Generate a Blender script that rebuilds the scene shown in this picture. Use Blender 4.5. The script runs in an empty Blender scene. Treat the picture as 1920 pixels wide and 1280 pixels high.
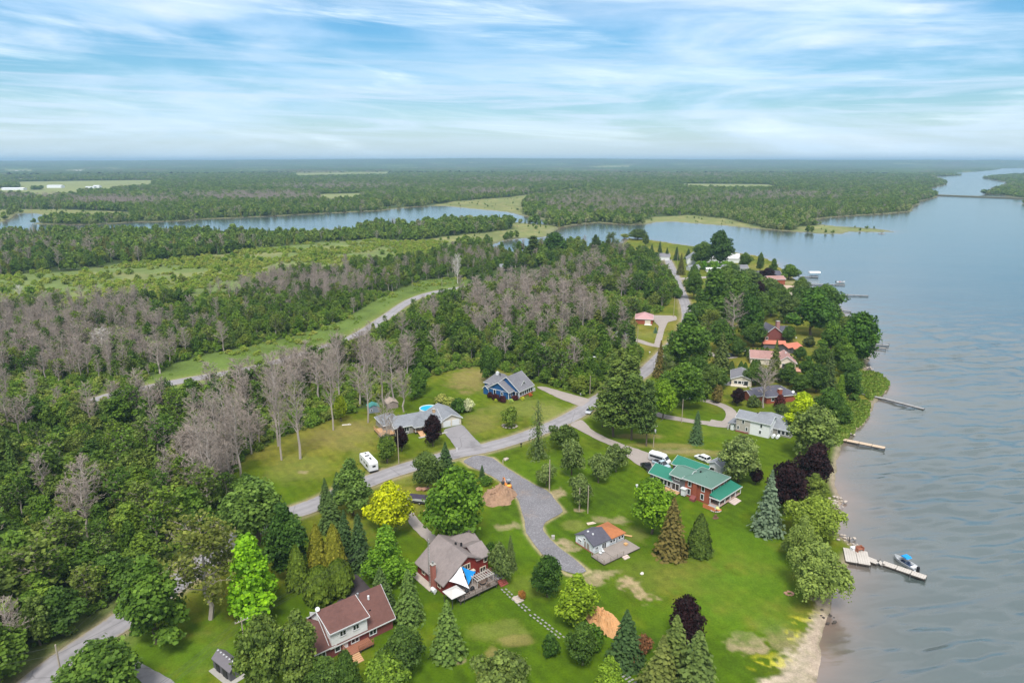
import bpy, math, random
import numpy as np
from mathutils import Vector, Matrix

SC = bpy.context.scene
COL = SC.collection
R = math.radians
rng = random.Random(11)
nr = np.random.default_rng(5)

# ------------------------------------------------------------------ camera, light, exposure
F, CAMH = 1280.0, 80.0                       # the photo is 1920 px wide: f = 24 mm on 36 mm
TH = math.atan(338.0 / F)
S_, C_ = math.sin(TH), math.cos(TH)
cam = bpy.data.objects.new('camera', bpy.data.cameras.new('camera'))
COL.objects.link(cam)
cam.location = (0, 0, CAMH)
cam.rotation_euler = (R(90) - TH, 0, 0)
cam.data.lens = 24.0
cam.data.sensor_width = 36.0
cam.data.clip_start = 1.0
cam.data.clip_end = 90000.0
SC.camera = cam

SUN_EL, SUN_AZ = 58.0, -176.0                 # azimuth from +Y (view direction), negative = left
SKY_STRENGTH = 0.071
HAZE_DENSITY = 0.0001
w = bpy.data.worlds.new('World')
SC.world = w
w.use_nodes = True
nt = w.node_tree
nt.nodes.clear()


def N(tree, kind, **kw):
    n = tree.nodes.new(kind)
    for k, v in kw.items():
        if k.startswith('i_'):
            n.inputs[k[2:].replace('_', ' ')].default_value = v
        else:
            setattr(n, k, v)
    return n


def math_node(tree, op, a=None, b=None, clamp=False):
    n = tree.nodes.new('ShaderNodeMath')
    n.operation = op
    n.use_clamp = clamp
    for i, v in enumerate((a, b)):
        if v is None:
            continue
        if isinstance(v, (int, float)):
            n.inputs[i].default_value = v
        else:
            tree.links.new(v, n.inputs[i])
    return n.outputs[0]


def ramp(tree, src, stops, interp='LINEAR'):
    n = tree.nodes.new('ShaderNodeValToRGB')
    n.color_ramp.interpolation = interp
    el = n.color_ramp.elements
    while len(el) < len(stops):
        el.new(0.5)
    for e, (p, c) in zip(el, stops):
        e.position = p
        e.color = (c[0], c[1], c[2], 1) if not isinstance(c, (int, float)) else (c, c, c, 1)
    tree.links.new(src, n.inputs[0])
    return n.outputs[0]


def mixc(tree, fac, a, b, blend='MIX'):
    n = tree.nodes.new('ShaderNodeMix')
    n.data_type = 'RGBA'
    n.blend_type = blend
    for i, v in ((0, fac), (6, a), (7, b)):
        if isinstance(v, (int, float)):
            n.inputs[i].default_value = v
        elif isinstance(v, tuple):
            n.inputs[i].default_value = (v[0], v[1], v[2], 1)
        else:
            tree.links.new(v, n.inputs[i])
    return n.outputs[2]


def build_sky():
    L = nt.links
    sky = nt.nodes.new('ShaderNodeTexSky')
    sky.sky_type = 'NISHITA'
    sky.sun_disc = False
    sky.sun_elevation = R(SUN_EL)
    sky.sun_rotation = R(SUN_AZ)
    sky.altitude = 100
    sky.air_density = 1.0
    sky.dust_density = 1.2
    sky.ozone_density = 1.5
    tc = nt.nodes.new('ShaderNodeTexCoord')
    sep = nt.nodes.new('ShaderNodeSeparateXYZ')
    L.new(tc.outputs['Generated'], sep.inputs[0])
    x, y, z = sep.outputs
    zc = math_node(nt, 'MAXIMUM', z, 0.0)
    # the sky's own blue: a little more cyan than the model gives away from the horizon
    tint = ramp(nt, math_node(nt, 'MULTIPLY', zc, 3.0, True),
                [(0.0, (0.95, 1.06, 1.06)), (0.18, (0.76, 1.06, 1.20)), (0.6, (0.50, 1.06, 1.30)), (1.0, (0.45, 0.85, 1.05))])
    base = mixc(nt, 1.0, sky.outputs[0], tint, 'MULTIPLY')

    def vec(sx, sy, sz, tilt):
        zz = math_node(nt, 'MULTIPLY', math_node(nt, 'ADD', zc, math_node(nt, 'MULTIPLY', x, tilt)), sz)
        cmb = nt.nodes.new('ShaderNodeCombineXYZ')
        L.new(math_node(nt, 'MULTIPLY', x, sx), cmb.inputs[0])
        L.new(math_node(nt, 'MULTIPLY', y, sy), cmb.inputs[1])
        L.new(zz, cmb.inputs[2])
        return cmb.outputs[0]

    def noise(v, scale, detail, rough, dist):
        n = N(nt, 'ShaderNodeTexNoise', i_Scale=scale, i_Detail=detail, i_Roughness=rough, i_Distortion=dist)
        L.new(v, n.inputs['Vector'])
        return n.outputs[0]
    # soft grey-lavender layers
    n1 = noise(vec(1.0, 1.0, 6.5, 0.03), 2.3, 7.0, 0.55, 0.5)
    m1 = ramp(nt, n1, [(0.40, 0.0), (0.66, 0.95)], 'EASE')
    # more of the layer towards both sides of the view, less in the middle left
    side = ramp(nt, math_node(nt, 'ADD', math_node(nt, 'MULTIPLY', x, 0.7), 0.5), [(0.0, 1.0), (0.22, 0.75), (0.42, 0.35), (0.55, 0.55), (0.72, 1.0), (1.0, 1.0)])
    m1 = math_node(nt, 'MULTIPLY', m1, side)
    n1b = noise(vec(1.4, 1.4, 10.0, 0.02), 3.6, 7.0, 0.6, 0.7)
    lav = ramp(nt, n1b, [(0.33, (5.2, 7.4, 10.0)), (0.5, (7.0, 8.6, 10.6)), (0.68, (9.0, 9.7, 10.9))])
    c = mixc(nt, m1, base, lav)
    # the layer closes overhead, as the flat light on the ground shows
    over = ramp(nt, zc, [(0.17, 0.0), (0.32, 0.95)])
    c = mixc(nt, math_node(nt, 'MULTIPLY', over, ramp(nt, n1, [(0.3, 0.75), (0.6, 1.0)])), c, (9.6, 9.9, 10.5))
    # white wisps
    n2 = noise(vec(1.3, 1.3, 14.0, 0.08), 2.4, 7.0, 0.58, 0.6)
    m2 = ramp(nt, n2, [(0.50, 0.0), (0.80, 0.72)], 'EASE')
    n2b = noise(vec(2.0, 2.0, 46.0, 0.06), 6.0, 3.0, 0.6, 0.8)
    m2 = math_node(nt, 'MULTIPLY', m2, ramp(nt, n2b, [(0.3, 0.45), (0.6, 1.0)]))
    c = mixc(nt, m2, c, (9.6, 10.8, 11.6))
    # a pale veil low over the horizon
    n4 = noise(vec(0.9, 0.9, 20.0, 0.015), 3.4, 6.0, 0.6, 0.8)
    low = ramp(nt, zc, [(0.012, 0.0), (0.04, 0.9), (0.10, 0.7), (0.17, 0.0)])
    c = mixc(nt, math_node(nt, 'MULTIPLY', low, ramp(nt, n4, [(0.46, 0.0), (0.64, 0.85)])), c, (6.3, 7.7, 9.4))
    hz = ramp(nt, zc, [(0.0, 0.7), (0.025, 0.35), (0.08, 0.0)])
    c = mixc(nt, hz, c, (8.4, 10.2, 11.6))
    bg = nt.nodes.new('ShaderNodeBackground')
    bg.inputs[1].default_value = SKY_STRENGTH
    L.new(c, bg.inputs[0])
    out = nt.nodes.new('ShaderNodeOutputWorld')
    L.new(bg.outputs[0], out.inputs[0])


build_sky()
sl = bpy.data.lights.new('sun', 'SUN')
sl.energy = 2.6
sl.angle = R(16)
sl.color = (1.0, 0.965, 0.90)
sun = bpy.data.objects.new('sun', sl)
COL.objects.link(sun)
sd_ = Vector((math.sin(R(SUN_AZ)) * math.cos(R(SUN_EL)), math.cos(R(SUN_AZ)) * math.cos(R(SUN_EL)), math.sin(R(SUN_EL))))
sun.rotation_euler = sd_.to_track_quat('Z', 'Y').to_euler()
vs = SC.view_settings
vs.view_transform = 'Standard'
vs.look = 'None'
vs.exposure = 0.72
vs.gamma = 1.0
vs.use_curve_mapping = False
cy = SC.cycles
cy.max_bounces = 6
cy.diffuse_bounces = 3
cy.glossy_bounces = 3
cy.transmission_bounces = 3
cy.transparent_max_bounces = 6
cy.volume_bounces = 0
cy.use_denoising = True
cy.denoiser = 'OPENIMAGEDENOISE'
cy.caustics_reflective = False
cy.caustics_refractive = False


# ------------------------------------------------------------------ places: a photo pixel on the ground -> metres
def G(px, py, z=0.0):
    a = (px - 960) / F
    b = (640 - py) / F
    dx, dy, dz = a, C_ + b * S_, -S_ + b * C_
    t = (z - CAMH) / dz
    return (t * dx, t * dy)


def H_(bx, by, ty):                          # height of an upright at base pixel (bx,by) whose tip shows at row ty
    y = G(bx, by)[1]
    v = (640 - ty) / F
    return CAMH + y * (v * C_ - S_) / (C_ + v * S_)


def depth(px, py):
    x, y = G(px, py)
    return y * C_ + CAMH * S_


def topx(x, y, z=0.0):
    x, y = np.asarray(x, float), np.asarray(y, float)
    f = y * C_ - (z - CAMH) * S_
    u = y * S_ + (z - CAMH) * C_
    f = np.where(np.abs(f) < 1e-3, 1e-3, f)
    return 960 + F * x / f, 640 - F * u / f


def PG(pts):
    return np.array([G(*p) for p in pts])


def sdist(x, y, poly):                       # signed distance, positive inside
    x = np.asarray(x, float); y = np.asarray(y, float)
    d2 = np.full(x.shape, 1e30)
    ins = np.zeros(x.shape, bool)
    n = len(poly)
    for i in range(n):
        ax, ay = poly[i]
        bx, by = poly[(i + 1) % n]
        ex, ey = bx - ax, by - ay
        t = np.clip(((x - ax) * ex + (y - ay) * ey) / (ex * ex + ey * ey + 1e-9), 0, 1)
        qx, qy = x - ax - t * ex, y - ay - t * ey
        d2 = np.minimum(d2, qx * qx + qy * qy)
        c = (ay > y) != (by > y)
        with np.errstate(divide='ignore', invalid='ignore'):
            xi = (bx - ax) * (y - ay) / (by - ay if by != ay else 1e-9) + ax
        ins ^= c & (x < xi)
    d = np.sqrt(d2)
    return np.where(ins, d, -d)


def ldist(x, y, line):                       # distance to an open polyline
    x = np.asarray(x, float); y = np.asarray(y, float)
    d2 = np.full(x.shape, 1e30)
    for i in range(len(line) - 1):
        ax, ay = line[i]
        bx, by = line[i + 1]
        ex, ey = bx - ax, by - ay
        t = np.clip(((x - ax) * ex + (y - ay) * ey) / (ex * ex + ey * ey + 1e-9), 0, 1)
        d2 = np.minimum(d2, (x - ax - t * ex) ** 2 + (y - ay - t * ey) ** 2)
    return np.sqrt(d2)


def smooth(e0, e1, v):
    t = np.clip((v - e0) / (e1 - e0), 0, 1)
    return t * t * (3 - 2 * t)


_perm = nr.permutation(512)
_gr = nr.random(512)


def vnoise(x, y, s):                         # value noise, 0..1
    x = np.asarray(x, float) / s; y = np.asarray(y, float) / s
    xi, yi = np.floor(x).astype(int), np.floor(y).astype(int)
    fx, fy = x - xi, y - yi
    fx = fx * fx * (3 - 2 * fx); fy = fy * fy * (3 - 2 * fy)

    def h(a, b):
        return _gr[_perm[(_perm[a & 511] + b) & 511]]
    return (h(xi, yi) * (1 - fx) + h(xi + 1, yi) * fx) * (1 - fy) + (h(xi, yi + 1) * (1 - fx) + h(xi + 1, yi + 1) * fx) * fy


def fbm(x, y, s, o=4):
    v = 0; a = 0.5; t = 0
    for k in range(o):
        v = v + a * vnoise(np.asarray(x) + 17.3 * k, np.asarray(y) - 9.1 * k, s / 2 ** k)
        t += a
        a *= 0.55
    return v / t


# ------------------------------------------------------------------ object helpers
def link(o):
    COL.objects.link(o)
    return o


def tag(o, label=None, cat=None, group=None, kind=None):
    if label:
        o['label'] = label
    if cat:
        o['category'] = cat
    if group:
        o['group'] = group
    if kind:
        o['kind'] = kind
    return o


def empty(name, loc, rz=0.0, label=None, cat=None, group=None):
    o = bpy.data.objects.new(name, None)
    o.empty_display_size = 0.5
    link(o)
    o.location = (loc[0], loc[1], loc[2] if len(loc) > 2 else 0.0)
    o.rotation_euler = (0, 0, rz)
    return tag(o, label, cat, group)


def mesh_obj(name, me, mats, parent=None, loc=None, rz=None):
    o = bpy.data.objects.new(name, me)
    if not isinstance(mats, (list, tuple)):
        mats = [mats]
    if len(me.materials) == 0:
        for m in mats:
            me.materials.append(m)
    elif [m for m in me.materials] != list(mats):
        for i, m in enumerate(mats):
            o.material_slots[i].link = 'OBJECT'
            o.material_slots[i].material = m
    link(o)
    if parent is not None:
        o.parent = parent
    if loc is not None:
        o.location = loc
    if rz is not None:
        o.rotation_euler = (0, 0, rz)
    return o


class MB:                                    # collects faces, builds one mesh
    def __init__(s):
        s.v, s.f, s.m = [], [], []

    def add(s, vs_, fs, mi=0):
        b = len(s.v)
        s.v += [tuple(p) for p in vs_]
        s.f += [tuple(b + i for i in f) for f in fs]
        s.m += [mi] * len(fs)
        return s

    def box(s, x0, y0, z0, x1, y1, z1, mi=0):
        return s.add([(x0, y0, z0), (x1, y0, z0), (x1, y1, z0), (x0, y1, z0), (x0, y0, z1), (x1, y0, z1), (x1, y1, z1), (x0, y1, z1)],
                     [(3, 2, 1, 0), (4, 5, 6, 7), (0, 1, 5, 4), (1, 2, 6, 5), (2, 3, 7, 6), (3, 0, 4, 7)], mi)

    def prism(s, pts, axis, a, b, mi=0):     # polygon (2D) extruded along an axis: 'x': pts are (y,z), 'y': (x,z), 'z': (x,y)
        n = len(pts)
        f3 = {'x': lambda p, t: (t, p[0], p[1]), 'y': lambda p, t: (p[0], t, p[1]), 'z': lambda p, t: (p[0], p[1], t)}[axis]
        vs_ = [f3(p, a) for p in pts] + [f3(p, b) for p in pts]
        fs = [tuple(range(n - 1, -1, -1)), tuple(range(n, 2 * n))] + [(i, (i + 1) % n, n + (i + 1) % n, n + i) for i in range(n)]
        return s.add(vs_, fs, mi)

    def tube(s, p0, p1, r0, r1=None, n=6, mi=0):
        r1 = r0 if r1 is None else r1
        p0, p1 = Vector(p0), Vector(p1)
        d = (p1 - p0)
        if d.length < 1e-6:
            return s
        d.normalize()
        a = d.orthogonal().normalized()
        b = d.cross(a)
        vs_ = []
        for p, r in ((p0, r0), (p1, r1)):
            for i in range(n):
                t = 2 * math.pi * i / n
                vs_.append(p + a * (r * math.cos(t)) + b * (r * math.sin(t)))
        fs = [(i, (i + 1) % n, n + (i + 1) % n, n + i) for i in range(n)] + [tuple(range(n - 1, -1, -1)), tuple(range(n, 2 * n))]
        return s.add(vs_, fs, mi)

    def slab(s, a, b, c, d, t, mi=0):        # thick sheet through 4 points (thickness downwards)
        up = [Vector(p) for p in (a, b, c, d)]
        dn = [p - Vector((0, 0, t)) for p in up]
        return s.add(up + dn, [(0, 1, 2, 3), (7, 6, 5, 4), (0, 4, 5, 1), (1, 5, 6, 2), (2, 6, 7, 3), (3, 7, 4, 0)], mi)

    def blob(s, c, r, seed=0, sub=2, amp=0.25, mi=0):
        import bmesh
        bm = bmesh.new()
        bmesh.ops.create_icosphere(bm, subdivisions=sub, radius=1.0)
        q = random.Random(seed)
        ph = [q.uniform(0, 6) for _ in range(6)]
        vs_ = []
        for v in bm.verts:
            n = v.co
            k = 1 + amp * (math.sin(3.1 * n.x + ph[0]) * math.sin(2.7 * n.y + ph[1]) + 0.6 * math.sin(5.3 * n.z + ph[2] + 2 * n.x) + 0.4 * math.sin(7 * n.x + ph[3]) * math.cos(6 * n.y + ph[4]))
            vs_.append((c[0] + n.x * r[0] * k, c[1] + n.y * r[1] * k, c[2] + n.z * r[2] * k))
        fs = [tuple(v.index for v in f.verts) for f in bm.faces]
        bm.free()
        return s.add(vs_, fs, mi)

    def mesh(s, name, smooth_=False, tints=None):
        me = bpy.data.meshes.new(name)
        me.from_pydata(s.v, [], s.f)
        if any(s.m):
            me.polygons.foreach_set('material_index', s.m)
        if smooth_:
            me.polygons.foreach_set('use_smooth', [True] * len(me.polygons))
        if tints is not None:
            a = me.attributes.new('tint', 'FLOAT', 'FACE')
            a.data.foreach_set('value', tints)
        me.update()
        return me

    def build(s, name, mats, parent=None, loc=None, rz=None, smooth_=False):
        return mesh_obj(name, s.mesh(name, smooth_), mats, parent, loc, rz)


# ------------------------------------------------------------------ materials
MATS = {}


def mat(name, col, rough=0.8, var=0.25, scale=3.0, bump=0.0, metal=0.0, spec=0.3, stripes=None, emit=None):
    """colour with two scales of wear; stripes=(axis, period, depth): boards, courses or ribs as relief"""
    if name in MATS:
        return MATS[name]
    m = bpy.data.materials.new(name)
    m.use_nodes = True
    t = m.node_tree
    b = t.nodes['Principled BSDF']
    b.inputs['Roughness'].default_value = rough
    b.inputs['Metallic'].default_value = metal
    b.inputs['Specular IOR Level'].default_value = spec
    tc = t.nodes.new('ShaderNodeTexCoord')
    if var > 0:
        n1 = N(t, 'ShaderNodeTexNoise', i_Scale=scale, i_Detail=4.0, i_Roughness=0.65)
        t.links.new(tc.outputs['Object'], n1.inputs['Vector'])
        n2 = N(t, 'ShaderNodeTexNoise', i_Scale=scale * 0.12, i_Detail=3.0, i_Roughness=0.6)
        t.links.new(tc.outputs['Object'], n2.inputs['Vector'])
        k = math_node(t, 'ADD', math_node(t, 'MULTIPLY', n1.outputs[0], var * 1.6), math_node(t, 'MULTIPLY', n2.outputs[0], var * 1.6))
        k = math_node(t, 'ADD', k, 1.0 - var * 1.6)
        cc = mixc(t, 1.0, (col[0], col[1], col[2]), k, 'MULTIPLY')
        t.links.new(cc, b.inputs['Base Color'])
        h = n1.outputs[0]
    else:
        b.inputs['Base Color'].default_value = (col[0], col[1], col[2], 1)
        h = None
    if stripes:
        ax, per, dep = stripes
        sp = t.nodes.new('ShaderNodeSeparateXYZ')
        t.links.new(tc.outputs['Object'], sp.inputs[0])
        fr = math_node(t, 'FRACT', math_node(t, 'DIVIDE', sp.outputs['XYZ'.index(ax)], per))
        hh = math_node(t, 'GREATER_THAN', fr, 0.12)
        bp = N(t, 'ShaderNodeBump', i_Strength=0.6, i_Distance=dep)
        t.links.new(hh, bp.inputs['Height'])
        t.links.new(bp.outputs[0], b.inputs['Normal'])
    elif bump and h is not None:
        bp = N(t, 'ShaderNodeBump', i_Strength=0.7, i_Distance=bump)
        t.links.new(h, bp.inputs['Height'])
        t.links.new(bp.outputs[0], b.inputs['Normal'])
    MATS[name] = m
    return m


def leaf_mat(name, stops=None, trans=0.3, rough=0.5, tint=0.72):
    """foliage: colour from the object's own colour, or from a range picked per plant; every leaf its own shade"""
    m = bpy.data.materials.new(name)
    m.use_nodes = True
    t = m.node_tree
    t.nodes.clear()
    oi = t.nodes.new('ShaderNodeObjectInfo')
    base = oi.outputs['Color'] if stops is None else ramp(t, oi.outputs['Random'], stops)
    at = N(t, 'ShaderNodeAttribute', attribute_name='tint')
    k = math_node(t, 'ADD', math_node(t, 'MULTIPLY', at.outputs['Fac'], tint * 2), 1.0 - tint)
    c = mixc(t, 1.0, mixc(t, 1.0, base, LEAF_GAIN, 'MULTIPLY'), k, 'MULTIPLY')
    hs = t.nodes.new('ShaderNodeHueSaturation')
    t.links.new(math_node(t, 'ADD', math_node(t, 'MULTIPLY', at.outputs['Fac'], -0.03), 0.515), hs.inputs['Hue'])
    t.links.new(c, hs.inputs['Color'])
    b = t.nodes.new('ShaderNodeBsdfPrincipled')
    b.inputs['Roughness'].default_value = rough
    b.inputs['Specular IOR Level'].default_value = 0.12
    t.links.new(hs.outputs[0], b.inputs['Base Color'])
    tr = t.nodes.new('ShaderNodeBsdfTranslucent')
    tc2 = mixc(t, 1.0, hs.outputs[0], (1.3, 1.3, 0.6), 'MULTIPLY')
    t.links.new(tc2, tr.inputs[0])
    mx = t.nodes.new('ShaderNodeMixShader')
    mx.inputs[0].default_value = trans
    t.links.new(b.outputs[0], mx.inputs[1])
    t.links.new(tr.outputs[0], mx.inputs[2])
    o = t.nodes.new('ShaderNodeOutputMaterial')
    t.links.new(mx.outputs[0], o.inputs[0])
    return m


LEAF_GAIN = (1.66, 1.58, 0.88)
WHITE = mat('white_paint', (0.66, 0.67, 0.68), 0.55, 0.06)
GLASS = mat('dark_glass', (0.02, 0.025, 0.03), 0.08, 0.0, spec=0.6)
BLACK = mat('black', (0.015, 0.015, 0.017), 0.5, 0.0)
DARK = mat('dark_grey_metal', (0.06, 0.06, 0.065), 0.5, 0.1)
STEEL = mat('steel', (0.45, 0.46, 0.47), 0.35, 0.1, metal=0.8)
BARK = mat('bark', (0.13, 0.10, 0.075), 0.95, 0.3, 4.0)
DEADBARK = mat('dead_bark', (0.36, 0.31, 0.275), 0.95, 0.25, 2.0)
PALEBARK = mat('bleached_bark', (0.62, 0.58, 0.54), 0.9, 0.15, 2.0)
POLEWOOD = mat('pole_wood', (0.36, 0.30, 0.235), 0.9, 0.25, 5.0)
WOOD_GREY = mat('weathered_wood', (0.275, 0.235, 0.21), 0.85, 0.28, 4.0, stripes=('X', 0.15, 0.02))
WOOD_TAN = mat('tan_wood', (0.50, 0.30, 0.16), 0.8, 0.2, 4.0, stripes=('X', 0.15, 0.02))
WOOD_DARK = mat('dark_wet_wood', (0.07, 0.058, 0.05), 0.8, 0.3, 4.0)
STONE = mat('stone', (0.42, 0.36, 0.31), 0.9, 0.35, 3.0, bump=0.05)
ROCKRED = mat('red_rock', (0.36, 0.20, 0.14), 0.9, 0.35, 3.0, bump=0.05)
RUBBER = mat('rubber', (0.02, 0.02, 0.02), 0.8, 0.0)


# ------------------------------------------------------------------ the lie of the land (outlines read off the photo, as points on the ground)
W_MAIN = PG([(1520, 1300), (1524, 1255), (1531, 1225), (1522, 1200), (1536, 1165), (1548, 1140), (1553, 1110), (1560, 1082), (1575, 1066), (1585, 1040),
             (1606, 1029), (1590, 1015), (1566, 1000), (1562, 975), (1566, 950), (1574, 935), (1566, 925), (1557, 900), (1560, 880), (1565, 855),
             (1571, 830), (1590, 812), (1612, 795), (1624, 778), (1630, 760), (1642, 746), (1655, 735), (1662, 722), (1654, 712), (1640, 704),
             (1624, 700), (1620, 688), (1625, 672), (1629, 655), (1622, 640), (1606, 622), (1596, 602), (1578, 584), (1562, 562), (1548, 550), (1530, 541),
             (1512, 536), (1498, 531), (1488, 522), (1476, 512), (1464, 503), (1452, 492), (1436, 484), (1412, 478), (1380, 473), (1340, 467), (1290, 460), (1230, 451), (1205, 447),
             (1180, 446), (1176, 451), (1166, 457), (1150, 461), (1110, 463), (1067, 461), (1052, 452), (1036, 436), (1046, 427), (1080, 421),
             (1122, 417), (1150, 419.5), (1185, 421), (1212, 420), (1230, 416), (1260, 415), (1290, 417.5), (1310, 419), (1360, 422.5), (1410, 427.5), (1440, 430),
             (1490, 434), (1540, 437.5), (1577, 438.5), (1584, 436.5), (1590, 433.5), (1640, 435), (1677, 434), (1655, 430), (1627, 427), (1570, 424), (1535, 420), (1515, 415), (1540, 409),
             (1600, 404), (1665, 400.5), (1708, 396), (1712, 386), (1724, 383), (1716, 379.5), (1757, 369.5), (1757, 364), (1728, 356), (1752, 352), (1774, 346), (1776, 341), (1752, 334),
             (1760, 331), (1805, 329), (1780, 325.5), (1840, 321.5), (1865, 319.5), (1884, 315.5), (2100, 314.0), (2100, 322), (1925, 326), (1842, 334),
             (1884, 341), (1887, 348), (1853, 361), (1842, 364.5), (1880, 366), (1925, 374.5), (1990, 380), (1914, 380), (1916, 383), (2100, 388), (2500, 420), (3300, 560), (4200, 900), (4200, 1700), (1490, 1700), (1500, 1420)])
W_LEFT = PG([(-60, 424), (-10, 420), (15, 412), (30, 401), (50, 399.5), (70, 400), (87, 404), (100, 409), (95, 414.5), (57, 419), (75, 420), (130, 421), (175, 421), (250, 416), (325, 415), (375, 411), (480, 406.5),
             (605, 400), (705, 395), (780, 387.5), (830, 385.5), (870, 389.5), (955, 397.5), (980, 404), (1022, 412), (1060, 417), (1042, 420.5), (1010, 420),
             (960, 416), (855, 418.5), (755, 422), (655, 430), (530, 433), (375, 434), (225, 436), (60, 438), (-60, 440)])
W_CREEK = PG([(900, 466), (938, 452), (975, 446.5), (1030, 443), (1046, 445), (1056, 458), (1010, 468), (950, 474)])

ROAD_MAIN = PG([(20, 1330), (68, 1280), (150, 1218), (228, 1165), (300, 1115), (380, 1057), (465, 997), (530, 968), (590, 947), (650, 919), (720, 891), (780, 872), (850, 852),
                (900, 842), (950, 829), (1000, 812), (1050, 792), (1090, 771), (1118, 752), (1150, 733), (1185, 713), (1215, 692), (1240, 668), (1262, 645), (1282, 622), (1289, 600), (1286, 575), (1276, 545),
                (1265, 515), (1258, 500), (1252, 487)])
ROAD_UP = PG([(178, 752), (210, 741), (300, 722), (360, 711), (450, 695), (500, 684), (580, 660), (650, 637), (690, 617), (730, 590), (765, 566), (800, 552), (840, 543), (885, 537), (930, 532), (985, 526)])
LANE = PG([(1165, 632), (1195, 638), (1228, 648), (1290, 655), (1325, 661), (1352, 670), (1378, 668)])
LOOP = PG([(1195, 756), (1230, 777), (1275, 786), (1317, 792), (1352, 795), (1368, 789), (1372, 777), (1363, 765), (1335, 754), (1297, 745)])
LOOP_B = PG([(1330, 792), (1362, 796), (1385, 790)])
D_GRAVEL = PG([(866, 864), (882, 876), (903, 882), (936, 901), (958, 918), (972, 938), (981, 965), (986, 998), (999, 1018), (1016, 1038), (1040, 1056), (1062, 1076), (1084, 1080), (1106, 1071),
               (1074, 1046), (1044, 1023), (1021, 1000), (1016, 984), (1029, 975), (1059, 959), (1042, 938), (1026, 918), (1007, 912), (980, 896), (949, 877), (924, 858), (895, 852)])
D_BUNG = PG([(829, 806), (866, 795), (884, 815), (906, 838), (885, 846), (861, 850), (845, 826)])
D_BLUE = PG([(1003, 725), (1018, 724), (1060, 736), (1104, 748), (1112, 756), (1094, 764), (1050, 748)])
D_BRICK = PG([(1066, 796), (1090, 786), (1112, 808), (1140, 822), (1174, 835), (1210, 847), (1232, 856), (1240, 868), (1222, 884), (1206, 878), (1184, 864), (1160, 842), (1118, 824)])
D_RED2 = PG([(1222, 591), (1268, 592), (1270, 600), (1252, 604), (1246, 618), (1238, 650), (1226, 646), (1236, 612), (1228, 604)])
D_CREAM = PG([(1345, 704), (1372, 712), (1372, 724), (1352, 722), (1330, 712)])
D_BROWN = PG([(655, 1068), (668, 1074), (688, 1096), (712, 1122), (660, 1160), (618, 1138), (634, 1126), (650, 1111), (656, 1095)])
D_RED = PG([(735, 900), (748, 918), (768, 952), (790, 980), (826, 1012), (812, 1024), (790, 1006), (764, 978), (742, 940), (724, 905)])
D_LOW = PG([(215, 1192), (226, 1214), (242, 1231), (300, 1262), (360, 1300), (285, 1300), (240, 1254), (205, 1220)])
D_FAR = PG([(1262, 522), (1290, 520), (1350, 517), (1352, 520), (1292, 524), (1266, 526)])

LAWN = PG([(425, 900), (450, 862), (520, 822), (600, 792), (660, 772), (735, 748), (780, 715), (830, 697), (875, 688), (930, 688), (1010, 716), (1090, 738), (1150, 725), (1205, 690),
           (1175, 650), (1160, 630), (1185, 600), (1235, 585), (1255, 560), (1246, 520), (1230, 498), (1180, 480), (1135, 466), (1178, 445), (1230, 449), (1290, 458), (1380, 470), (1450, 485), (1500, 525),
           (1560, 560), (1620, 640), (1625, 700), (1640, 745), (1570, 830), (1560, 900), (1566, 975), (1608, 1028), (1560, 1085), (1530, 1220), (1510, 1400), (300, 1420), (240, 1300),
           (246, 1215), (270, 1160), (345, 1100), (420, 1045), (470, 1008), (500, 985), (470, 950)])
MEADOW = PG([(-300, 540), (0, 520), (50, 511), (150, 506), (250, 493), (400, 478), (480, 466), (600, 454), (720, 449), (830, 452), (870, 463), (790, 486), (720, 496), (640, 502), (560, 514), (480, 536), (350, 562), (200, 572), (0, 588), (-300, 615)])
MARSH = [PG(p) for p in (
    [(790, 450), (830, 443), (900, 437), (960, 430), (1036, 428), (1030, 442), (960, 446), (930, 452), (870, 458)],
    [(800, 386), (850, 378), (900, 374), (960, 369), (1010, 362), (1080, 353), (1098, 357), (1040, 365), (990, 372), (978, 384), (985, 404), (955, 398), (870, 391)],
    [(-60, 398), (0, 392), (120, 393), (240, 397), (250, 407), (180, 411), (110, 409), (60, 399), (25, 400), (0, 415), (-60, 420)],
    [(1180, 421), (1230, 406), (1300, 403), (1360, 410), (1420, 424), (1440, 430), (1360, 423), (1290, 418), (1230, 416)],
    [(1480, 433), (1500, 424), (1545, 421), (1600, 427), (1677, 434), (1590, 434), (1577, 438.5)],
    [(230, 437), (300, 434), (480, 432), (650, 428), (700, 436), (560, 442), (400, 442)],
    [(950, 417), (1045, 424), (1036, 436), (960, 430)])]
FIELDS = [PG(p) for p in (
    [(32, 341), (150, 339), (288, 337.5), (286, 350), (200, 356), (120, 355), (38, 354)],
    [(55, 356), (150, 355), (150, 366), (62, 370)],
    [(-60, 353), (60, 352), (60, 366), (-60, 368)], [(80, 350), (200, 350), (210, 360), (80, 360)], [(10, 320), (60, 320), (60, 324), (10, 324)], [(125, 319.5), (160, 319.5), (160, 323.5), (125, 323.5)],
    [(550, 325.5), (727, 323.5), (735, 328.5), (560, 333)],
    [(600, 364), (680, 362), (676, 374), (622, 378), (595, 374)],
    [(1255, 344), (1440, 345.5), (1480, 356), (1300, 355)],
    [(16, 334.5), (68, 334.5), (66, 338.5), (18, 339)],
    [(552, 354), (580, 354), (578, 362), (556, 361)],
    [(1100, 315), (1180, 314), (1180, 316.2), (1110, 316.6)],
    [(1380, 322), (1480, 321), (1480, 323.5), (1390, 324.5)])]
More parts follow.
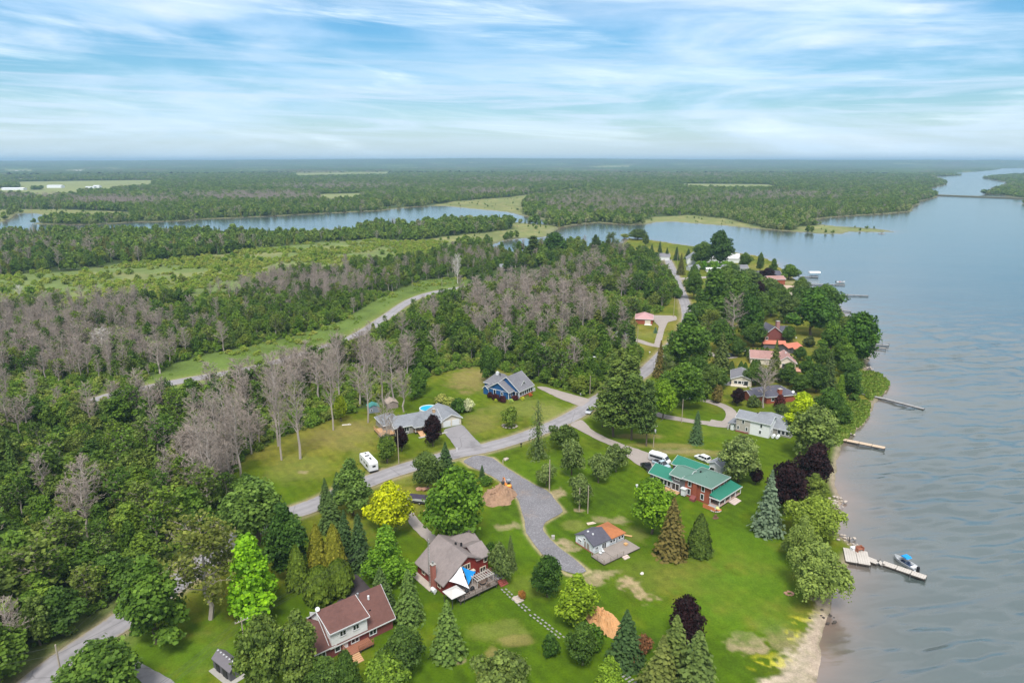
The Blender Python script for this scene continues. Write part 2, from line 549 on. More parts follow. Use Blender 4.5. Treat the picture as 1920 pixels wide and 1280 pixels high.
VERGE = PG([(215, 752), (268, 716), (320, 684), (385, 664), (465, 650), (532, 634), (592, 616), (642, 600), (690, 570), (740, 545), (790, 526), (840, 520), (885, 524), (880, 541), (800, 560), (740, 600), (690, 632), (600, 668), (480, 700), (360, 728), (250, 752)])
SAND = PG([(1412, 1300), (1462, 1252), (1490, 1215), (1512, 1182), (1530, 1150), (1543, 1108), (1553, 1075), (1572, 1060), (1575, 1085), (1560, 1140), (1550, 1170), (1535, 1200), (1545, 1230), (1535, 1300)])

ROADW = 6.4


def water_sd(x, y):
    d = sdist(x, y, W_MAIN)
    d = np.maximum(d, sdist(x, y, W_LEFT))
    return np.maximum(d, sdist(x, y, W_CREEK))


def hill(x, y, ws):
    r = np.hypot(x, y)
    a = np.arctan2(x, y)
    amp = 96 + 26 * np.exp(-((a + 0.02) / 0.22) ** 2) - 12 * smooth(0.1, 0.6, a) - 26 * smooth(-0.2, -0.65, a)
    amp = amp + 8 * (vnoise(a * 40 + 90, r * 0.0006, 1.0) - 0.5)
    return amp * smooth(6500, 15000, r) * smooth(-50, -1800, ws)


# dead-wood share of the woods: centre px, half-width px, half-height px, strength
DEAD = [(100, 628, 230, 66, 0.9), (270, 668, 120, 54, 0.65), (60, 700, 150, 60, 0.8), (620, 716, 170, 60, 0.96), (480, 800, 100, 80, 0.92), (390, 880, 80, 80, 0.85), (560, 545, 170, 34, 0.6),
        (1000, 590, 150, 66, 0.62), (700, 690, 90, 40, 0.8), (520, 505, 150, 20, 0.35), (1090, 525, 60, 25, 0.4), (90, 850, 110, 50, 0.4), (880, 505, 60, 20, 0.45), (250, 780, 100, 40, 0.45), (130, 960, 160, 60, 0.3),
        (230, 380, 120, 9, 0.9), (60, 370, 70, 7, 0.7), (470, 372, 160, 8, 0.9), (640, 352, 150, 6, 0.7), (1150, 385, 170, 22, 0.6), (1000, 340, 150, 6, 0.5), (1450, 372, 140, 8, 0.6), (930, 362, 70, 7, 0.7), (1280, 330, 200, 5, 0.4), (760, 400, 60, 6, 0.4)]


def dead_share(px, py):
    s = np.full(np.shape(px), 0.06)
    for cx, cy_, rx, ry, k in DEAD:
        s = np.maximum(s, k * np.exp(-(((px - cx) / rx) ** 2 + ((py - cy_) / ry) ** 2) ** 1.5))
    return s


def polar(r0, r1, steps, a0, a1, na):
    """radii with growing steps x angles -> vertex grid"""
    rs = [r0]
    while rs[-1] < r1:
        r = rs[-1]
        k = next(s for lim, s in steps if r < lim)
        rs.append(r * (1 + k))
    rs = np.array(rs)
    an = np.linspace(a0, a1, na)
    rr, aa = np.meshgrid(rs, an, indexing='ij')
    return rr * np.sin(aa), rr * np.cos(aa), len(rs), na


def grid_mesh(name, X, Y, Z, nr_, na, keep=None, smooth_=True):
    idx = np.arange(nr_ * na).reshape(nr_, na)
    q = np.stack([idx[:-1, :-1], idx[:-1, 1:], idx[1:, 1:], idx[1:, :-1]], -1).reshape(-1, 4)[:, ::-1]
    if keep is not None:
        q = q[keep.reshape(-1)[q].any(1)]
        used = np.unique(q)
        remap = np.full(nr_ * na, -1)
        remap[used] = np.arange(len(used))
        q = remap[q]
    else:
        used = np.arange(nr_ * na)
    co = np.stack([X.reshape(-1), Y.reshape(-1), Z.reshape(-1)], -1)[used]
    me = bpy.data.meshes.new(name)
    me.vertices.add(len(co))
    me.vertices.foreach_set('co', co.astype(np.float32).reshape(-1))
    me.loops.add(len(q) * 4)
    me.loops.foreach_set('vertex_index', q.reshape(-1).astype(np.int32))
    me.polygons.add(len(q))
    me.polygons.foreach_set('loop_start', np.arange(0, len(q) * 4, 4, dtype=np.int32))
    if smooth_:
        me.polygons.foreach_set('use_smooth', np.ones(len(q), bool))
    me.update(calc_edges=True)
    return me, used


def put_color(me, name, rgb):
    a = me.color_attributes.new(name, 'FLOAT_COLOR', 'POINT')
    d = np.ones((len(rgb), 4), np.float32)
    d[:, :3] = rgb
    a.data.foreach_set('color', d.reshape(-1))


# bare and dry patches in the grass: px, py, half-width m, half-depth m, kind, strength
PATCH = [(880, 712, 9, 14, 'tan', 0.75), (930, 705, 6, 6, 'tan', 0.5), (900, 790, 5, 9, 'tan', 0.4), (985, 765, 12, 9, 'dry', 0.52), (1040, 775, 8, 7, 'dry', 0.60), (640, 820, 11, 9, 'tan', 0.45), (560, 880, 8, 8, 'dry', 0.38),
         (690, 800, 9, 6, 'tan', 0.4), (1062, 1018, 2.2, 1.6, 'bare', 0.9), (1075, 1028, 1.8, 1.2, 'bare', 0.8), (952, 988, 2.4, 1.6, 'bare', 0.75), (968, 985, 1.2, 1.5, 'bare', 0.6), (1110, 1085, 2.6, 2.0, 'bare', 0.8), (1132, 1075, 2.4, 1.6, 'bare', 0.7), (1150, 1072, 1.6, 1.0, 'bare', 0.5),
         (1398, 1205, 3.2, 2.6, 'bare', 0.85), (1440, 1170, 4, 2, 'dry', 0.45), (1475, 1200, 3, 3, 'bare', 0.45), (1085, 985, 3.0, 2.5, 'dry', 0.60), (1190, 1000, 2.5, 4, 'dry', 0.52), (1150, 975, 4, 1.8, 'bare', 0.7), (1048, 925, 2.0, 2.5, 'bare', 0.9), (1087, 957, 1.0, 0.8, 'bare', 0.9),
         (1310, 850, 12, 2.4, 'tan', 0.6), (1240, 835, 10, 2.0, 'tan', 0.65), (1200, 818, 8, 2.0, 'tan', 0.6), (1270, 845, 8, 1.6, 'bare', 0.4), (925, 865, 1.6, 2, 'bare', 0.7), (1180, 640, 6, 8, 'dry', 0.45), (1215, 628, 8, 6, 'dry', 0.52), (1200, 470, 25, 25, 'dry', 0.30),
         (1520, 638, 9, 8, 'dry', 0.45), (1540, 655, 8, 6, 'dry', 0.30), (855, 1238, 1.4, 0.9, 'bare', 0.7), (930, 1180, 5, 3, 'dry', 0.52), (960, 1200, 3, 1.4, 'tan', 0.6), (905, 1262, 1.2, 2.4, 'tan', 0.7), (920, 1230, 1.1, 2.2, 'tan', 0.7), (1000, 1100, 5, 4, 'dry', 0.26),
         (410, 1215, 3, 2, 'dry', 0.45), (380, 1250, 3, 2, 'dry', 0.45), (385, 1190, 2, 1, 'tan', 0.5), (760, 900, 4, 2, 'dry', 0.30), (715, 883, 3, 1.6, 'bare', 0.75), (735, 868, 7, 1.4, 'dry', 0.45), (570, 885, 1.2, 1.0, 'bare', 0.6), (1380, 810, 12, 4, 'dry', 0.26), (1420, 500, 22, 10, 'dry', 0.38), (1430, 520, 20, 10, 'dry', 0.38),
         (1515, 545, 14, 7, 'bare', 0.9), (1490, 530, 10, 5, 'bare', 0.7), (1300, 700, 6, 6, 'dry', 0.22), (680, 850, 3.0, 5, 'dry', 0.30), (1330, 920, 5, 8, 'dry', 0.26), (1250, 1075, 14, 7, 'dry', 0.22), (1420, 1050, 10, 12, 'lush', 0.8), (1380, 1120, 12, 9, 'lush', 0.7), (1320, 1160, 12, 6, 'lush', 0.5), (730, 990, 6, 6, 'lush', 0.7), (990, 1010, 6, 8, 'lush', 0.5), (350, 1225, 12, 8, 'lush', 0.9),
         (770, 1230, 6, 6, 'lush', 0.5), (1000, 880, 10, 8, 'lush', 0.4), (1100, 870, 12, 8, 'lush', 0.5), (1340, 800, 14, 12, 'lush', 0.35), (1480, 760, 8, 8, 'lush', 0.5), (600, 770, 10, 6, 'lush', 0.6), (780, 735, 8, 5, 'lush', 0.5), (850, 770, 3, 3, 'lush', 0.4)]
YELLOW = [(1475, 1195, 3.0, 1.6), (1500, 1160, 2.2, 3.2), (1450, 1235, 3.4, 1.8), (1435, 1248, 3.0, 1.4), (1520, 1140, 1.4, 2.5), (1490, 1180, 2, 2)]


def build_ground():
    X, Y, n_r, n_a = polar(55.0, 60000.0, [(110, 0.0032), (240, 0.0036), (600, 0.0052), (1500, 0.011), (6000, 0.022), (1e9, 0.06)], R(-47), R(47), 560)
    x, y = X.reshape(-1), Y.reshape(-1)
    r = np.hypot(x, y)
    px, py = topx(x, y)
    wx = (fbm(x, y, 14.0) - 0.5) * 7.0 * np.clip(r / 300, 0.35, 4)
    wy = (fbm(x + 400, y - 300, 14.0) - 0.5) * 7.0 * np.clip(r / 300, 0.35, 4)
    ws = water_sd(x, y)
    wsn = ws + (fbm(x, y, 5.0) - 0.5) * np.clip(r / 120, 0.8, 6)
    z = -1.6 * smooth(-0.6, 4.5, wsn) + (fbm(x, y, 30.0) - 0.5) * 0.10 + hill(x, y, ws)
    col = np.empty((len(x), 3))
    n1, n2 = fbm(x, y, 9.0), fbm(x - 50, y + 80, 38.0)
    n3 = fbm(x + 70, y + 10, 2.2, 3)
    n5 = vnoise(x - 20, y + 5, 0.85)

    def c3(*c):
        return np.array(c)[None, :]

    def lay(mask, c):
        col[:] = col * (1 - mask[:, None]) + c * mask[:, None]
    # wild ground under the woods
    col[:] = c3(0.045, 0.066, 0.02) * (0.7 + 0.7 * n1[:, None])
    far = smooth(900, 2600, r)
    lay(far, c3(0.045, 0.068, 0.026) * (0.75 + 0.6 * n2[:, None]))
    ds = dead_share(px, py)
    lay(np.clip(ds * far, 0, 0.8), c3(0.135, 0.105, 0.10))
    for f in FIELDS:
        m = smooth(-6, 10, sdist(x, y, f))
        lay(m, c3(0.19, 0.21, 0.085) * (0.85 + 0.35 * n2[:, None]))
    m = smooth(-6, 8, sdist(x + wx * 2, y + wy * 2, MEADOW))
    lay(m * 0.95, c3(0.125, 0.165, 0.05) * (0.75 + 0.6 * n1[:, None]) + c3(0.07, 0.035, 0.03) * smooth(0.45, 0.7, n2)[:, None])
    for k, f in enumerate(MARSH):
        m = smooth(-3, 6, sdist(x + wx, y + wy, f))
        lay(m, c3(0.15, 0.17, 0.06) * (0.8 + 0.5 * n2[:, None]) + c3(0.08, 0.04, 0.03) * smooth(0.5, 0.7, n1)[:, None])
    shore = np.exp(-((ws + 4) / 7.0) ** 2) * smooth(420, 800, r)
    lay(np.clip(shore * 0.75, 0, 1), c3(0.20, 0.20, 0.10))
    m = smooth(-1.5, 2.0, sdist(x + wx * 0.5, y + wy * 0.5, VERGE))
    lay(m, c3(0.108, 0.158, 0.034) * (0.6 + 0.6 * n1[:, None]))
    # mown grass
    L = sdist(x + wx * 0.3, y + wy * 0.3, LAWN)
    lawn = smooth(-1.0, 1.0, L)
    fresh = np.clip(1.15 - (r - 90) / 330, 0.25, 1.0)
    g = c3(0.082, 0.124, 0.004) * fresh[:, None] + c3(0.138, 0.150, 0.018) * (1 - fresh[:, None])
    n4 = fbm(x - 9, y + 33, 4.2, 3)
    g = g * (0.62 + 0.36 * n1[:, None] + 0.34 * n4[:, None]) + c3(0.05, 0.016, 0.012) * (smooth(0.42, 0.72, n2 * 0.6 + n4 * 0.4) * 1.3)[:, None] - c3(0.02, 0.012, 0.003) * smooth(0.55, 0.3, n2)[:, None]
    mow = 0.5 + 0.5 * np.sin((x * 0.82 + y * 0.57) * 2 * math.pi / 2.6)
    g = g * (0.93 + 0.13 * mow[:, None])
    clover = smooth(0.60, 0.72, fbm(x + 200, y + 15, 3.0, 3))
    g = g * (1 - 0.22 * clover[:, None])
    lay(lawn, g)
    kinds = {'tan': c3(0.25, 0.19, 0.075), 'dry': c3(0.20, 0.205, 0.055), 'bare': c3(0.36, 0.27, 0.175), 'lush': c3(0.078, 0.150, 0.008)}
    for qx, qy, a, b, k, s in PATCH:
        gx, gy = G(qx, qy)
        e = ((x - gx + wx * 0.3) / a) ** 2 + ((y - gy + wy * 0.3) / b) ** 2
        edge = 0.45 if k == 'bare' else 0.1
        m = s * (1 - smooth(edge, 1.7, e + (n3 - 0.5) * (2.6 if k == 'bare' else 1.4) + (n4 - 0.5) * 1.8 + (n5 - 0.5) * (1.5 if k == 'bare' else 0.5)))
        lay(m * (0.55 + 0.45 * n5) if k == 'bare' else m * 0.85, kinds[k] * (0.8 + 0.4 * n3[:, None]))
    # an old garden plot gone bare
    m = smooth(-0.6, 0.8, sdist(x, y, PG([(1150, 1092), (1180, 1083), (1230, 1118), (1212, 1132)])) + (n3 - 0.5) * 3.0 + (n5 - 0.5) * 1.8)
    lay(m * (0.35 + 0.55 * n5), c3(0.36, 0.265, 0.16) * (0.8 + 0.4 * n3[:, None]))
    # trodden sand along the water
    m = smooth(-1.2, 1.2, sdist(x + wx * 0.25, y + wy * 0.25, SAND) + (n3 - 0.5) * 3.4 + (n5 - 0.5) * 2.2)
    lay(m * (0.7 + 0.3 * n5), c3(0.40, 0.325, 0.25) * (0.7 + 0.6 * n3[:, None]))
    edge = np.exp(-((ws - 0.4) / 1.1) ** 2) * smooth(620, 300, r)
    lay(np.clip(edge * (0.3 + 0.9 * n1), 0, 0.9), c3(0.33, 0.26, 0.20))
    for qx, qy, a, b in YELLOW:
        gx, gy = G(qx, qy)
        e = ((x - gx + wx * 0.3) / a) ** 2 + ((y - gy + wy * 0.3) / b) ** 2
        m = (1 - smooth(0.3, 1.6, e)) * smooth(0.42, 0.6, n3) * smooth(0.40, 0.75, n5)
        lay(m * 0.7, c3(0.40, 0.37, 0.03))
    # gravelly road edges
    for line, hw in ((ROAD_MAIN, 3.4), (ROAD_UP, 3.4)):
        d = ldist(x, y, line)
        lay(np.exp(-((d - hw) / 1.0) ** 2) * (0.25 + 0.75 * n1), c3(0.30, 0.24, 0.15))
        lay(np.exp(-((d - hw - 2.6) / 2.2) ** 2) * 0.45 * smooth(-3, 1, -L), c3(0.17, 0.20, 0.05))
    for poly in (D_GRAVEL,):
        d = np.abs(sdist(x, y, poly))
        lay(np.exp(-(d / 0.55) ** 2) * (0.4 + 0.6 * n3), c3(0.40, 0.32, 0.19))
    # bed of the lake
    bed = smooth(0.7, 2.0, wsn)
    lay(bed, c3(0.20, 0.14, 0.10))
    me, _ = grid_mesh('ground', X, Y, z.reshape(X.shape), n_r, n_a)
    put_color(me, 'gcol', np.clip(col, 0.004, 1))
    m = bpy.data.materials.new('ground')
    m.use_nodes = True
    t = m.node_tree
    b = t.nodes['Principled BSDF']
    b.inputs['Roughness'].default_value = 1.0
    b.inputs['Specular IOR Level'].default_value = 0.08
    at = N(t, 'ShaderNodeAttribute', attribute_name='gcol')
    tc = t.nodes.new('ShaderNodeTexCoord')
    k = None
    for s, a in ((2.6, 0.50), (0.55, 0.34), (9.0, 0.40)):
        n = N(t, 'ShaderNodeTexNoise', i_Scale=s, i_Detail=3.0, i_Roughness=0.65)
        t.links.new(tc.outputs['Object'], n.inputs['Vector'])
        e = math_node(t, 'MULTIPLY', math_node(t, 'SUBTRACT', n.outputs[0], 0.5), a * 2)
        k = e if k is None else math_node(t, 'ADD', k, e)
    c = mixc(t, 1.0, at.outputs['Color'], math_node(t, 'ADD', k, 1.0), 'MULTIPLY')
    t.links.new(c, b.inputs['Base Color'])
    o = mesh_obj('ground', me, m)
    tag(o, kind='structure')
    return o


def build_water():
    X, Y, n_r, n_a = polar(52.0, 42000.0, [(340, 0.0036), (520, 0.006), (1000, 0.012), (3000, 0.02), (1e9, 0.05)], R(-60), R(62), 760)
    ws = water_sd(X, Y)
    rr = np.hypot(X, Y)
    keep = ws > -np.clip(rr * 0.02, 6, 160)
    # wind waves: crests run a little across the view; they die out where the mesh grows too coarse to carry them
    uu, vv = X * 0.97 + Y * 0.24, -X * 0.24 + Y * 0.97
    wv = (fbm(uu * 0.24, vv, 1.9, 2) - 0.5) * 0.50 + (fbm(uu * 0.4 + 300, vv + 70, 5.0, 2) - 0.5) * 0.55
    amp = smooth(520, 300, rr) * smooth(0.0, 14.0, ws) * (0.35 + 0.9 * fbm(X + 900, Y - 500, 45.0, 2))
    me, used = grid_mesh('water', X, Y, -0.32 + wv * amp * 2.3, n_r, n_a, keep)
    wsu = ws.reshape(-1)[used]
    xs, ys = X.reshape(-1)[used], Y.reshape(-1)[used]
    sh = np.exp(-np.clip(wsu + (fbm(xs, ys, 12.0) - 0.5) * 9, 0, 99) / 7.0)
    put_color(me, 'shoal', np.stack([sh, sh, sh], -1))
    m = bpy.data.materials.new('lake_water')
    m.use_nodes = True
    t = m.node_tree
    b = t.nodes['Principled BSDF']
    at = N(t, 'ShaderNodeAttribute', attribute_name='shoal')
    tc = t.nodes.new('ShaderNodeTexCoord')
    mp = t.nodes.new('ShaderNodeMapping')
    mp.inputs['Rotation'].default_value = (0, 0, R(12))
    mp.inputs['Scale'].default_value = (0.36, 1.0, 1.0)
    t.links.new(tc.outputs['Object'], mp.inputs[0])
    big = N(t, 'ShaderNodeTexNoise', i_Scale=0.035, i_Detail=3.0, i_Roughness=0.55, i_Distortion=0.6)
    t.links.new(mp.outputs[0], big.inputs['Vector'])
    deep = mixc(t, big.outputs[0], (0.032, 0.056, 0.058), (0.064, 0.092, 0.090))
    c = mixc(t, at.outputs['Fac'], deep, (0.17, 0.125, 0.10))
    t.links.new(c, b.inputs['Base Color'])
    b.inputs['Roughness'].default_value = 0.14
    b.inputs['IOR'].default_value = 2.0
    w1 = N(t, 'ShaderNodeTexNoise', i_Scale=0.26, i_Detail=4.0, i_Roughness=0.6, i_Distortion=1.2)
    t.links.new(mp.outputs[0], w1.inputs['Vector'])
    w2 = N(t, 'ShaderNodeTexNoise', i_Scale=1.5, i_Detail=2.0, i_Roughness=0.6, i_Distortion=0.4)
    t.links.new(mp.outputs[0], w2.inputs['Vector'])
    calm = ramp(t, big.outputs[0], [(0.35, 0.55), (0.65, 1.0)])
    h = math_node(t, 'ADD', math_node(t, 'MULTIPLY', w1.outputs[0], 1.0), math_node(t, 'MULTIPLY', w2.outputs[0], 0.22))
    h = math_node(t, 'MULTIPLY', h, calm)
    bp = N(t, 'ShaderNodeBump', i_Strength=1.0, i_Distance=0.10)
    t.links.new(h, bp.inputs['Height'])
    t.links.new(bp.outputs[0], b.inputs['Normal'])
    o = mesh_obj('water', me, m)
    tag(o, kind='structure')
    return o


def ribbon(name, line, width, z, m, seed=0, jitter=0.25, kind='structure'):
    pts = [Vector((p[0], p[1])) for p in line]
    # smooth the centre line
    fine = []
    n = len(pts)
    for i in range(n - 1):
        p0, p1, p2, p3 = pts[max(i - 1, 0)], pts[i], pts[i + 1], pts[min(i + 2, n - 1)]
        k = max(2, int((p2 - p1).length / 2.5))
        for j in range(k):
            t = j / k
            fine.append(0.5 * ((2 * p1) + (p2 - p0) * t + (2 * p0 - 5 * p1 + 4 * p2 - p3) * t * t + (3 * p1 - p0 - 3 * p2 + p3) * t ** 3))
    fine.append(pts[-1])
    vs_, fs = [], []
    for i, p in enumerate(fine):
        d = (fine[min(i + 1, len(fine) - 1)] - fine[max(i - 1, 0)]).normalized()
        nn = Vector((-d.y, d.x))
        jl = (vnoise(i * 1.0 + seed, seed * 7.7, 2.0) - 0.5) * 2 * jitter
        jr = (vnoise(i * 1.0 - seed, seed * 3.1 + 50, 2.0) - 0.5) * 2 * jitter
        a, b = p + nn * (width / 2 + float(jl)), p - nn * (width / 2 + float(jr))
        for s in range(9):
            q = a.lerp(b, s / 8)
            vs_.append((q.x, q.y, z + 0.06 * (1 - abs(s / 4 - 1))))
        if i:
            k = 9 * (i - 1)
            fs += [(k + s, k + 9 + s, k + 10 + s, k + 1 + s) for s in range(8)]
    fs = [f[::-1] for f in fs]
    mb = MB()
    mb.add(vs_, fs)
    o = mb.build(name, m)
    at = o.data.attributes.new('across', 'FLOAT', 'POINT')
    at.data.foreach_set('value', np.tile(np.abs(np.arange(9) / 4 - 1), len(vs_) // 9).astype(np.float32))
    if o.data.polygons[0].normal.z < 0:
        o.data.flip_normals()
    return tag(o, kind=kind)


def sheet(name, poly, z, m, sub=1.2):
    """flat paved patch with a slightly ragged edge"""
    pts = []
    n = len(poly)
    for i in range(n):
        a, b = poly[i], poly[(i + 1) % n]
        k = max(1, int(math.hypot(*(b - a)) / sub))
        for j in range(k):
            p = a + (b - a) * (j / k)
            pts.append(p)
    pts = np.array(pts)
    for _ in range(2):
        pts = (np.roll(pts, 1, 0) + 2 * pts + np.roll(pts, -1, 0)) / 4
    jx = (vnoise(pts[:, 0], pts[:, 1], 0.9) - 0.5) * 0.35
    jy = (vnoise(pts[:, 0] + 30, pts[:, 1], 0.9) - 0.5) * 0.35
    vs_ = [(p[0] + a, p[1] + b, z) for p, a, b in zip(pts, jx, jy)]
    me = bpy.data.meshes.new(name)
    me.from_pydata(vs_, [], [tuple(range(len(vs_)))])
    me.update()
    if me.polygons[0].normal.z < 0:
        me.flip_normals()
    o = mesh_obj(name, me, m)
    return tag(o, kind='structure')


def paved(name, c, var, scale, crack=0.0):
    m = mat(name, c, 0.9, var, scale)
    if crack:
        t = m.node_tree
        b = t.nodes['Principled BSDF']
        src = b.inputs['Base Color'].links[0].from_socket
        tc = t.nodes.new('ShaderNodeTexCoord')
        v = N(t, 'ShaderNodeTexVoronoi', feature='DISTANCE_TO_EDGE', i_Scale=0.09)
        nz = N(t, 'ShaderNodeTexNoise', i_Scale=0.25, i_Detail=4.0)
        t.links.new(tc.outputs['Object'], nz.inputs['Vector'])
        mx = mixc(t, 0.82, nz.outputs[1], tc.outputs['Object'])
        t.links.new(mx, v.inputs['Vector'])
        k = ramp(t, v.outputs[0], [(0.0, 1.0 - crack * .7), (0.011, 1.0)])
        at = N(t, 'ShaderNodeAttribute', attribute_name='across')
        trk = ramp(t, at.outputs['Fac'], [(0.0, 0.90), (0.28, 1.06), (0.45, 1.08), (0.62, 0.94), (0.86, 1.02), (1.0, 0.92)])
        n3 = N(t, 'ShaderNodeTexNoise', i_Scale=0.16, i_Detail=5.0, i_Roughness=0.7)
        t.links.new(tc.outputs['Object'], n3.inputs['Vector'])
        patch = ramp(t, n3.outputs[0], [(0.36, 0.80), (0.44, 0.98), (0.6, 1.08)])
        c = mixc(t, 1.0, mixc(t, 1.0, mixc(t, 1.0, src, k, 'MULTIPLY'), trk, 'MULTIPLY'), patch, 'MULTIPLY')
        n4 = N(t, 'ShaderNodeTexNoise', i_Scale=0.8, i_Detail=4.0, i_Roughness=0.7)
        t.links.new(tc.outputs['Object'], n4.inputs['Vector'])
        e = math_node(t, 'ADD', at.outputs['Fac'], math_node(t, 'MULTIPLY', math_node(t, 'SUBTRACT', n4.outputs[0], 0.5), 0.7))
        c = mixc(t, ramp(t, e, [(0.80, 0.0), (1.0, 0.85)]), c, (0.27, 0.225, 0.15))
        t.links.new(c, b.inputs['Base Color'])
    return m


ASPHALT = paved('old_asphalt', (0.245, 0.232, 0.24), 0.12, 1.2, 0.45)
GRAVEL = paved('grey_gravel', (0.20, 0.192, 0.205), 0.42, 1.6)


def gravel_dirt(m):
    t = m.node_tree
    b = t.nodes['Principled BSDF']
    src = b.inputs['Base Color'].links[0].from_socket
    tc = t.nodes.new('ShaderNodeTexCoord')
    n = N(t, 'ShaderNodeTexNoise', i_Scale=0.14, i_Detail=6.0, i_Roughness=0.72)
    t.links.new(tc.outputs['Object'], n.inputs['Vector'])
    n2 = N(t, 'ShaderNodeTexVoronoi', i_Scale=2.6)
    t.links.new(tc.outputs['Object'], n2.inputs['Vector'])
    c = mixc(t, ramp(t, n.outputs[0], [(0.55, 0.0), (0.74, 0.6)]), src, (0.30, 0.22, 0.17))
    c = mixc(t, 1.0, c, ramp(t, n2.outputs[0], [(0.0, 1.35), (0.5, 0.8)]), 'MULTIPLY')
    t.links.new(c, b.inputs['Base Color'])


gravel_dirt(GRAVEL)
NEWASPH = paved('dark_asphalt', (0.062, 0.050, 0.054), 0.15, 2.0)
PALEGRAVEL = paved('pale_gravel', (0.30, 0.26, 0.235), 0.22, 1.6)

build_ground()
build_water()
ribbon('road', ROAD_MAIN, ROADW, 0.09, ASPHALT, 1)
ribbon('road', ROAD_UP, 6.8, 0.09, ASPHALT, 2)
ribbon('lane', LANE, 4.2, 0.10, PALEGRAVEL, 3)
ribbon('driveway', LOOP, 3.6, 0.09, PALEGRAVEL, 4, 0.3)
ribbon('driveway', LOOP_B, 6.0, 0.102, PALEGRAVEL, 5, 0.3)
for nm, poly, m in (('driveway', D_GRAVEL, GRAVEL), ('driveway', D_BUNG, ASPHALT), ('driveway', D_BLUE, PALEGRAVEL), ('driveway', D_BRICK, PALEGRAVEL), ('driveway', D_RED2, PALEGRAVEL),
                    ('driveway', D_CREAM, ASPHALT), ('driveway', D_BROWN, NEWASPH), ('driveway', D_RED, PALEGRAVEL), ('driveway', D_LOW, ASPHALT), ('driveway', D_FAR, PALEGRAVEL)):
    sheet(nm, poly, 0.115 if poly is not D_GRAVEL else 0.118, m)
cb = MB()
ca, cz = G(1752, 366.5), G(1935, 373.5)
cd = Vector((cz[0] - ca[0], cz[1] - ca[1])).normalized()
cn = Vector((-cd.y, cd.x))
q = [(ca[0] - cn.x * 12, ca[1] - cn.y * 12), (cz[0] - cn.x * 12, cz[1] - cn.y * 12), (cz[0] + cn.x * 12, cz[1] + cn.y * 12), (ca[0] + cn.x * 12, ca[1] + cn.y * 12)]
cb.prism(q, 'z', -1.2, 2.2)
tag(cb.build('causeway', mat('causeway_bank', (0.12, 0.12, 0.075), 1.0, 0.4, 0.05)), kind='structure')


# ------------------------------------------------------------------ buildings
def shingle(name, c, per=0.28):
    return mat(name, c, 0.9, 0.38, 1.6, bump=0.04)


def siding(name, c, per=0.22):
    return mat(name, c, 0.7, 0.10, 1.5, stripes=('Z', per, 0.03))


ROOF_GREY = shingle('grey_shingles', (0.165, 0.162, 0.178))
ROOF_LGREY = shingle('light_grey_shingles', (0.195, 0.205, 0.225))
ROOF_DGREY = shingle('dark_grey_shingles', (0.085, 0.082, 0.105))
ROOF_TAUPE = shingle('taupe_shingles', (0.215, 0.180, 0.172))
ROOF_BROWN = shingle('brown_shingles', (0.130, 0.062, 0.052))
ROOF_RUST = shingle('rust_shingles', (0.36, 0.135, 0.055))
ROOF_PINK = shingle('dusty_pink_shingles', (0.33, 0.19, 0.17))
ROOF_ROSE = mat('rose_metal', (0.46, 0.26, 0.26), 0.5, 0.1, 1.0, stripes=('X', 0.5, 0.03))
ROOF_ORANGE = mat('orange_metal', (0.50, 0.16, 0.10), 0.5, 0.1, 1.0, stripes=('X', 0.5, 0.03))
ROOF_GREEN = mat('green_metal', (0.022, 0.165, 0.112), 0.4, 0.12, 0.8, stripes=('Y', 0.45, 0.03))
ROOF_SAGE = mat('faded_green_metal', (0.090, 0.168, 0.135), 0.42, 0.12, 0.8, stripes=('Y', 0.45, 0.03))
BRICK = mat('red_brick', (0.30, 0.082, 0.047), 0.85, 0.25, 6.0, stripes=('Z', 0.08, 0.01))
BRICK_OLD = mat('maroon_brick', (0.20, 0.060, 0.055), 0.85, 0.2, 6.0, stripes=('Z', 0.08, 0.01))
STONEWORK = mat('ashlar_stone', (0.38, 0.35, 0.31), 0.9, 0.35, 1.4, bump=0.05)
SLATW = mat('pale_slat_wood', (0.46, 0.42, 0.39), 0.8, 0.15)
W_BLUE = siding('blue_siding', (0.013, 0.085, 0.235))
W_RED = mat('dark_red_boards', (0.200, 0.026, 0.019), 0.7, 0.15, 2.0, stripes=('X', 0.3, 0.03))
W_WHITE = siding('white_siding', (0.70, 0.71, 0.71))
W_CREAM = siding('cream_siding', (0.60, 0.54, 0.44))
W_BEIGE = siding('grey_beige_siding', (0.30, 0.28, 0.25))
W_SLATE = siding('slate_siding', (0.135, 0.125, 0.135))
W_WORN = mat('worn_white_boards', (0.62, 0.66, 0.70), 0.8, 0.35, 0.9, stripes=('X', 0.25, 0.02))
PLINTH = mat('concrete', (0.36, 0.34, 0.31), 0.9, 0.2, 2.0)
WIN_ME = {}


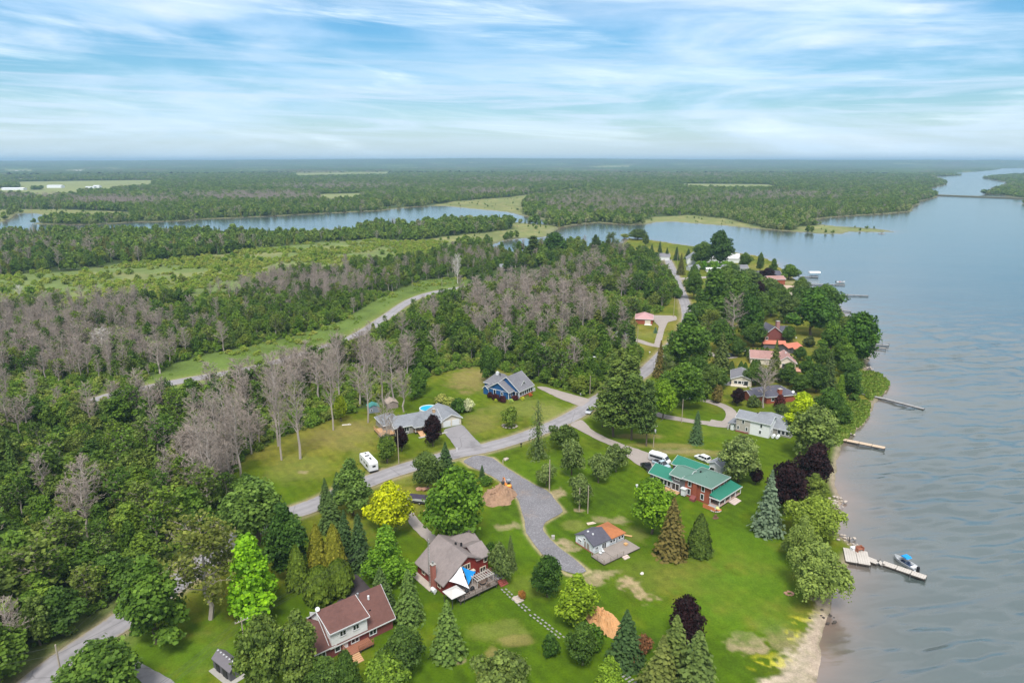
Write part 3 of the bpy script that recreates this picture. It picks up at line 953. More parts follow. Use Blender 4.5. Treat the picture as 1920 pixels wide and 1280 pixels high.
class House:
    def __init__(s, name, label, cat, px, ang, group=None):
        s.o = G(*px)
        s.ang = R(ang)
        s.root = empty(name, (s.o[0], s.o[1], 0), s.ang, label, cat, group)

    def L(s, px, py, z=0.0):                 # photo pixel (at height z) -> local u, v
        x, y = G(px, py, z)
        dx, dy = x - s.o[0], y - s.o[1]
        c, n = math.cos(s.ang), math.sin(s.ang)
        return (dx * c + dy * n, -dx * n + dy * c)

    def vol(s, u0, u1, v0, v1, h, rise, ridge, wall, roof, oh=0.4, kind='gable', trim=WHITE, pos=0.5, h2=None, z0=0.0, wname='wall', gap=True):
        """one block: walls and its roof. ridge 'u' or 'v'; pos: where the ridge sits across; h2: eave height of the far side"""
        sw = ridge == 'v'                    # work with the ridge along a; (a, b)
        a0, a1, b0, b1 = (v0, v1, u0, u1) if sw else (u0, u1, v0, v1)
        h2 = h if h2 is None else h2
        bm = b0 + (b1 - b0) * pos
        zr = max(h, h2) + rise
        P = (lambda a, b, z: (b, a, z)) if sw else (lambda a, b, z: (a, b, z))
        mb = MB()
        if kind == 'gable':
            prof = [(b0, z0), (b1, z0), (b1, h2 - 0.02), (bm, zr - 0.04), (b0, h - 0.02)]
        else:
            prof = [(b0, z0), (b1, z0), (b1, h2 - 0.02), (b0, h - 0.02)]
        n = len(prof)
        vs_ = [P(a0, b, z) for b, z in prof] + [P(a1, b, z) for b, z in prof]
        fs = [tuple(range(n - 1, -1, -1)), tuple(range(n, 2 * n))] + [(i, (i + 1) % n, n + (i + 1) % n, n + i) for i in range(n)]
        if sw:
            fs = [f[::-1] for f in fs]
        mb.add(vs_, [f[::-1] for f in fs] if not sw else [f[::-1] for f in fs])
        mb.build(wname, wall, s.root)
        t = 0.16
        rb = MB()
        s0 = (zr - h) / (bm - b0)
        s1 = (zr - h2) / (b1 - bm)
        e0, e1 = h - s0 * oh, h2 - s1 * oh
        up = 0.05
        if kind == 'gable':
            A0, A1 = a0 - oh, a1 + oh
            rb.slab(P(A0, b0 - oh, e0 + t + up), P(A1, b0 - oh, e0 + t + up), P(A1, bm, zr + t + up), P(A0, bm, zr + t + up), t)
            rb.slab(P(A0, bm, zr + t + up), P(A1, bm, zr + t + up), P(A1, b1 + oh, e1 + t + up), P(A0, b1 + oh, e1 + t + up), t)
        else:
            A0, A1 = a0 - oh, a1 + oh
            run = min((b1 - b0) / 2, (a1 - a0) / 2 - 0.05)
            q0, q1 = a0 + run, a1 - run
            z_ = t + up
            pts = [P(A0, b0 - oh, e0 + z_), P(A1, b0 - oh, e0 + z_), P(A1, b1 + oh, e1 + z_), P(A0, b1 + oh, e1 + z_), P(q0, bm, zr + z_), P(q1, bm, zr + z_)]
            lo = [P(A0, b0 - oh, e0 + up), P(A1, b0 - oh, e0 + up), P(A1, b1 + oh, e1 + up), P(A0, b1 + oh, e1 + up)]
            f = [(0, 1, 5, 4), (1, 2, 5), (2, 3, 4, 5), (3, 0, 4), (9, 8, 7, 6), (0, 6, 7, 1), (1, 7, 8, 2), (2, 8, 9, 3), (3, 9, 6, 0)]
            rb.add(pts + lo, f if not sw else [x[::-1] for x in f])
        r_ = rb.build('roof', roof, s.root)
        # fascia and rake boards
        fb = MB()
        w_ = 0.17
        for b, z, sg in ((b0 - oh, e0, -1), (b1 + oh, e1, 1)):
            p, q = P(a0 - oh, b + sg * 0.004, z + up - 0.03), P(a1 + oh, b + sg * 0.05, z + up + w_)
            fb.box(min(p[0], q[0]), min(p[1], q[1]), p[2], max(p[0], q[0]), max(p[1], q[1]), q[2])
        for A, sg in ((a0 - oh, -1), (a1 + oh, 1)):
            if kind == 'gable':
                for (bA, zA, bB, zB) in ((b0 - oh, e0, bm, zr), (bm, zr, b1 + oh, e1)):
                    pr = [P(A + sg * 0.004, bA, zA + up - 0.05), P(A + sg * 0.004, bB, zB + up - 0.05), P(A + sg * 0.004, bB, zB + up + t + 0.02), P(A + sg * 0.004, bA, zA + up + t + 0.02)]
                    pq = [P(A + sg * 0.06, bA, zA + up - 0.05), P(A + sg * 0.06, bB, zB + up - 0.05), P(A + sg * 0.06, bB, zB + up + t + 0.02), P(A + sg * 0.06, bA, zA + up + t + 0.02)]
                    fb.add(pr + pq, [(0, 1, 2, 3), (7, 6, 5, 4), (0, 4, 5, 1), (1, 5, 6, 2), (2, 6, 7, 3), (3, 7, 4, 0)])
            else:
                p, q = P(A + sg * 0.004, b0 - oh, e0 + up - 0.03), P(A + sg * 0.05, b1 + oh, e0 + up + w_)
                fb.box(min(p[0], q[0]), min(p[1], q[1]), p[2], max(p[0], q[0]), max(p[1], q[1]), q[2])
        if trim is not None:
            fb.build('fascia', trim, s.root)
        return r_

    def part(s, name, mb, m, parent=None):
        return mb.build(name, m, parent or s.root)

    def win(s, face, plane, p, z, w_, h, frame=WHITE, mull=1, name='window'):
        """a framed window on a wall: face is the outward side, p the position along the wall (centre), z its sill"""
        key = (round(w_, 2), round(h, 2), mull, frame.name)
        if key not in WIN_ME:
            a = MB()
            b = 0.12
            a.box(-w_ / 2 - b, -0.10, -b, w_ / 2 + b, 0.03, 0)
            a.box(-w_ / 2 - b, -0.10, h, w_ / 2 + b, 0.03, h + b)
            a.box(-w_ / 2 - b, -0.10, 0, -w_ / 2, 0.03, h)
            a.box(w_ / 2, -0.10, 0, w_ / 2 + b, 0.03, h)
            for i in range(1, mull):
                x = -w_ / 2 + w_ * i / mull
                a.box(x - 0.05, -0.085, 0, x + 0.05, 0.02, h)
            g = MB()
            g.box(-w_ / 2, -0.035, 0, w_ / 2, 0.02, h)
            WIN_ME[key] = (a.mesh('window'), g.mesh('pane'))
        fr, gl = WIN_ME[key]
        o = mesh_obj(name, fr, frame, s.root)
        rz = {'-v': 0, '+u': 90, '+v': 180, '-u': -90}[face]
        o.rotation_euler = (0, 0, R(rz))
        o.location = (p, plane, z) if face in '-v+v' else (plane, p, z)
        mesh_obj('pane', gl, GLASS, o)
        return o

    def door(s, face, plane, p, z, w_, h, m, panels=1, name='door'):
        a = MB()
        for i in range(panels):
            z0, z1 = h * i / panels, h * (i + 1) / panels - 0.03
            a.box(-w_ / 2, -0.07, z0, w_ / 2, 0.02, z1)
        o = a.build(name, m, s.root)
        rz = {'-v': 0, '+u': 90, '+v': 180, '-u': -90}[face]
        o.rotation_euler = (0, 0, R(rz))
        o.location = (p, plane, z) if face in '-v+v' else (plane, p, z)
        k = MB()
        k.box(w_ / 2 - 0.2, -0.13, h * 0.45, w_ / 2 - 0.08, -0.072, h * 0.45 + 0.1)
        k.build('handle', DARK, o)
        return o

    def box(s, name, m, *c, parent=None):
        return MB().box(*c).build(name, m, parent or s.root)

    def chimney(s, u, v, z0, z1, a=0.7, m=BRICK):
        o = MB().box(u - a / 2, v - a / 2, z0, u + a / 2, v + a / 2, z1).build('chimney', m, s.root)
        MB().box(u - a / 2 - 0.08, v - a / 2 - 0.08, z1, u + a / 2 + 0.08, v + a / 2 + 0.08, z1 + 0.12).build('cap', PLINTH, o)
        return o

    def vents(s, pts):
        for u, v, z in pts:
            MB().box(u - 0.16, v - 0.16, z - 0.3, u + 0.16, v + 0.16, z + 0.35).build('roof_vent', BLACK, s.root)

    def deck(s, u0, u1, v0, v1, z, m, along='u', rail=None, name='deck', rm=None, pickets=True):
        """boards on joists and posts; rail: list of straight runs ((u,v),(u,v))"""
        b = MB()
        n = max(2, int(((v1 - v0) if along == 'u' else (u1 - u0)) / 0.28))
        for i in range(n):
            if along == 'u':
                d = (v1 - v0) / n
                b.box(u0, v0 + d * i, z - 0.05, u1, v0 + d * (i + 1) - 0.025, z)
            else:
                d = (u1 - u0) / n
                b.box(u0 + d * i, v0, z - 0.05, u0 + d * (i + 1) - 0.025, v1, z)
        o = b.build(name, m, s.root)
        o['kind'] = 'stuff'
        f = MB()
        f.box(u0 + 0.05, v0 + 0.05, z - 0.25, u1 - 0.05, v1 - 0.05, z - 0.052)
        for u in (u0 + 0.2, (u0 + u1) / 2, u1 - 0.2):
            for v in (v0 + 0.2, v1 - 0.2):
                f.box(u - 0.08, v - 0.08, 0, u + 0.08, v + 0.08, z - 0.252)
        f.build('deck_frame', WOOD_DARK, s.root)
        for (a, c) in rail or []:
            rr = MB()
            L_ = math.hypot(c[0] - a[0], c[1] - a[1])
            d = ((c[0] - a[0]) / L_, (c[1] - a[1]) / L_)
            k = max(1, int(L_ / 1.6))
            for i in range(k + 1):
                p = (a[0] + d[0] * L_ * i / k, a[1] + d[1] * L_ * i / k)
                rr.box(p[0] - 0.05, p[1] - 0.05, z, p[0] + 0.05, p[1] + 0.05, z + 1.0)
            for zz, th in ((z + 0.95, 0.06), (z + 0.15, 0.04)):
                rr.tube((a[0], a[1], zz), (c[0], c[1], zz), th, th, 4)
            if pickets:
                for i in range(int(L_ / 0.22)):
                    p = (a[0] + d[0] * 0.22 * i, a[1] + d[1] * 0.22 * i)
                    rr.box(p[0] - 0.02, p[1] - 0.02, z + 0.15, p[0] + 0.02, p[1] + 0.02, z + 0.93)
            rr.build('railing', rm or m, s.root)
        return o

    def steps(s, u, v, w_, z, n, dirn, m, run=0.32, name='step'):
        du, dv = {'-u': (-1, 0), '+u': (1, 0), '-v': (0, -1), '+v': (0, 1)}[dirn]
        for i in range(n):
            zz = z * (n - i) / (n + 1)
            c = (u + du * run * (i + 0.5), v + dv * run * (i + 0.5))
            hu, hv = (run / 2, w_ / 2) if du else (w_ / 2, run / 2)
            MB().box(c[0] - hu, c[1] - hv, max(zz - 0.22, 0), c[0] + hu, c[1] + hv, zz).build(name, m, s.root)


def blue_house():
    h = House('house', 'bright blue house with white trim, grey gables and a long row of sunroom windows', 'house', (953.8, 748.9), 54)
    h.vol(0, 4.4, 0, 8.9, 2.6, 2.7, 'u', W_BLUE, ROOF_GREY)
    h.vol(3.0, 11.5, -2.35, 8.4, 2.7, 4.1, 'u', W_BLUE, ROOF_GREY)
    h.vol(4.6, 11.0, 4.5, 14.2, 2.65, 3.1, 'v', W_BLUE, ROOF_GREY, kind='hip')
    h.vol(-0.2, 3.4, 8.9, 11.0, 2.2, 0.9, 'u', W_BLUE, ROOF_GREY, oh=0.3)
    # gable dormer on the front slope
    h.vol(5.9, 8.7, -0.9, 2.6, 3.7, 1.3, 'v', WHITE, ROOF_GREY, oh=0.3, z0=3.2, wname='dormer_wall')
    h.win('-v', -0.92, 7.3, 3.95, 0.7, 0.7)
    for i in range(6):
        h.win('-v', -2.36, 3.95 + i * 1.32, 0.75, 0.95, 1.35, mull=1)
    for v in (-0.3, -1.5):
        h.win('-u', 2.99, v, 0.75, 0.85, 1.35)
    h.win('-u', -0.01, 6.1, 0.9, 0.85, 1.5)
    h.win('-u', -0.01, 2.9, 1.1, 0.8, 0.9)
    h.win('-v', -0.01, 1.6, 0.9, 0.7, 1.5)
    t = MB()
    for (u0, v0, u1, v1) in ((-0.06, -0.06, 0.14, 0.14), (-0.06, 8.76, 0.14, 8.96), (2.94, -2.41, 3.14, -2.21), (11.36, -2.41, 11.56, -2.21)):
        h.part('corner_board', MB().box(u0, v0, 0.0, u1, v1, 2.55), WHITE)
    h.part('belt_board', MB().box(-0.05, 0.14, 2.5, -0.008, 8.76, 2.68), WHITE)
    h.part('eave_board', MB().box(3.14, -2.40, 2.15, 11.36, -2.362, 2.62), WHITE)
    h.part('plinth', MB().box(2.95, -2.42, 0, 11.6, -2.37, 0.5).box(11.52, -2.37, 0, 11.6, 4, 0.5), BRICK)
    h.part('porch_step', MB().box(11.6, -2.3, 0, 13.1, -0.4, 0.4), PLINTH)
    h.part('porch_rail', MB().box(11.62, -2.32, 0.4, 13.0, -2.24, 1.3).box(12.95, -2.24, 0.4, 13.03, -0.5, 1.3), WHITE)
    h.vents([(8.8, 3.6, 6.7), (6.5, 8.6, 5.9)])
    c = MB().box(6.9, 9.9, 5.2, 7.7, 10.8, 6.4)
    h.part('flue', c, WHITE)
    return h


def bungalow():
    h = House('house', 'grey-roofed bungalow with double garage, wooden porch and round pool behind', 'house', (827.7, 802.2), 28)
    h.vol(0, 6.7, 0, 10.8, 2.3, 1.55, 'v', W_CREAM, ROOF_LGREY)
    h.vol(-14.7, 0.02, 0.6, 8.6, 2.6, 2.0, 'u', W_BEIGE, ROOF_LGREY, kind='gable')
    h.vol(-4.6, -0.6, -0.9, 5.0, 2.55, 1.5, 'v', W_BEIGE, ROOF_LGREY, kind='hip')
    h.vol(-9.0, -4.4, -1.3, 5.2, 2.6, 1.75, 'v', W_BEIGE, ROOF_LGREY, kind='hip', z0=2.3, wname='porch_ceiling')
    h.vol(-17.0, -11.6, 4.5, 12.5, 2.5, 1.6, 'v', W_BEIGE, ROOF_LGREY, kind='hip')
    for u in (1.85, 4.85):
        h.door('-v', -0.02, u, 0.05, 2.45, 2.0, WHITE, 4, 'garage_door')
    h.win('-v', 0.59, -11.4, 0.9, 2.1, 1.3, mull=3)
    h.win('-v', -0.91, -2.4, 0.9, 1.5, 1.2, mull=2)
    h.win('-v', 0.59, -11.0, 0.15, 0.7, 0.4)
    h.win('-u', -14.71, 3.0, 0.9, 0.9, 1.3)
    h.win('-u', -14.71, 6.0, 0.9, 1.6, 1.3, mull=2)
    h.door('-v', 0.58, -6.7, 0.8, 1.0, 1.75, WHITE)
    h.deck(-9.0, -4.62, -1.2, 0.58, 0.8, WOOD_TAN, rail=[((-6.2, -1.15), (-4.7, -1.15))])
    h.part('porch_post', MB().box(-8.95, -1.25, 0.8, -8.8, -1.1, 2.3), WHITE)
    h.part('porch_post', MB().box(-4.85, -1.25, 0.8, -4.7, -1.1, 2.3), WHITE)
    rp = MB()
    rp.add([(-8.2, -1.22, 0.8), (-6.6, -1.22, 0.8), (-6.6, -3.9, 0.1), (-8.2, -3.9, 0.1), (-8.2, -1.22, 0.68), (-6.6, -1.22, 0.68), (-6.6, -3.9, 0.02), (-8.2, -3.9, 0.02)],
           [(3, 2, 1, 0), (4, 5, 6, 7), (0, 1, 5, 4), (1, 2, 6, 5), (2, 3, 7, 6), (3, 0, 4, 7)])
    h.part('ramp', rp, WOOD_TAN)
    h.part('walkway', MB().box(-9.0, -4.6, 0.05, 0.2, -3.75, 0.13), PLINTH)
    h.deck(-19.3, -14.8, 0.6, 7.2, 0.8, WOOD_TAN, rail=[((-19.25, 0.7), (-19.25, 7.1)), ((-19.25, 0.65), (-14.9, 0.65))])
    h.chimney(-1.0, 3.6, 2.6, 5.2, 0.8, mat('buff_brick', (0.46, 0.30, 0.17), 0.85, 0.2, 5.0))
    h.vents([(-9.3, 5.6, 4.4), (-12.0, 5.4, 4.4), (-13.4, 9.5, 3.8)])
    # the pool
    p = House('swimming_pool', 'round above-ground pool of blue water behind the grey bungalow', 'pool', (804, 771), 0)
    mb = MB()
    ns, ro, ri, zt = 36, 3.1, 2.86, 1.25
    ring = []
    for r_, z in ((ro, 0.0), (ro, zt), (ri, zt), (ri, 0.1)):
        ring += [(r_ * math.cos(2 * math.pi * i / ns), r_ * math.sin(2 * math.pi * i / ns), z) for i in range(ns)]
    mb.add(ring, [(k * ns + i, k * ns + (i + 1) % ns, (k + 1) * ns + (i + 1) % ns, (k + 1) * ns + i) for k in range(3) for i in range(ns)])
    p.part('pool_wall', mb, WHITE)
    wm = MB()
    wm.add([(ri * math.cos(2 * math.pi * i / ns), ri * math.sin(2 * math.pi * i / ns), 1.08) for i in range(ns)], [tuple(range(ns))])
    p.part('pool_water', wm, mat('pool_water', (0.03, 0.38, 0.58), 0.05, 0.08, 0.8, bump=0.02, spec=0.5))
    ld = MB()
    for sx in (-0.25, 0.25):
        ld.tube((0.6 + sx, -2.7, 0.9), (0.6 + sx, -3.2, 1.9), 0.04)
        ld.tube((0.6 + sx, -3.2, 1.9), (0.6 + sx, -3.9, 0), 0.04)
    for i in range(4):
        ld.box(0.35, -3.85 + i * 0.16, 0.25 + i * 0.42, 0.85, -3.70 + i * 0.16, 0.30 + i * 0.42)
    p.part('ladder', ld, WHITE)


def red_house():
    h = House('house', 'dark red board house with taupe roof, brick chimney and big deck under sails', 'house', (832.5, 1115), 39)
    h.vol(0, 8.2, 0, 9.5, 2.3, 1.45, 'v', W_RED, ROOF_TAUPE, pos=0.655, h2=4.75, trim=ROOF_TAUPE)
    h.vol(7.9, 10.6, 0.05, 5.6, 4.6, 1.35, 'u', W_RED, ROOF_TAUPE, trim=ROOF_TAUPE)
    h.vol(6.0, 12.2, 5.2, 11.5, 3.9, 1.5, 'u', W_RED, ROOF_TAUPE, trim=ROOF_TAUPE)
    tan = mat('tan_trim', (0.62, 0.54, 0.42), 0.7, 0.1)
    h.win('-v', -0.01, 5.2, 3.4, 1.7, 1.05, frame=tan, mull=3)
    h.win('-v', -0.01, 9.2, 1.3, 1.2, 1.0, frame=tan, mull=2)
    h.win('-v', -0.01, 9.9, 3.3, 0.7, 1.0, frame=tan, mull=1)
    h.win('-v', -0.01, 5.6, 1.0, 2.2, 1.65, mull=3, name='patio_door')
    h.part('awning', MB().box(4.3, -0.7, 2.75, 7.0, -0.01, 2.9), tan)
    for v in (1.6, 4.0, 7.2):
        h.win('-u', -0.01, v, 0.9, 0.9, 0.8, frame=tan)
    c = h.chimney(-0.42, 3.0, 0, 5.3, 0.8, mat('chimney_brick', (0.33, 0.12, 0.09), 0.85, 0.25, 6.0, stripes=('Z', 0.2, 0.02)))
    MB().tube((-0.42, 3.0, 5.42), (-0.42, 3.0, 5.9), 0.2, 0.2, 8).build('flue', STEEL, c)
    h.part('propane_tank', MB().tube((-1.2, 1.2, 0.7), (-1.2, 2.3, 0.7), 0.42, 0.42, 10).box(-1.4, 1.3, 0, -1.0, 1.4, 0.4).box(-1.4, 2.1, 0, -1.0, 2.2, 0.4), WHITE)
    h.part('path', MB().box(-1.6, 2.6, 0.02, -0.1, 9.6, 0.14), STONE)
    # lattice antenna mast beside the chimney
    m = MB()
    for a in range(3):
        x, y = 0.16 * math.cos(a * 2.094), 0.16 * math.sin(a * 2.094)
        m.tube((-0.7 + x, 3.9 + y, 0), (-0.7 + x, 3.9 + y, 10.5), 0.03, 0.03, 4)
    for k in range(17):
        z = 0.5 + k * 0.6
        for a in range(3):
            p = [(-0.7 + 0.16 * math.cos(b * 2.094), 3.9 + 0.16 * math.sin(b * 2.094)) for b in (a, a + 1)]
            m.tube((*p[0], z), (*p[1], z + 0.3), 0.016, 0.016, 3)
    h.part('antenna_mast', m, STEEL)
    h.vents([(6.4, 5.2, 6.0), (7.2, 4.4, 6.0)])
    # deck
    h.deck(0.6, 9.4, -4.6, -0.05, 0.9, WOOD_GREY, along='u', rail=[((0.65, -4.55), (9.35, -4.55)), ((0.65, -4.55), (0.65, -2.4)), ((9.35, -4.5), (9.35, -2.0))], rm=mat('grey_brown_rail', (0.17, 0.125, 0.105), 0.85, 0.2))
    h.deck(9.45, 12.2, -3.6, -0.6, 0.88, mat('grey_boards', (0.34, 0.33, 0.34), 0.8, 0.2, 4.0, stripes=('X', 0.15, 0.02)), along='v', name='landing')
    h.steps(10.9, -3.6, 1.8, 0.88, 4, '-v', mat('red_step', (0.27, 0.07, 0.055), 0.8, 0.2), 0.34)
    # pergola strip
    p = House('pergola', 'slatted white pergola top over the deck of the dark red house', 'pergola', (832.5, 1115), 39)
    for u in (5.3, 9.1):
        for v in (-1.9, -3.6):
            p.part('post', MB().box(u - 0.05, v - 0.05, 0.9, u + 0.05, v + 0.05, 2.6), SLATW)
    for v in (-1.9, -3.6):
        p.part('beam', MB().box(5.1, v - 0.05, 2.6, 9.3, v + 0.05, 2.72), SLATW)
    me = MB().box(-0.05, -2.0, 0, 0.05, 0.35, 0.1).mesh('slat')
    for i in range(8):
        mesh_obj('slat', me, SLATW, p.root, (5.25 + i * 0.54, -1.9, 2.722))
    # sails
    for nm, lab, pts, m in (('shade_sail', 'white triangular shade sail stretched over the deck of the red house', [(0.9, -0.5, 2.9), (3.9, -0.2, 5.0), (3.2, -3.9, 2.1)], mat('white_sail', (0.66, 0.66, 0.68), 0.7, 0.04)),
                            ('shade_sail', 'blue triangular shade sail beside the white sail on the deck', [(4.1, -0.2, 4.6), (6.9, -0.9, 2.7), (3.6, -3.0, 2.2)], mat('blue_sail', (0.01, 0.24, 0.62), 0.6, 0.05))):
        root = House(nm, lab, 'shade sail', (832.5, 1115), 39, 'shade sails over the red house deck')
        b = MB()
        A, B, Cc = (Vector(q) for q in pts)
        n = 8
        idx = {}
        vs_ = []
        cen = (A + B + Cc) / 3
        for i in range(n + 1):
            for j in range(n + 1 - i):
                k = n - i - j
                q = (A * i + B * j + Cc * k) / n
                e = min(i, j, k) / (n / 3)
                pull = 0.13 * (1 - e) * (4 * max(i * j, j * k, i * k) / n ** 2)
                q = q + (cen - q) * pull - Vector((0, 0, 0.25 * e))
                idx[(i, j)] = len(vs_)
                vs_.append(tuple(q))
        fs = []
        for i in range(n):
            for j in range(n - i):
                fs.append((idx[(i, j)], idx[(i + 1, j)], idx[(i, j + 1)]))
                if j < n - i - 1:
                    fs.append((idx[(i + 1, j)], idx[(i + 1, j + 1)], idx[(i, j + 1)]))
        nv = len(vs_)
        b.add(vs_ + [(q[0], q[1], q[2] - 0.02) for q in vs_], fs + [tuple(nv + t for t in f[::-1]) for f in fs])
        b.build('cloth', m, root.root)
        pb = MB()
        q = pts[2]
        pb.tube((q[0], q[1], 0.9), (q[0], q[1], q[2] + 0.1), 0.05)
        pb.build('pole', DARK, root.root)
    # gazebo at the near corner
    g = House('gazebo', 'small gazebo with pale hipped canopy at the near corner of the deck', 'gazebo', (832.5, 1115), 39)
    gx, gy, gw = 0.2, -3.2, 1.35
    for sx in (-1, 1):
        for sy in (-1, 1):
            g.part('post', MB().box(gx + sx * gw - 0.05, gy + sy * gw - 0.05, 0.0, gx + sx * gw + 0.05, gy + sy * gw + 0.05, 2.3), DARK)
    k = gw + 0.25
    cp = MB()
    cp.add([(gx - k, gy - k, 2.3), (gx + k, gy - k, 2.3), (gx + k, gy + k, 2.3), (gx - k, gy + k, 2.3), (gx - 0.5, gy, 2.95), (gx + 0.5, gy, 2.95)], [(0, 1, 5, 4), (1, 2, 5), (2, 3, 4, 5), (3, 0, 4), (3, 2, 1, 0)])
    g.part('canopy', cp, mat('pale_canvas', (0.50, 0.48, 0.46), 0.8, 0.08))
    # things on the deck
    for i, (u, v, lab) in enumerate(((2.9, -3.4, 'black covered barbecue nearest the gazebo on the deck'), (4.3, -3.3, 'black covered barbecue below the blue sail'))):
        b = House('barbecue', lab, 'barbecue', (832.5, 1115), 39, 'barbecues on the deck')
        mb = MB().blob((u, v, 1.35), (0.5, 0.4, 0.5), i + 3, 2, 0.08)
        b.part('cover', mb, BLACK)
        b.part('stand', MB().box(u - 0.4, v - 0.3, 0.9, u + 0.4, v + 0.3, 1.1), DARK)
    t = House('patio_table', 'round brown patio table on the deck by the pergola', 'table', (832.5, 1115), 39)
    mt = mat('brown_wicker', (0.16, 0.11, 0.085), 0.7, 0.25, 6)
    t.part('table_top', MB().tube((6.9, -3.0, 1.6), (6.9, -3.0, 1.66), 0.75, 0.75, 14), mt)
    t.part('leg', MB().tube((6.9, -3.0, 0.9), (6.9, -3.0, 1.6), 0.09), mt)
    for i, a in enumerate((20, 110, 200, 290)):
        c = House('patio_chair', ['brown patio chair on the house side of the deck table', 'brown patio chair at the far side of the deck table', 'brown patio chair on the gazebo side of the deck table', 'brown patio chair between deck table and railing'][(i + 1) % 4], 'chair', (832.5, 1115), 39, 'chairs round the deck table')
        x, y = 6.9 + 1.15 * math.cos(R(a)), -3.0 + 1.15 * math.sin(R(a))
        c.part('seat', MB().box(x - 0.27, y - 0.27, 1.3, x + 0.27, y + 0.27, 1.37), mt)
        bx, by = 0.26 * math.cos(R(a)), 0.26 * math.sin(R(a))
        c.part('backrest', MB().box(x + bx - 0.2, y + by - 0.2, 1.372, x + bx + 0.2, y + by + 0.2, 1.85), mt)
        for sx in (-0.22, 0.22):
            for sy in (-0.22, 0.22):
                c.part('leg', MB().box(x + sx - 0.03, y + sy - 0.03, 0.9, x + sx + 0.03, y + sy + 0.03, 1.3), mt)
    bw = mat('cable_reel_wood', (0.33, 0.19, 0.12), 0.85, 0.25)
    for i, (u, v, lab) in enumerate(((11.0, -0.3, 'wooden cable reel by the red house wall, nearer the deck'), (12.0, -0.9, 'wooden cable reel at the outer edge of the landing'))):
        b = House('cable_reel', lab, 'cable reel', (832.5, 1115), 39, 'wooden reels beside the landing')
        b.part('flange', MB().tube((u, v - 0.3, 0.95), (u, v - 0.22, 0.95), 0.55, 0.55, 16), bw)
        b.part('flange', MB().tube((u, v + 0.3, 0.95), (u, v + 0.22, 0.95), 0.55, 0.55, 16), bw)
        b.part('drum', MB().tube((u, v - 0.218, 0.95), (u, v + 0.218, 0.95), 0.25, 0.25, 12).box(u - .2, v - .2, 0, u + .2, v + .2, 0.6), bw)


def brown_house():
    h = House('house', 'brown-shingled house with white upper storey and red brick ground floor', 'house', (576.3, 1254.8), 39.7)
    h.vol(0, 4.6, 0, 9.1, 2.3, 2.0, 'u', BRICK_OLD, ROOF_BROWN)
    h.vol(4.4, 15.9, 0.02, 9.1, 2.3, 3.9, 'u', BRICK_OLD, ROOF_BROWN)
    d = MB()
    d.prism([(-0.25, 2.35), (4.4, 2.35), (4.4, 6.05), (-0.25, 4.95)], 'x', 4.35, 10.9)
    h.part('upper_wall', d, W_WHITE)
    r_ = MB()
    r_.slab((4.0, -0.65, 5.05), (11.25, -0.65, 5.05), (11.25, 4.55, 6.52), (4.0, 4.55, 6.52), 0.16)
    h.part('dormer_roof', r_, ROOF_BROWN)
    h.part('dormer_trim', MB().box(4.0, -0.71, 4.88, 11.25, -0.654, 5.08).prism([(-0.65, 4.86), (4.5, 6.31), (4.5, 6.55), (-0.65, 5.08)], 'x', 3.93, 3.997).prism([(-0.65, 4.86), (4.5, 6.31), (4.5, 6.55), (-0.65, 5.08)], 'x', 11.253, 11.32), WHITE)
    h.part('gable_panel', MB().prism([(0.0, 4.8), (4.55, 6.1), (8.2, 4.2), (8.2, 3.3), (0.0, 3.3)], 'x', 4.30, 4.348), W_WHITE)
    h.win('-v', -0.26, 6.4, 3.5, 1.0, 0.9, mull=2)
    h.win('-v', -0.26, 8.8, 3.5, 1.0, 0.9, mull=2)
    h.win('-v', -0.01, 2.6, 0.8, 1.2, 1.1, mull=2)
    h.win('-v', 0.01, 5.4, 0.8, 0.8, 1.1)
    h.win('-v', 0.01, 12.0, 0.8, 1.2, 1.1, mull=2)
    h.win('-v', 0.01, 8.6, 0.95, 1.3, 1.0, mull=2)
    h.door('-v', 0.0, 6.8, 0.7, 0.95, 1.75, WHITE)
    h.deck(6.2, 11.0, -2.2, -0.02, 0.7, mat('red_brown_deck', (0.30, 0.125, 0.075), 0.8, 0.2, 4.0, stripes=('X', 0.15, 0.02)), along='v', rail=[((8.2, -2.15), (10.95, -2.15)), ((6.25, -2.15), (6.25, -0.1))])
    h.steps(7.3, -2.2, 1.7, 0.7, 5, '-v', WOOD_TAN, 0.36)
    h.vents([(12.6, 2.0, 3.9)])
    h.part('roof_fan', MB().tube((11.6, 4.2, 5.8), (11.6, 4.2, 6.8), 0.16, 0.2, 8), STEEL)
    h.part('roof_fan', MB().tube((13.2, 3.4, 5.2), (13.2, 3.4, 6.0), 0.2, 0.2, 8), WHITE)
    dish = MB().tube((4.4, 4.6, 6.3), (4.4, 4.6, 6.9), 0.04)
    dish.tube((4.3, 4.4, 6.9), (4.2, 4.25, 7.0), 0.15, 0.4, 10)
    h.part('satellite_dish', dish, WHITE)
    h.part('lamp', MB().box(15.9, -0.1, 1.7, 16.2, 0.25, 2.1), WHITE)


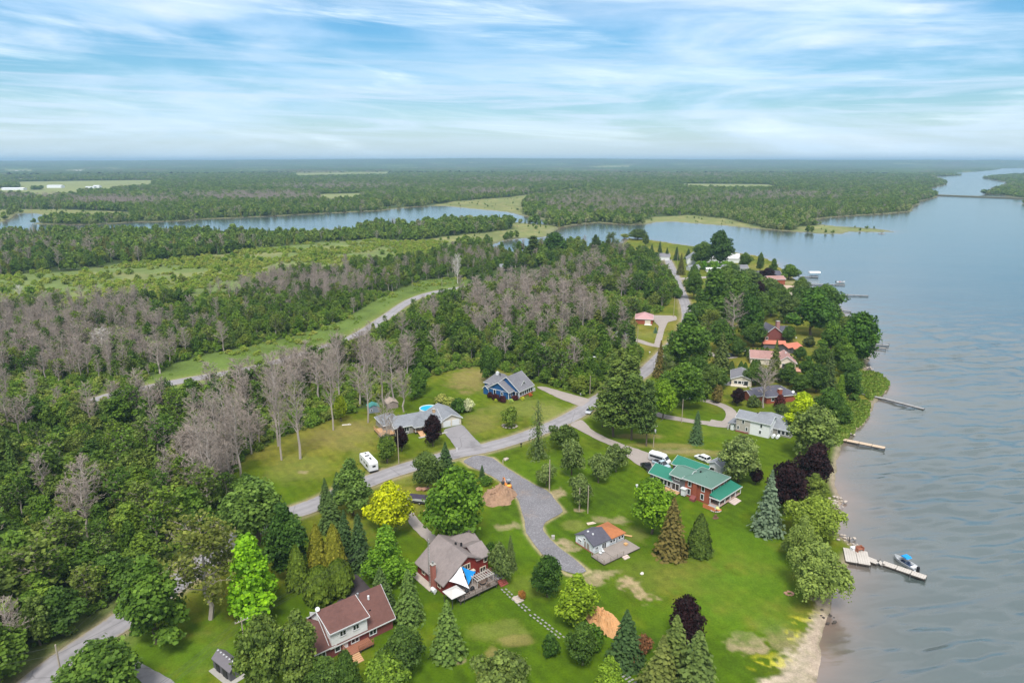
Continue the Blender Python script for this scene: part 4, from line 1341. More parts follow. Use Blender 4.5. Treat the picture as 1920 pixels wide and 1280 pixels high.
def cottage():
    h = House('cottage', 'worn white cottage half roofed dark grey and half rust brown, with bare deck', 'cottage', (1112.4, 1038.8), 36.2)
    h.vol(0, 4.7, 0, 5.6, 1.95, 1.35, 'u', W_WORN, ROOF_DGREY, oh=0.25, trim=None)
    h.vol(4.6, 9.3, 0.25, 5.4, 1.75, 0.85, 'u', W_WORN, ROOF_RUST, oh=0.3, kind='hip', trim=None)
    h.win('-v', -0.01, 0.9, 0.85, 0.7, 0.6, mull=2)
    h.win('-v', -0.01, 3.0, 0.15, 1.1, 1.5, mull=2, name='patio_door')
    h.win('-v', 0.24, 5.4, 0.75, 0.6, 0.6)
    h.win('-v', 0.24, 6.2, 0.75, 0.6, 0.6)
    h.win('-v', 0.24, 7.05, 0.2, 0.35, 1.2)
    for u in (7.8, 8.7):
        h.win('-v', 0.24, u, 0.75, 0.65, 0.65)
    h.win('-u', -0.01, 4.2, 0.95, 0.9, 0.5, mull=2)
    h.win('-u', -0.01, 2.8, 2.0, 0.5, 0.45)
    h.part('roof_vent', MB().box(1.0, 2.9, 3.1, 1.35, 3.25, 3.65), WHITE)
    h.part('roof_vent', MB().box(1.5, 1.9, 2.85, 1.8, 2.2, 3.35), WHITE)
    h.part('bare_board_patch', MB().prism([(1.2, 0.3), (2.0, 0.2), (2.1, 1.9), (1.3, 1.6)], 'x', -0.02, -0.004), WOOD_GREY)
    h.part('bare_board_patch', MB().prism([(2.3, 0.3), (2.9, 0.2), (2.8, 1.9), (2.4, 2.1)], 'x', -0.02, -0.004), WOOD_GREY)
    h.part('skirt_board', MB().box(-0.06, 0.0, 0.02, -0.008, 5.6, 0.3), mat('rotten_red_wood', (0.33, 0.12, 0.07), 0.9, 0.3, 4.0))
    h.deck(2.2, 9.4, -4.5, -0.1, 0.42, WOOD_GREY, along='v')
    h.deck(-1.2, 2.15, -4.5, -0.6, 0.40, WOOD_GREY, along='v', rail=[((-1.15, -4.4), (-1.15, -0.7)), ((-1.1, -4.42), (4.5, -4.42))], rm=mat('grey_rail', (0.30, 0.25, 0.21), 0.9, 0.25), pickets=False, name='landing')
    h.steps(4.6, -4.55, 1.5, 0.5, 2, '-v', mat('pale_step', (0.55, 0.45, 0.40), 0.8, 0.15), 0.45)
    tw = mat('fresh_tan', (0.55, 0.33, 0.15), 0.8, 0.2)
    c = House('crate', 'small tan wooden crate standing on the bare cottage deck', 'crate', (1112.4, 1038.8), 36.2)
    c.part('side', MB().box(7.3, -2.2, 0.42, 8.0, -1.6, 0.75), tw)
    c.part('slat', MB().box(7.25, -2.25, 0.752, 8.05, -1.95, 0.79), tw)
    c.part('slat', MB().box(7.25, -1.88, 0.752, 8.05, -1.55, 0.79), tw)
    for i, (u, v, lab) in enumerate(((0.7, -1.4, 'white folding chair against the cottage wall'), (1.6, -1.2, 'white plastic chair on the cottage landing by the patio door'))):
        k = House('garden_chair', lab, 'chair', (1112.4, 1038.8), 36.2, 'chairs outside the cottage')
        k.part('seat', MB().box(u - 0.25, v - 0.25, 0.82, u + 0.25, v + 0.25, 0.88), WHITE)
        k.part('backrest', MB().box(u - 0.25, v + 0.2, 0.882, u + 0.25, v + 0.27, 1.35), WHITE)
        for sx in (-0.2, 0.2):
            for sy in (-0.2, 0.2):
                k.part('leg', MB().box(u + sx - 0.03, v + sy - 0.03, 0.42, u + sx + 0.03, v + sy + 0.03, 0.82), WHITE)
    for j, (qx, qy, lab) in enumerate(((1110, 982, 'pale heap of planks on the bare earth behind the cottage'), (1180, 1020, 'pale long plank lying on the grass beside the deck'), (1176, 1003, 'tan board pile at the cottage\'s rust-roofed end'))):
        b = House('timber_pile', lab, 'timber', (qx, qy), 20 + 70 * j, 'timber around the cottage')
        for i in range(3):
            o = b.part('board', MB().box(-1.1, -0.12 + 0.25 * i, 0.02 + 0.06 * i, 1.0 - 0.2 * i, 0.1 + 0.25 * i, 0.1 + 0.06 * i), tw if j else mat('pale_board', (0.6, 0.5, 0.4), 0.8, 0.2))


def brick_house():
    h = House('house', 'red brick farmhouse with green metal roofs, grey annexes and a pillared porch', 'house', (1329.6, 946.3), 43.7)
    h.vol(0, 7.9, 0, 6.9, 4.75, 1.45, 'u', BRICK, ROOF_SAGE, kind='hip', oh=0.6)
    h.vol(0.15, 6.3, 6.9, 10.9, 4.25, 1.15, 'v', W_SLATE, ROOF_SAGE, oh=0.45)
    h.vol(0.25, 5.7, 10.85, 17.3, 2.45, 1.55, 'v', W_SLATE, ROOF_GREEN, oh=0.4)
    for v in (1.9, 5.6):
        h.win('-u', -0.01, v, 2.95, 0.7, 1.25)
        h.win('-u', -0.01, v + 0.1, 0.75, 0.7, 1.35)
    for u in (0.9, 3.9, 6.8):
        h.win('-v', -0.01, u, 3.05, 0.7, 1.2)
    h.part('chimney_breast', MB().box(-0.45, 3.4, 0, -0.012, 4.5, 4.3), BRICK)
    h.part('basement_hatch', MB().prism([(-1.5, 0), (-0.47, 0), (-0.47, 1.2), (-1.5, 0.6)], 'y', 3.3, 4.6), BRICK_OLD)
    h.part('entry_porch', MB().box(-1.0, 6.25, 0.3, -0.02, 7.3, 2.0), WHITE)
    h.part('entry_roof', MB().box(-1.2, 6.05, 2.0, -0.015, 7.5, 2.2), WHITE)
    h.win('-u', 0.14, 9.3, 3.25, 1.2, 0.55, mull=2)
    h.win('-u', 0.14, 9.6, 0.45, 2.0, 1.7, mull=2, name='patio_door')
    h.win('-u', 0.24, 15.7, 0.85, 0.9, 1.1, mull=1)
    h.win('-u', 0.24, 13.7, 0.35, 1.0, 1.6, name='patio_door')
    h.win('-u', 0.24, 12.6, 0.6, 0.8, 1.4)
    h.win('-u', 0.24, 11.6, 0.6, 0.8, 1.4)
    h.deck(-2.6, 0.1, 8.0, 12.4, 0.3, WOOD_TAN)
    h.vents([(2.2, 2.4, 5.5), (2.6, 8.9, 4.9), (3.0, 4.6, 6.0)])
    # verandah on the lake side
    r_ = MB()
    P0 = [(-0.3, -2.9, 2.35), (10.3, -2.9, 2.35), (10.3, -0.02, 2.85), (-0.3, -0.02, 2.85)]
    a, b = (1.6, -0.02, 3.35), (9.6, -0.02, 3.35)
    top = [P0[0], P0[1], P0[2], P0[3], a, b]
    r_.add(top + [(p[0], p[1], p[2] - 0.14) for p in P0], [(0, 1, 5, 4), (1, 2, 5), (3, 0, 4), (9, 8, 7, 6), (0, 6, 7, 1), (1, 7, 8, 2), (2, 8, 9, 3), (3, 9, 6, 0)])
    h.part('porch_roof', r_, ROOF_GREEN)
    h.part('porch_trim', MB().box(-0.34, -2.96, 2.12, 10.34, -2.904, 2.4).box(-0.36, -2.9, 2.12, -0.304, -0.02, 2.4), WHITE)
    h.deck(0.0, 10.2, -2.7, -0.04, 0.5, mat('pinkish_deck', (0.45, 0.32, 0.27), 0.8, 0.15, 4.0, stripes=('Y', 0.15, 0.02)))
    for u in (0.05, 2.6, 5.1, 7.6, 10.1):
        h.part('porch_post', MB().box(u - 0.09, -2.68, 0.5, u + 0.09, -2.5, 2.12), WHITE)
    h.part('porch_post', MB().box(-0.04, -0.25, 0.5, 0.14, -0.07, 2.12), WHITE)
    h.steps(5.9, -2.7, 3.2, 0.5, 3, '-v', mat('pale_step', (0.55, 0.45, 0.40), 0.8, 0.15), 0.55)
    h.door('-v', -0.02, 4.2, 0.5, 1.0, 1.6, WHITE)
    h.win('-v', -0.01, 1.9, 1.0, 0.9, 1.0)
    h.win('-v', -0.01, 6.6, 1.0, 0.9, 1.0)
    od = mat('orange_deck', (0.52, 0.17, 0.07), 0.75, 0.2, 4.0)
    h.part('side_deck', MB().box(-2.0, -2.6, 0.02, -0.05, -0.2, 0.46), mat('grey_boards', (0.34, 0.33, 0.34), 0.8, 0.2, 4.0))
    h.part('side_screen', MB().box(-2.08, -2.6, 0.0, -2.005, 0.5, 1.0), od)
    h.part('side_screen', MB().box(-2.05, -2.7, 0.0, -0.1, -2.61, 0.42), od)
    h.part('side_step', MB().box(-1.3, -3.5, 0.0, -0.3, -2.72, 0.3), od)
    g = House('garage', 'long green-roofed outbuilding standing behind the brick farmhouse', 'garage', (1329.6, 946.3), 43.7)
    g.vol(9.0, 14.2, 7.2, 16.2, 2.5, 1.3, 'v', W_SLATE, ROOF_GREEN, oh=0.4)
    g.door('-u', 8.98, 10.0, 0.05, 2.6, 2.0, WHITE, 4, 'garage_door')
    # bed and stump on the lawn
    s_ = House('flower_bed', 'round flower bed with white stone rim at the foot of the porch', 'flower bed', (1342, 957), 0)
    mb = MB()
    for i in range(14):
        a = i * 2 * math.pi / 14
        s_.part('rim_stone', MB().blob((1.1 * math.cos(a), 0.8 * math.sin(a), 0.12), (0.26, 0.2, 0.15), i, 1, 0.2), STONE)
    s_.part('soil', MB().blob((0, 0, 0.02), (1.2, 0.85, 0.22), 3, 2, 0.1), BLACK)
    s_.part('flowers', MB().blob((0.5, 0.4, 0.35), (0.5, 0.4, 0.45), 8, 2, 0.3), mat('pale_flowers', (0.5, 0.55, 0.22), 0.8, 0.3, 9))
    st = House('tree_stump', 'dark brown tree stump on the lawn in front of the porch', 'stump', (1341.5, 971), 0)
    st.part('stump', MB().tube((0, 0, 0), (0, 0, 0.9), 0.42, 0.28, 9).blob((0, 0, 0.1), (0.8, 0.6, 0.2), 5, 2, 0.3), mat('stump_wood', (0.14, 0.08, 0.05), 0.95, 0.3))


def white_house():
    h = House('house', 'white two-storey house with pale grey roof and stone-faced front end', 'house', (1440.8, 821.8), 52.8)
    h.vol(0, 6.6, 0, 9.9, 4.45, 1.35, 'v', W_WHITE, ROOF_LGREY, oh=0.4)
    h.part('stone_facing', MB().box(-0.12, 5.7, 0, -0.008, 9.95, 4.25), STONEWORK)
    h.win('-u', -0.01, 2.4, 2.9, 0.55, 1.0)
    h.win('-u', -0.01, 2.6, 0.9, 0.55, 1.0)
    h.win('-u', -0.13, 7.8, 3.0, 0.6, 1.0)
    h.win('-u', -0.13, 9.2, 0.9, 0.5, 1.0)
    h.win('-u', -0.13, 6.6, 0.9, 0.5, 1.0)
    h.part('bay_plinth', MB().box(-0.35, 6.0, 0, -0.125, 9.9, 0.35), BRICK_OLD)
    h.vol(7.0, 14.0, -1.5, 6.8, 2.5, 1.9, 'u', W_WHITE, ROOF_LGREY, kind='hip')
    h.vol(4.0, 7.5, -5.2, -0.02, 2.2, 0.8, 'v', W_BEIGE, ROOF_LGREY, oh=0.3)
    for v in (-4.2, -3.0, -1.8):
        h.win('-u', 3.99, v, 0.7, 0.85, 1.1)
    h.win('-v', -0.01, 1.8, 0.6, 0.8, 1.5)
    h.part('entrance_roof', MB().slab((-0.6, 9.9, 2.6), (-0.6, 12.4, 2.3), (4.5, 12.4, 2.3), (4.5, 9.9, 2.6), 0.18), ROOF_LGREY)
    for u in (-0.4, 4.2):
        h.part('porch_post', MB().box(u - 0.08, 12.1, 0, u + 0.08, 12.26, 2.12), WHITE)
    h.door('-u', -0.15, 11.0, 0.1, 1.0, 1.9, WHITE)
    h.part('porch_wall', MB().box(0.6, 9.91, 0, 0.75, 11.9, 2.2), W_WHITE)
    h.vents([(3.3, 4.8, 5.9)])
    h.part('skylight', MB().box(9.6, 1.2, 3.6, 10.6, 2.0, 3.95), WHITE)
    h.part('skylight', MB().box(11.2, -0.2, 3.1, 11.8, 0.4, 3.4), WHITE)
    for i, (u, v) in enumerate(((0.6, -1.0), (0.9, -2.2))):
        t = House('storage_tank', ['white storage tank right against the white house end', 'white storage tank lying one place away from the white house'][i], 'tank', (1440.8, 821.8), 52.8, 'white tanks beside the white house')
        t.part('shell', MB().tube((u - 0.1, v, 0.62), (u + 1.5, v, 0.62), 0.48, 0.48, 12), WHITE)
        t.part('foot', MB().box(u + 0.1, v - 0.3, 0, u + 0.25, v + 0.3, 0.2).box(u + 1.15, v - 0.3, 0, u + 1.3, v + 0.3, 0.2), DARK)


def simple(name, label, px, ang, ln, dp, h, rise, ridge, wall, roof, kind='gable', cat='house', wins=(), group=None, trim=WHITE, oh=0.4, extra=None):
    s = House(name, label, cat, px, ang, group)
    s.vol(0, ln, 0, dp, h, rise, ridge, wall, roof, kind=kind, trim=trim, oh=oh)
    for wn in wins:
        s.win(*wn)
    if extra:
        extra(s)
    return s


blue_house()
bungalow()
red_house()
brown_house()
cottage()
brick_house()
white_house()


def more_houses():
    def ex_i(s):
        s.chimney(5.4, 0.9, 2.0, 4.6, 1.2, BRICK)
        s.vents([(6.2, 3.0, 4.0), (7.6, 4.2, 4.2)])
        s.vol(-4.5, 0.1, 2.2, 7.6, 2.3, 1.2, 'u', BRICK, ROOF_DGREY)
        d = MB().tube((10.4, 0.6, 2.6), (10.4, 0.5, 3.3), 0.05)
        d.tube((10.4, 0.5, 3.3), (10.25, 0.3, 3.4), 0.2, 0.5, 10)
        s.part('satellite_dish', d, WHITE)
    simple('house', 'brick bungalow with dark grey hipped roof and chimney behind the yellow tree', (1437, 757), 14, 11.5, 9.5, 2.5, 2.1, 'u', BRICK, ROOF_DGREY, 'hip', wins=(('-v', -0.01, 2.4, 0.9, 1.2, 1.0),), extra=ex_i)

    def ex_j(s):
        s.part('side_brick', MB().box(7.0, -0.02, 0.0, 7.06, 3.0, 2.4), BRICK)
        s.vents([(4.6, 5.0, 4.0), (5.2, 3.6, 3.9)])
        s.part('terrace', MB().box(-0.2, -1.4, 0, 5.5, -0.02, 0.35), W_CREAM)
    simple('house', 'low cream bungalow with grey gable facing a row of dark windows', (1370.8, 722), -17, 7.1, 10.5, 2.6, 1.35, 'v', W_CREAM, ROOF_GREY,
           wins=(('-v', -0.01, 1.5, 0.9, 1.1, 1.0), ('-v', -0.01, 2.9, 0.9, 1.1, 1.0), ('-v', -0.01, 5.0, 0.2, 1.6, 1.8), ('-v', -0.01, 4.0, 0.9, 0.6, 1.0)), extra=ex_j)

    def ex_k(s):
        s.vol(9.5, 16.5, -5.0, 5.0, 2.9, 2.4, 'v', W_CREAM, ROOF_PINK)
        s.win('-v', -5.01, 12.2, 0.6, 1.6, 1.8)
        s.win('-v', -5.01, 14.6, 0.6, 1.6, 1.8)
        s.deck(9.0, 20.5, -8.2, -5.05, 0.5, mat('tan_deck', (0.50, 0.27, 0.19), 0.8, 0.15, 4.0))
        s.deck(16.8, 20.5, -5.0, -0.5, 0.5, mat('tan_deck', (0.50, 0.27, 0.19), 0.8, 0.15, 4.0), rail=[((20.4, -8.0), (20.4, -0.6))], name='side_deck')
        s.part('roof_vent', MB().box(12.8, -0.4, 5.1, 13.2, 0.0, 5.9), WHITE)
    simple('house', 'long house with dusty pink roof and tan deck behind the cedar hedge', (1407, 682), -14, 13.0, 8.0, 2.6, 2.2, 'u', W_CREAM, ROOF_PINK, extra=ex_k)
    simple('shed', 'long narrow shed under orange metal roof below the maroon brick house', (1431, 653), -9, 9.2, 4.6, 2.2, 0.9, 'u', W_SLATE, ROOF_ORANGE, cat='shed', trim=None)

    def ex_l(s):
        s.vol(1.0, 5.0, -3.4, 0.1, 1.9, 0.9, 'u', W_SLATE, ROOF_ORANGE, trim=None)
        s.door('+u', 5.02, -1.6, 0.1, 1.8, 1.7, mat('navy_paint', (0.02, 0.04, 0.13), 0.5, 0.1))
    simple('shed', 'stepped shed under orange metal roofs on the lakeside lawn', (1477, 662), 24, 7.6, 5.6, 2.3, 1.0, 'u', W_SLATE, ROOF_ORANGE, cat='shed', trim=None, extra=ex_l)

    def ex_m(s):
        s.vol(4.6, 13.8, 3.0, 11.0, 2.5, 2.6, 'u', BRICK_OLD, ROOF_DGREY)
        s.vol(-2.6, 3.0, 4.0, 12.0, 2.9, 2.9, 'u', BRICK_OLD, ROOF_DGREY)
        s.chimney(8.6, 5.5, 3.0, 7.9, 1.5, mat('mauve_brick', (0.36, 0.19, 0.17), 0.85, 0.2, 5))
        s.part('sunroom', MB().box(9.4, 11.0, 0, 13.6, 13.0, 2.6), WHITE)
    simple('house', 'maroon brick house with steep dark roof and tall mauve chimney', (1431.5, 639), 4, 9.4, 9.0, 2.9, 3.6, 'v', BRICK_OLD, ROOF_DGREY, extra=ex_m, wins=(('-v', -0.01, 1.5, 0.6, 0.9, 1.2),))

    def ex_n(s):
        s.door('-v', -0.02, 6.2, 0.05, 2.8, 2.1, W_CREAM, 4, 'garage_door')
        s.part('apron', MB().box(4.6, -2.0, 0.02, 8.2, -0.1, 0.16), WHITE)
    simple('house', 'red brick house under faded rose roof where the side lane ends', (1191, 607), -12, 8.6, 11.0, 2.7, 2.1, 'v', BRICK, ROOF_ROSE, 'hip', extra=ex_n)

    def ex_o(s):
        s.vol(13.0, 19.0, -2.0, 7.5, 3.0, 1.9, 'v', W_CREAM, ROOF_TAUPE, kind='hip')
    simple('house', 'taupe hip-roofed house half hidden in the wood by the upper road bend', (962, 536), 2, 15.0, 10.0, 3.2, 2.6, 'u', W_CREAM, ROOF_TAUPE, 'hip', extra=ex_o)
    simple('house', 'pale-roofed house just showing among trees above the upper road', (938, 507), 10, 9, 7, 2.4, 1.8, 'u', W_BEIGE, ROOF_LGREY)
    # small sheds by the bungalow
    simple('shed', 'grey shed with blue-green roof at the wood edge behind the bungalow', (691, 775), 20, 3.6, 3.4, 1.8, 0.8, 'v', mat('blue_grey_boards', (0.26, 0.29, 0.36), 0.8, 0.15), mat('teal_roof', (0.06, 0.26, 0.23), 0.6, 0.15), cat='shed', trim=None, oh=0.15, wins=(('-v', -0.01, 1.0, 0.7, 0.5, 0.5),))
    simple('shed', 'weathered brown shed behind the bungalow, nearer the pool', (727, 767), 24, 3.6, 4.2, 1.7, 0.9, 'v', mat('brown_boards', (0.25, 0.20, 0.18), 0.85, 0.2), mat('tan_roof', (0.36, 0.29, 0.24), 0.85, 0.2), cat='shed', trim=None, oh=0.2)
    # tool shed near the bottom edge
    o, a, b = G(433, 1278), G(452, 1266), G(412, 1246)
    ang = math.degrees(math.atan2(a[1] - o[1], a[0] - o[0]))
    ln = math.hypot(b[0] - o[0], b[1] - o[1])
    w_ = math.hypot(a[0] - o[0], a[1] - o[1])

    def ex_s(s):
        for i in range(6):
            s.part('ridge_cap', MB().box(w_ / 2 - 0.12, 0.35 + i * ln / 6, 2.95, w_ / 2 + 0.12, 0.6 + i * ln / 6, 3.1), mat('pale_cap', (0.5, 0.5, 0.52), 0.6, 0.1))
        s.door('-u', -0.02, ln * 0.3, 0.1, 1.3, 1.5, BLACK)
        s.door('-u', -0.02, ln * 0.72, 0.1, 1.0, 1.5, BLACK)
        s.part('slab', MB().box(-0.9, -0.9, 0.02, w_ + 0.5, ln, 0.1), PLINTH)
    simple('shed', 'small charcoal garden shed on the lawn near the bottom edge', (433, 1278), ang, w_ * 1.25, ln, 1.8, 1.0, 'v', mat('charcoal_boards', (0.10, 0.095, 0.105), 0.7, 0.12), mat('plum_grey_roof', (0.155, 0.14, 0.155), 0.8, 0.15), cat='shed', trim=None, oh=0.15, extra=ex_s)
    simple('garage', 'white outbuilding tucked behind the silvery round tree', (1351, 888), 40, 4.6, 3.6, 2.0, 0.8, 'u', W_WHITE, ROOF_LGREY, cat='garage')
    # the far end of the settlement
    simple('house', 'grey-roofed house at the head of the road beside dark spruces', (1221, 488), -8, 15, 10, 3.2, 2.2, 'u', W_WHITE, ROOF_GREY)
    simple('house', 'white gambrel house with pale roof right of the roadside spruces', (1288, 495), -10, 11, 12, 4.2, 4.2, 'v', W_WHITE, ROOF_LGREY, wins=(('-v', -0.01, 6.4, 4.6, 1.4, 1.4),))
    simple('house', 'pale grey roofed long house behind the bright hedge by the water', (1312, 492), -6, 32, 13, 3.4, 3.4, 'u', W_WHITE, mat('pale_roof', (0.46, 0.45, 0.45), 0.7, 0.1))
    simple('shed', 'small white shed with grey roof left of the bright hedge', (1293, 508), 12, 8, 6, 2.6, 1.4, 'u', W_WHITE, ROOF_LGREY, cat='shed')
    simple('shed', 'low white lean-to in front of the bright hedge', (1325, 510), -4, 11, 5, 2.2, 0.7, 'u', W_WHITE, WHITE, cat='shed')
    simple('garage', 'white garage with dark grey roof at the end of the bright hedge', (1357, 511), 0, 18, 8, 3.3, 1.8, 'u', W_WHITE, ROOF_GREY, cat='garage', wins=(('-v', -0.01, 6, 1.2, 1.4, 1.2), ('-v', -0.01, 13, 0.4, 1.2, 2.2)))
    simple('house', 'wide dark-roofed house behind the far purple tree', (1387, 528), 4, 30, 12, 3.2, 3.0, 'u', W_WHITE, ROOF_DGREY)
    simple('house', 'brick-red house partly hidden by trees near the sandy shore', (1441, 537), 4, 11, 9, 4.6, 1.6, 'u', BRICK, ROOF_PINK)
    simple('house', 'tan-roofed house among trees next to the lakeside sand', (1448, 552), -14, 13, 10, 3.0, 2.2, 'u', W_CREAM, mat('tan_shingles', (0.40, 0.30, 0.24), 0.9, 0.15))
    simple('house', 'house with weathered roof low among the waterside trees', (1428, 560), 10, 10, 8, 3.4, 2.0, 'u', W_CREAM, ROOF_TAUPE)
    simple('house', 'small pale house hidden behind trees by the inlet', (1138, 469), 0, 14, 10, 3.0, 2.0, 'u', W_WHITE, ROOF_TAUPE)
    simple('house', 'white-walled building glimpsed through the trees on the lane', (1169, 640), 30, 5, 5, 3.0, 1.2, 'u', W_WHITE, ROOF_LGREY)
    simple('shed', 'white box-like shed among the bushes beside the pines', (1106, 690), 10, 2.6, 2.6, 3.4, 0.8, 'u', W_WHITE, WHITE, cat='shed', trim=None)
    # barns out in the fields
    bw, bg = mat('barn_white', (0.75, 0.76, 0.78), 0.6, 0.05), mat('barn_silver', (0.6, 0.62, 0.66), 0.5, 0.05)
    for px, py, ln, dp, h, lab in ((3, 356.5, 62, 16, 5, 'long white-roofed barn at the left edge of the fields'), (88, 352.5, 44, 18, 6.5, 'white barn below the big pale field'), (160, 353.0, 26, 14, 4.0, 'low white farm shed right of the dark bushes'),
                                   (175, 352.5, 18, 14, 6.0, 'grey farmhouse beside the lone field tree'), (28, 322.2, 60, 20, 7, 'farthest white barn to the left in the forest'), (136, 321.8, 70, 22, 8, 'white barn alone in the distant forest'),
                                   (1230, 308.7, 300, 60, 26, 'long white works building near the horizon'), (1252, 308.4, 120, 50, 18, 'short white works building near the horizon'), (386, 307.2, 120, 40, 16, 'pale building on the left horizon'), (1676, 313.9, 110, 30, 10, 'white lakeside building in the far right woods')):
        s = House('barn', lab, 'barn', (px, py), 0)
        s.vol(0, ln, 0, dp, h, h * 0.3, 'u', bw, bg if h != 5 else bw, trim=None, oh=0.5)


more_houses()


# ------------------------------------------------------------------ plants
def quads(P, Nn, S, mi=0, aspect=1.0, roll=None):
    """leaf-sized faces: centres P, normals Nn, half-sizes S -> verts, faces"""
    n = len(P)
    ref = nr.normal(size=(n, 3)) if roll is None else roll
    a = np.cross(Nn, ref)
    a /= np.linalg.norm(a, axis=1, keepdims=True) + 1e-9
    b = np.cross(Nn, a)
    S = np.asarray(S).reshape(-1, 1)
    a = a * S
    b = b * S * aspect
    k = nr.uniform(0.55, 1.0, (n, 1))
    V = np.stack([P - a * k - b, P + a - b * k, P + a * k + b, P - a + b * k], 1).reshape(-1, 3)
    return V


def leafy(nm, parts):
    """parts: list of (V quads verts, tints) plus solid cores (verts, faces, tint)"""
    vs_, fs, tt, b = [], [], [], 0
    for p in parts:
        if p[0] == 'q':
            V, T = p[1], p[2]
            n = len(V) // 4
            vs_.append(V)
            idx = np.arange(n * 4).reshape(n, 4) + b
            fs += idx.tolist()
            tt += list(T)
            b += n * 4
        else:
            V, Fc, T = p[1], p[2], p[3]
            vs_.append(np.array(V))
            fs += [tuple(i + b for i in f) for f in Fc]
            tt += [T] * len(Fc)
            b += len(V)
    me = bpy.data.meshes.new(nm)
    me.from_pydata(np.concatenate(vs_).tolist(), [], fs)
    a = me.attributes.new('tint', 'FLOAT', 'FACE')
    a.data.foreach_set('value', np.array(tt, np.float32))
    me.update()
    return me


def sph(n):
    v = nr.normal(size=(n, 3))
    return v / np.linalg.norm(v, axis=1, keepdims=True)


def lobed(nm, lobes, n_leaf, size, core=0.66, up=0.35, droop=0.0, aspect=1.0, squash=1.0):
    """crown from lobes [(x,y,z,r)]; leaves sit on and in the outer part of each lobe"""
    parts = []
    tot = sum(l[3] ** 2 for l in lobes)
    for (x, y, z, r) in lobes:
        n = max(12, int(n_leaf * r * r / tot))
        d = sph(n)
        d[:, 2] = np.where(d[:, 2] < -0.35, -d[:, 2], d[:, 2])
        rad = r * (0.70 + 0.42 * nr.random(n) ** 0.7)
        bump = 1 + 0.16 * np.sin(d[:, 0] * 6 + x * 3) * np.sin(d[:, 1] * 6 + y * 3) + 0.10 * np.sin(d[:, 2] * 9 + z)
        P = np.array([x, y, z]) + d * (rad * bump)[:, None] * np.array([1, 1, squash])
        Nn = d + nr.normal(size=(n, 3)) * 0.55 + np.array([0, 0, up])
        Nn /= np.linalg.norm(Nn, axis=1, keepdims=True)
        lt = nr.uniform(-0.19, 0.19)
        T = np.clip(0.5 + lt + nr.normal(size=n) * 0.17, 0, 1)
        parts.append(('q', quads(P, Nn, size * nr.uniform(0.6, 1.25, n), aspect=aspect), T))
        if core:
            mb = MB().blob((x, y, z), (r * core, r * core, r * core * squash), int(nr.integers(1e6)), 1, 0.12)
            parts.append(('s', mb.v, mb.f, 0.42))
    return leafy(nm, parts)


def crown_lobes(n, base, top, rad, shape, lr, seed):
    """n lobes inside a crown between heights base..top; shape(t) -> relative radius"""
    q = np.random.default_rng(seed)
    out = []
    for i in range(n):
        t = (i + 0.5 + q.uniform(-0.3, 0.3)) / n
        a = i * 2.39996 + q.uniform(-0.5, 0.5)
        R_ = rad * shape(t) * (1 + 0.16 * math.sin(a * 2 + seed) + 0.12 * math.sin(a * 3 + seed * 1.7 + t * 4))
        k = q.uniform(0.45, 0.85) if i % 3 else q.uniform(0.0, 0.4)
        r = lr * q.uniform(0.62, 1.30) * (0.55 + 0.6 * shape(t))
        out.append((math.cos(a) * max(R_ - r * 0.7, 0) * (k + 0.15), math.sin(a) * max(R_ - r * 0.7, 0) * (k + 0.15), base + (top - base - r * 0.5) * t + 0.0, r))
    return out


def trunk_mesh(nm, h, r, forks=4, reach=2.0, seed=0, lean=0.0, top=0.85):
    q = random.Random(seed)
    mb = MB()
    p = Vector((0, 0, -0.2))
    pts = [p]
    k = 5
    for i in range(1, k + 1):
        pts.append(Vector((lean * h * i / k + q.uniform(-.03, .03) * h, q.uniform(-.03, .03) * h, h * top * i / k)))
    for i in range(k):
        mb.tube(pts[i], pts[i + 1], r * (1 - 0.8 * i / k), r * (1 - 0.8 * (i + 1) / k), 7)
    for i in range(forks):
        a = q.uniform(0, 6.28)
        j = q.randint(1, k - 1)
        s = pts[j]
        e = s + Vector((math.cos(a) * reach, math.sin(a) * reach, reach * q.uniform(0.5, 1.1)))
        mb.tube(s, e, r * 0.42, r * 0.14, 5)
    return mb.mesh(nm)


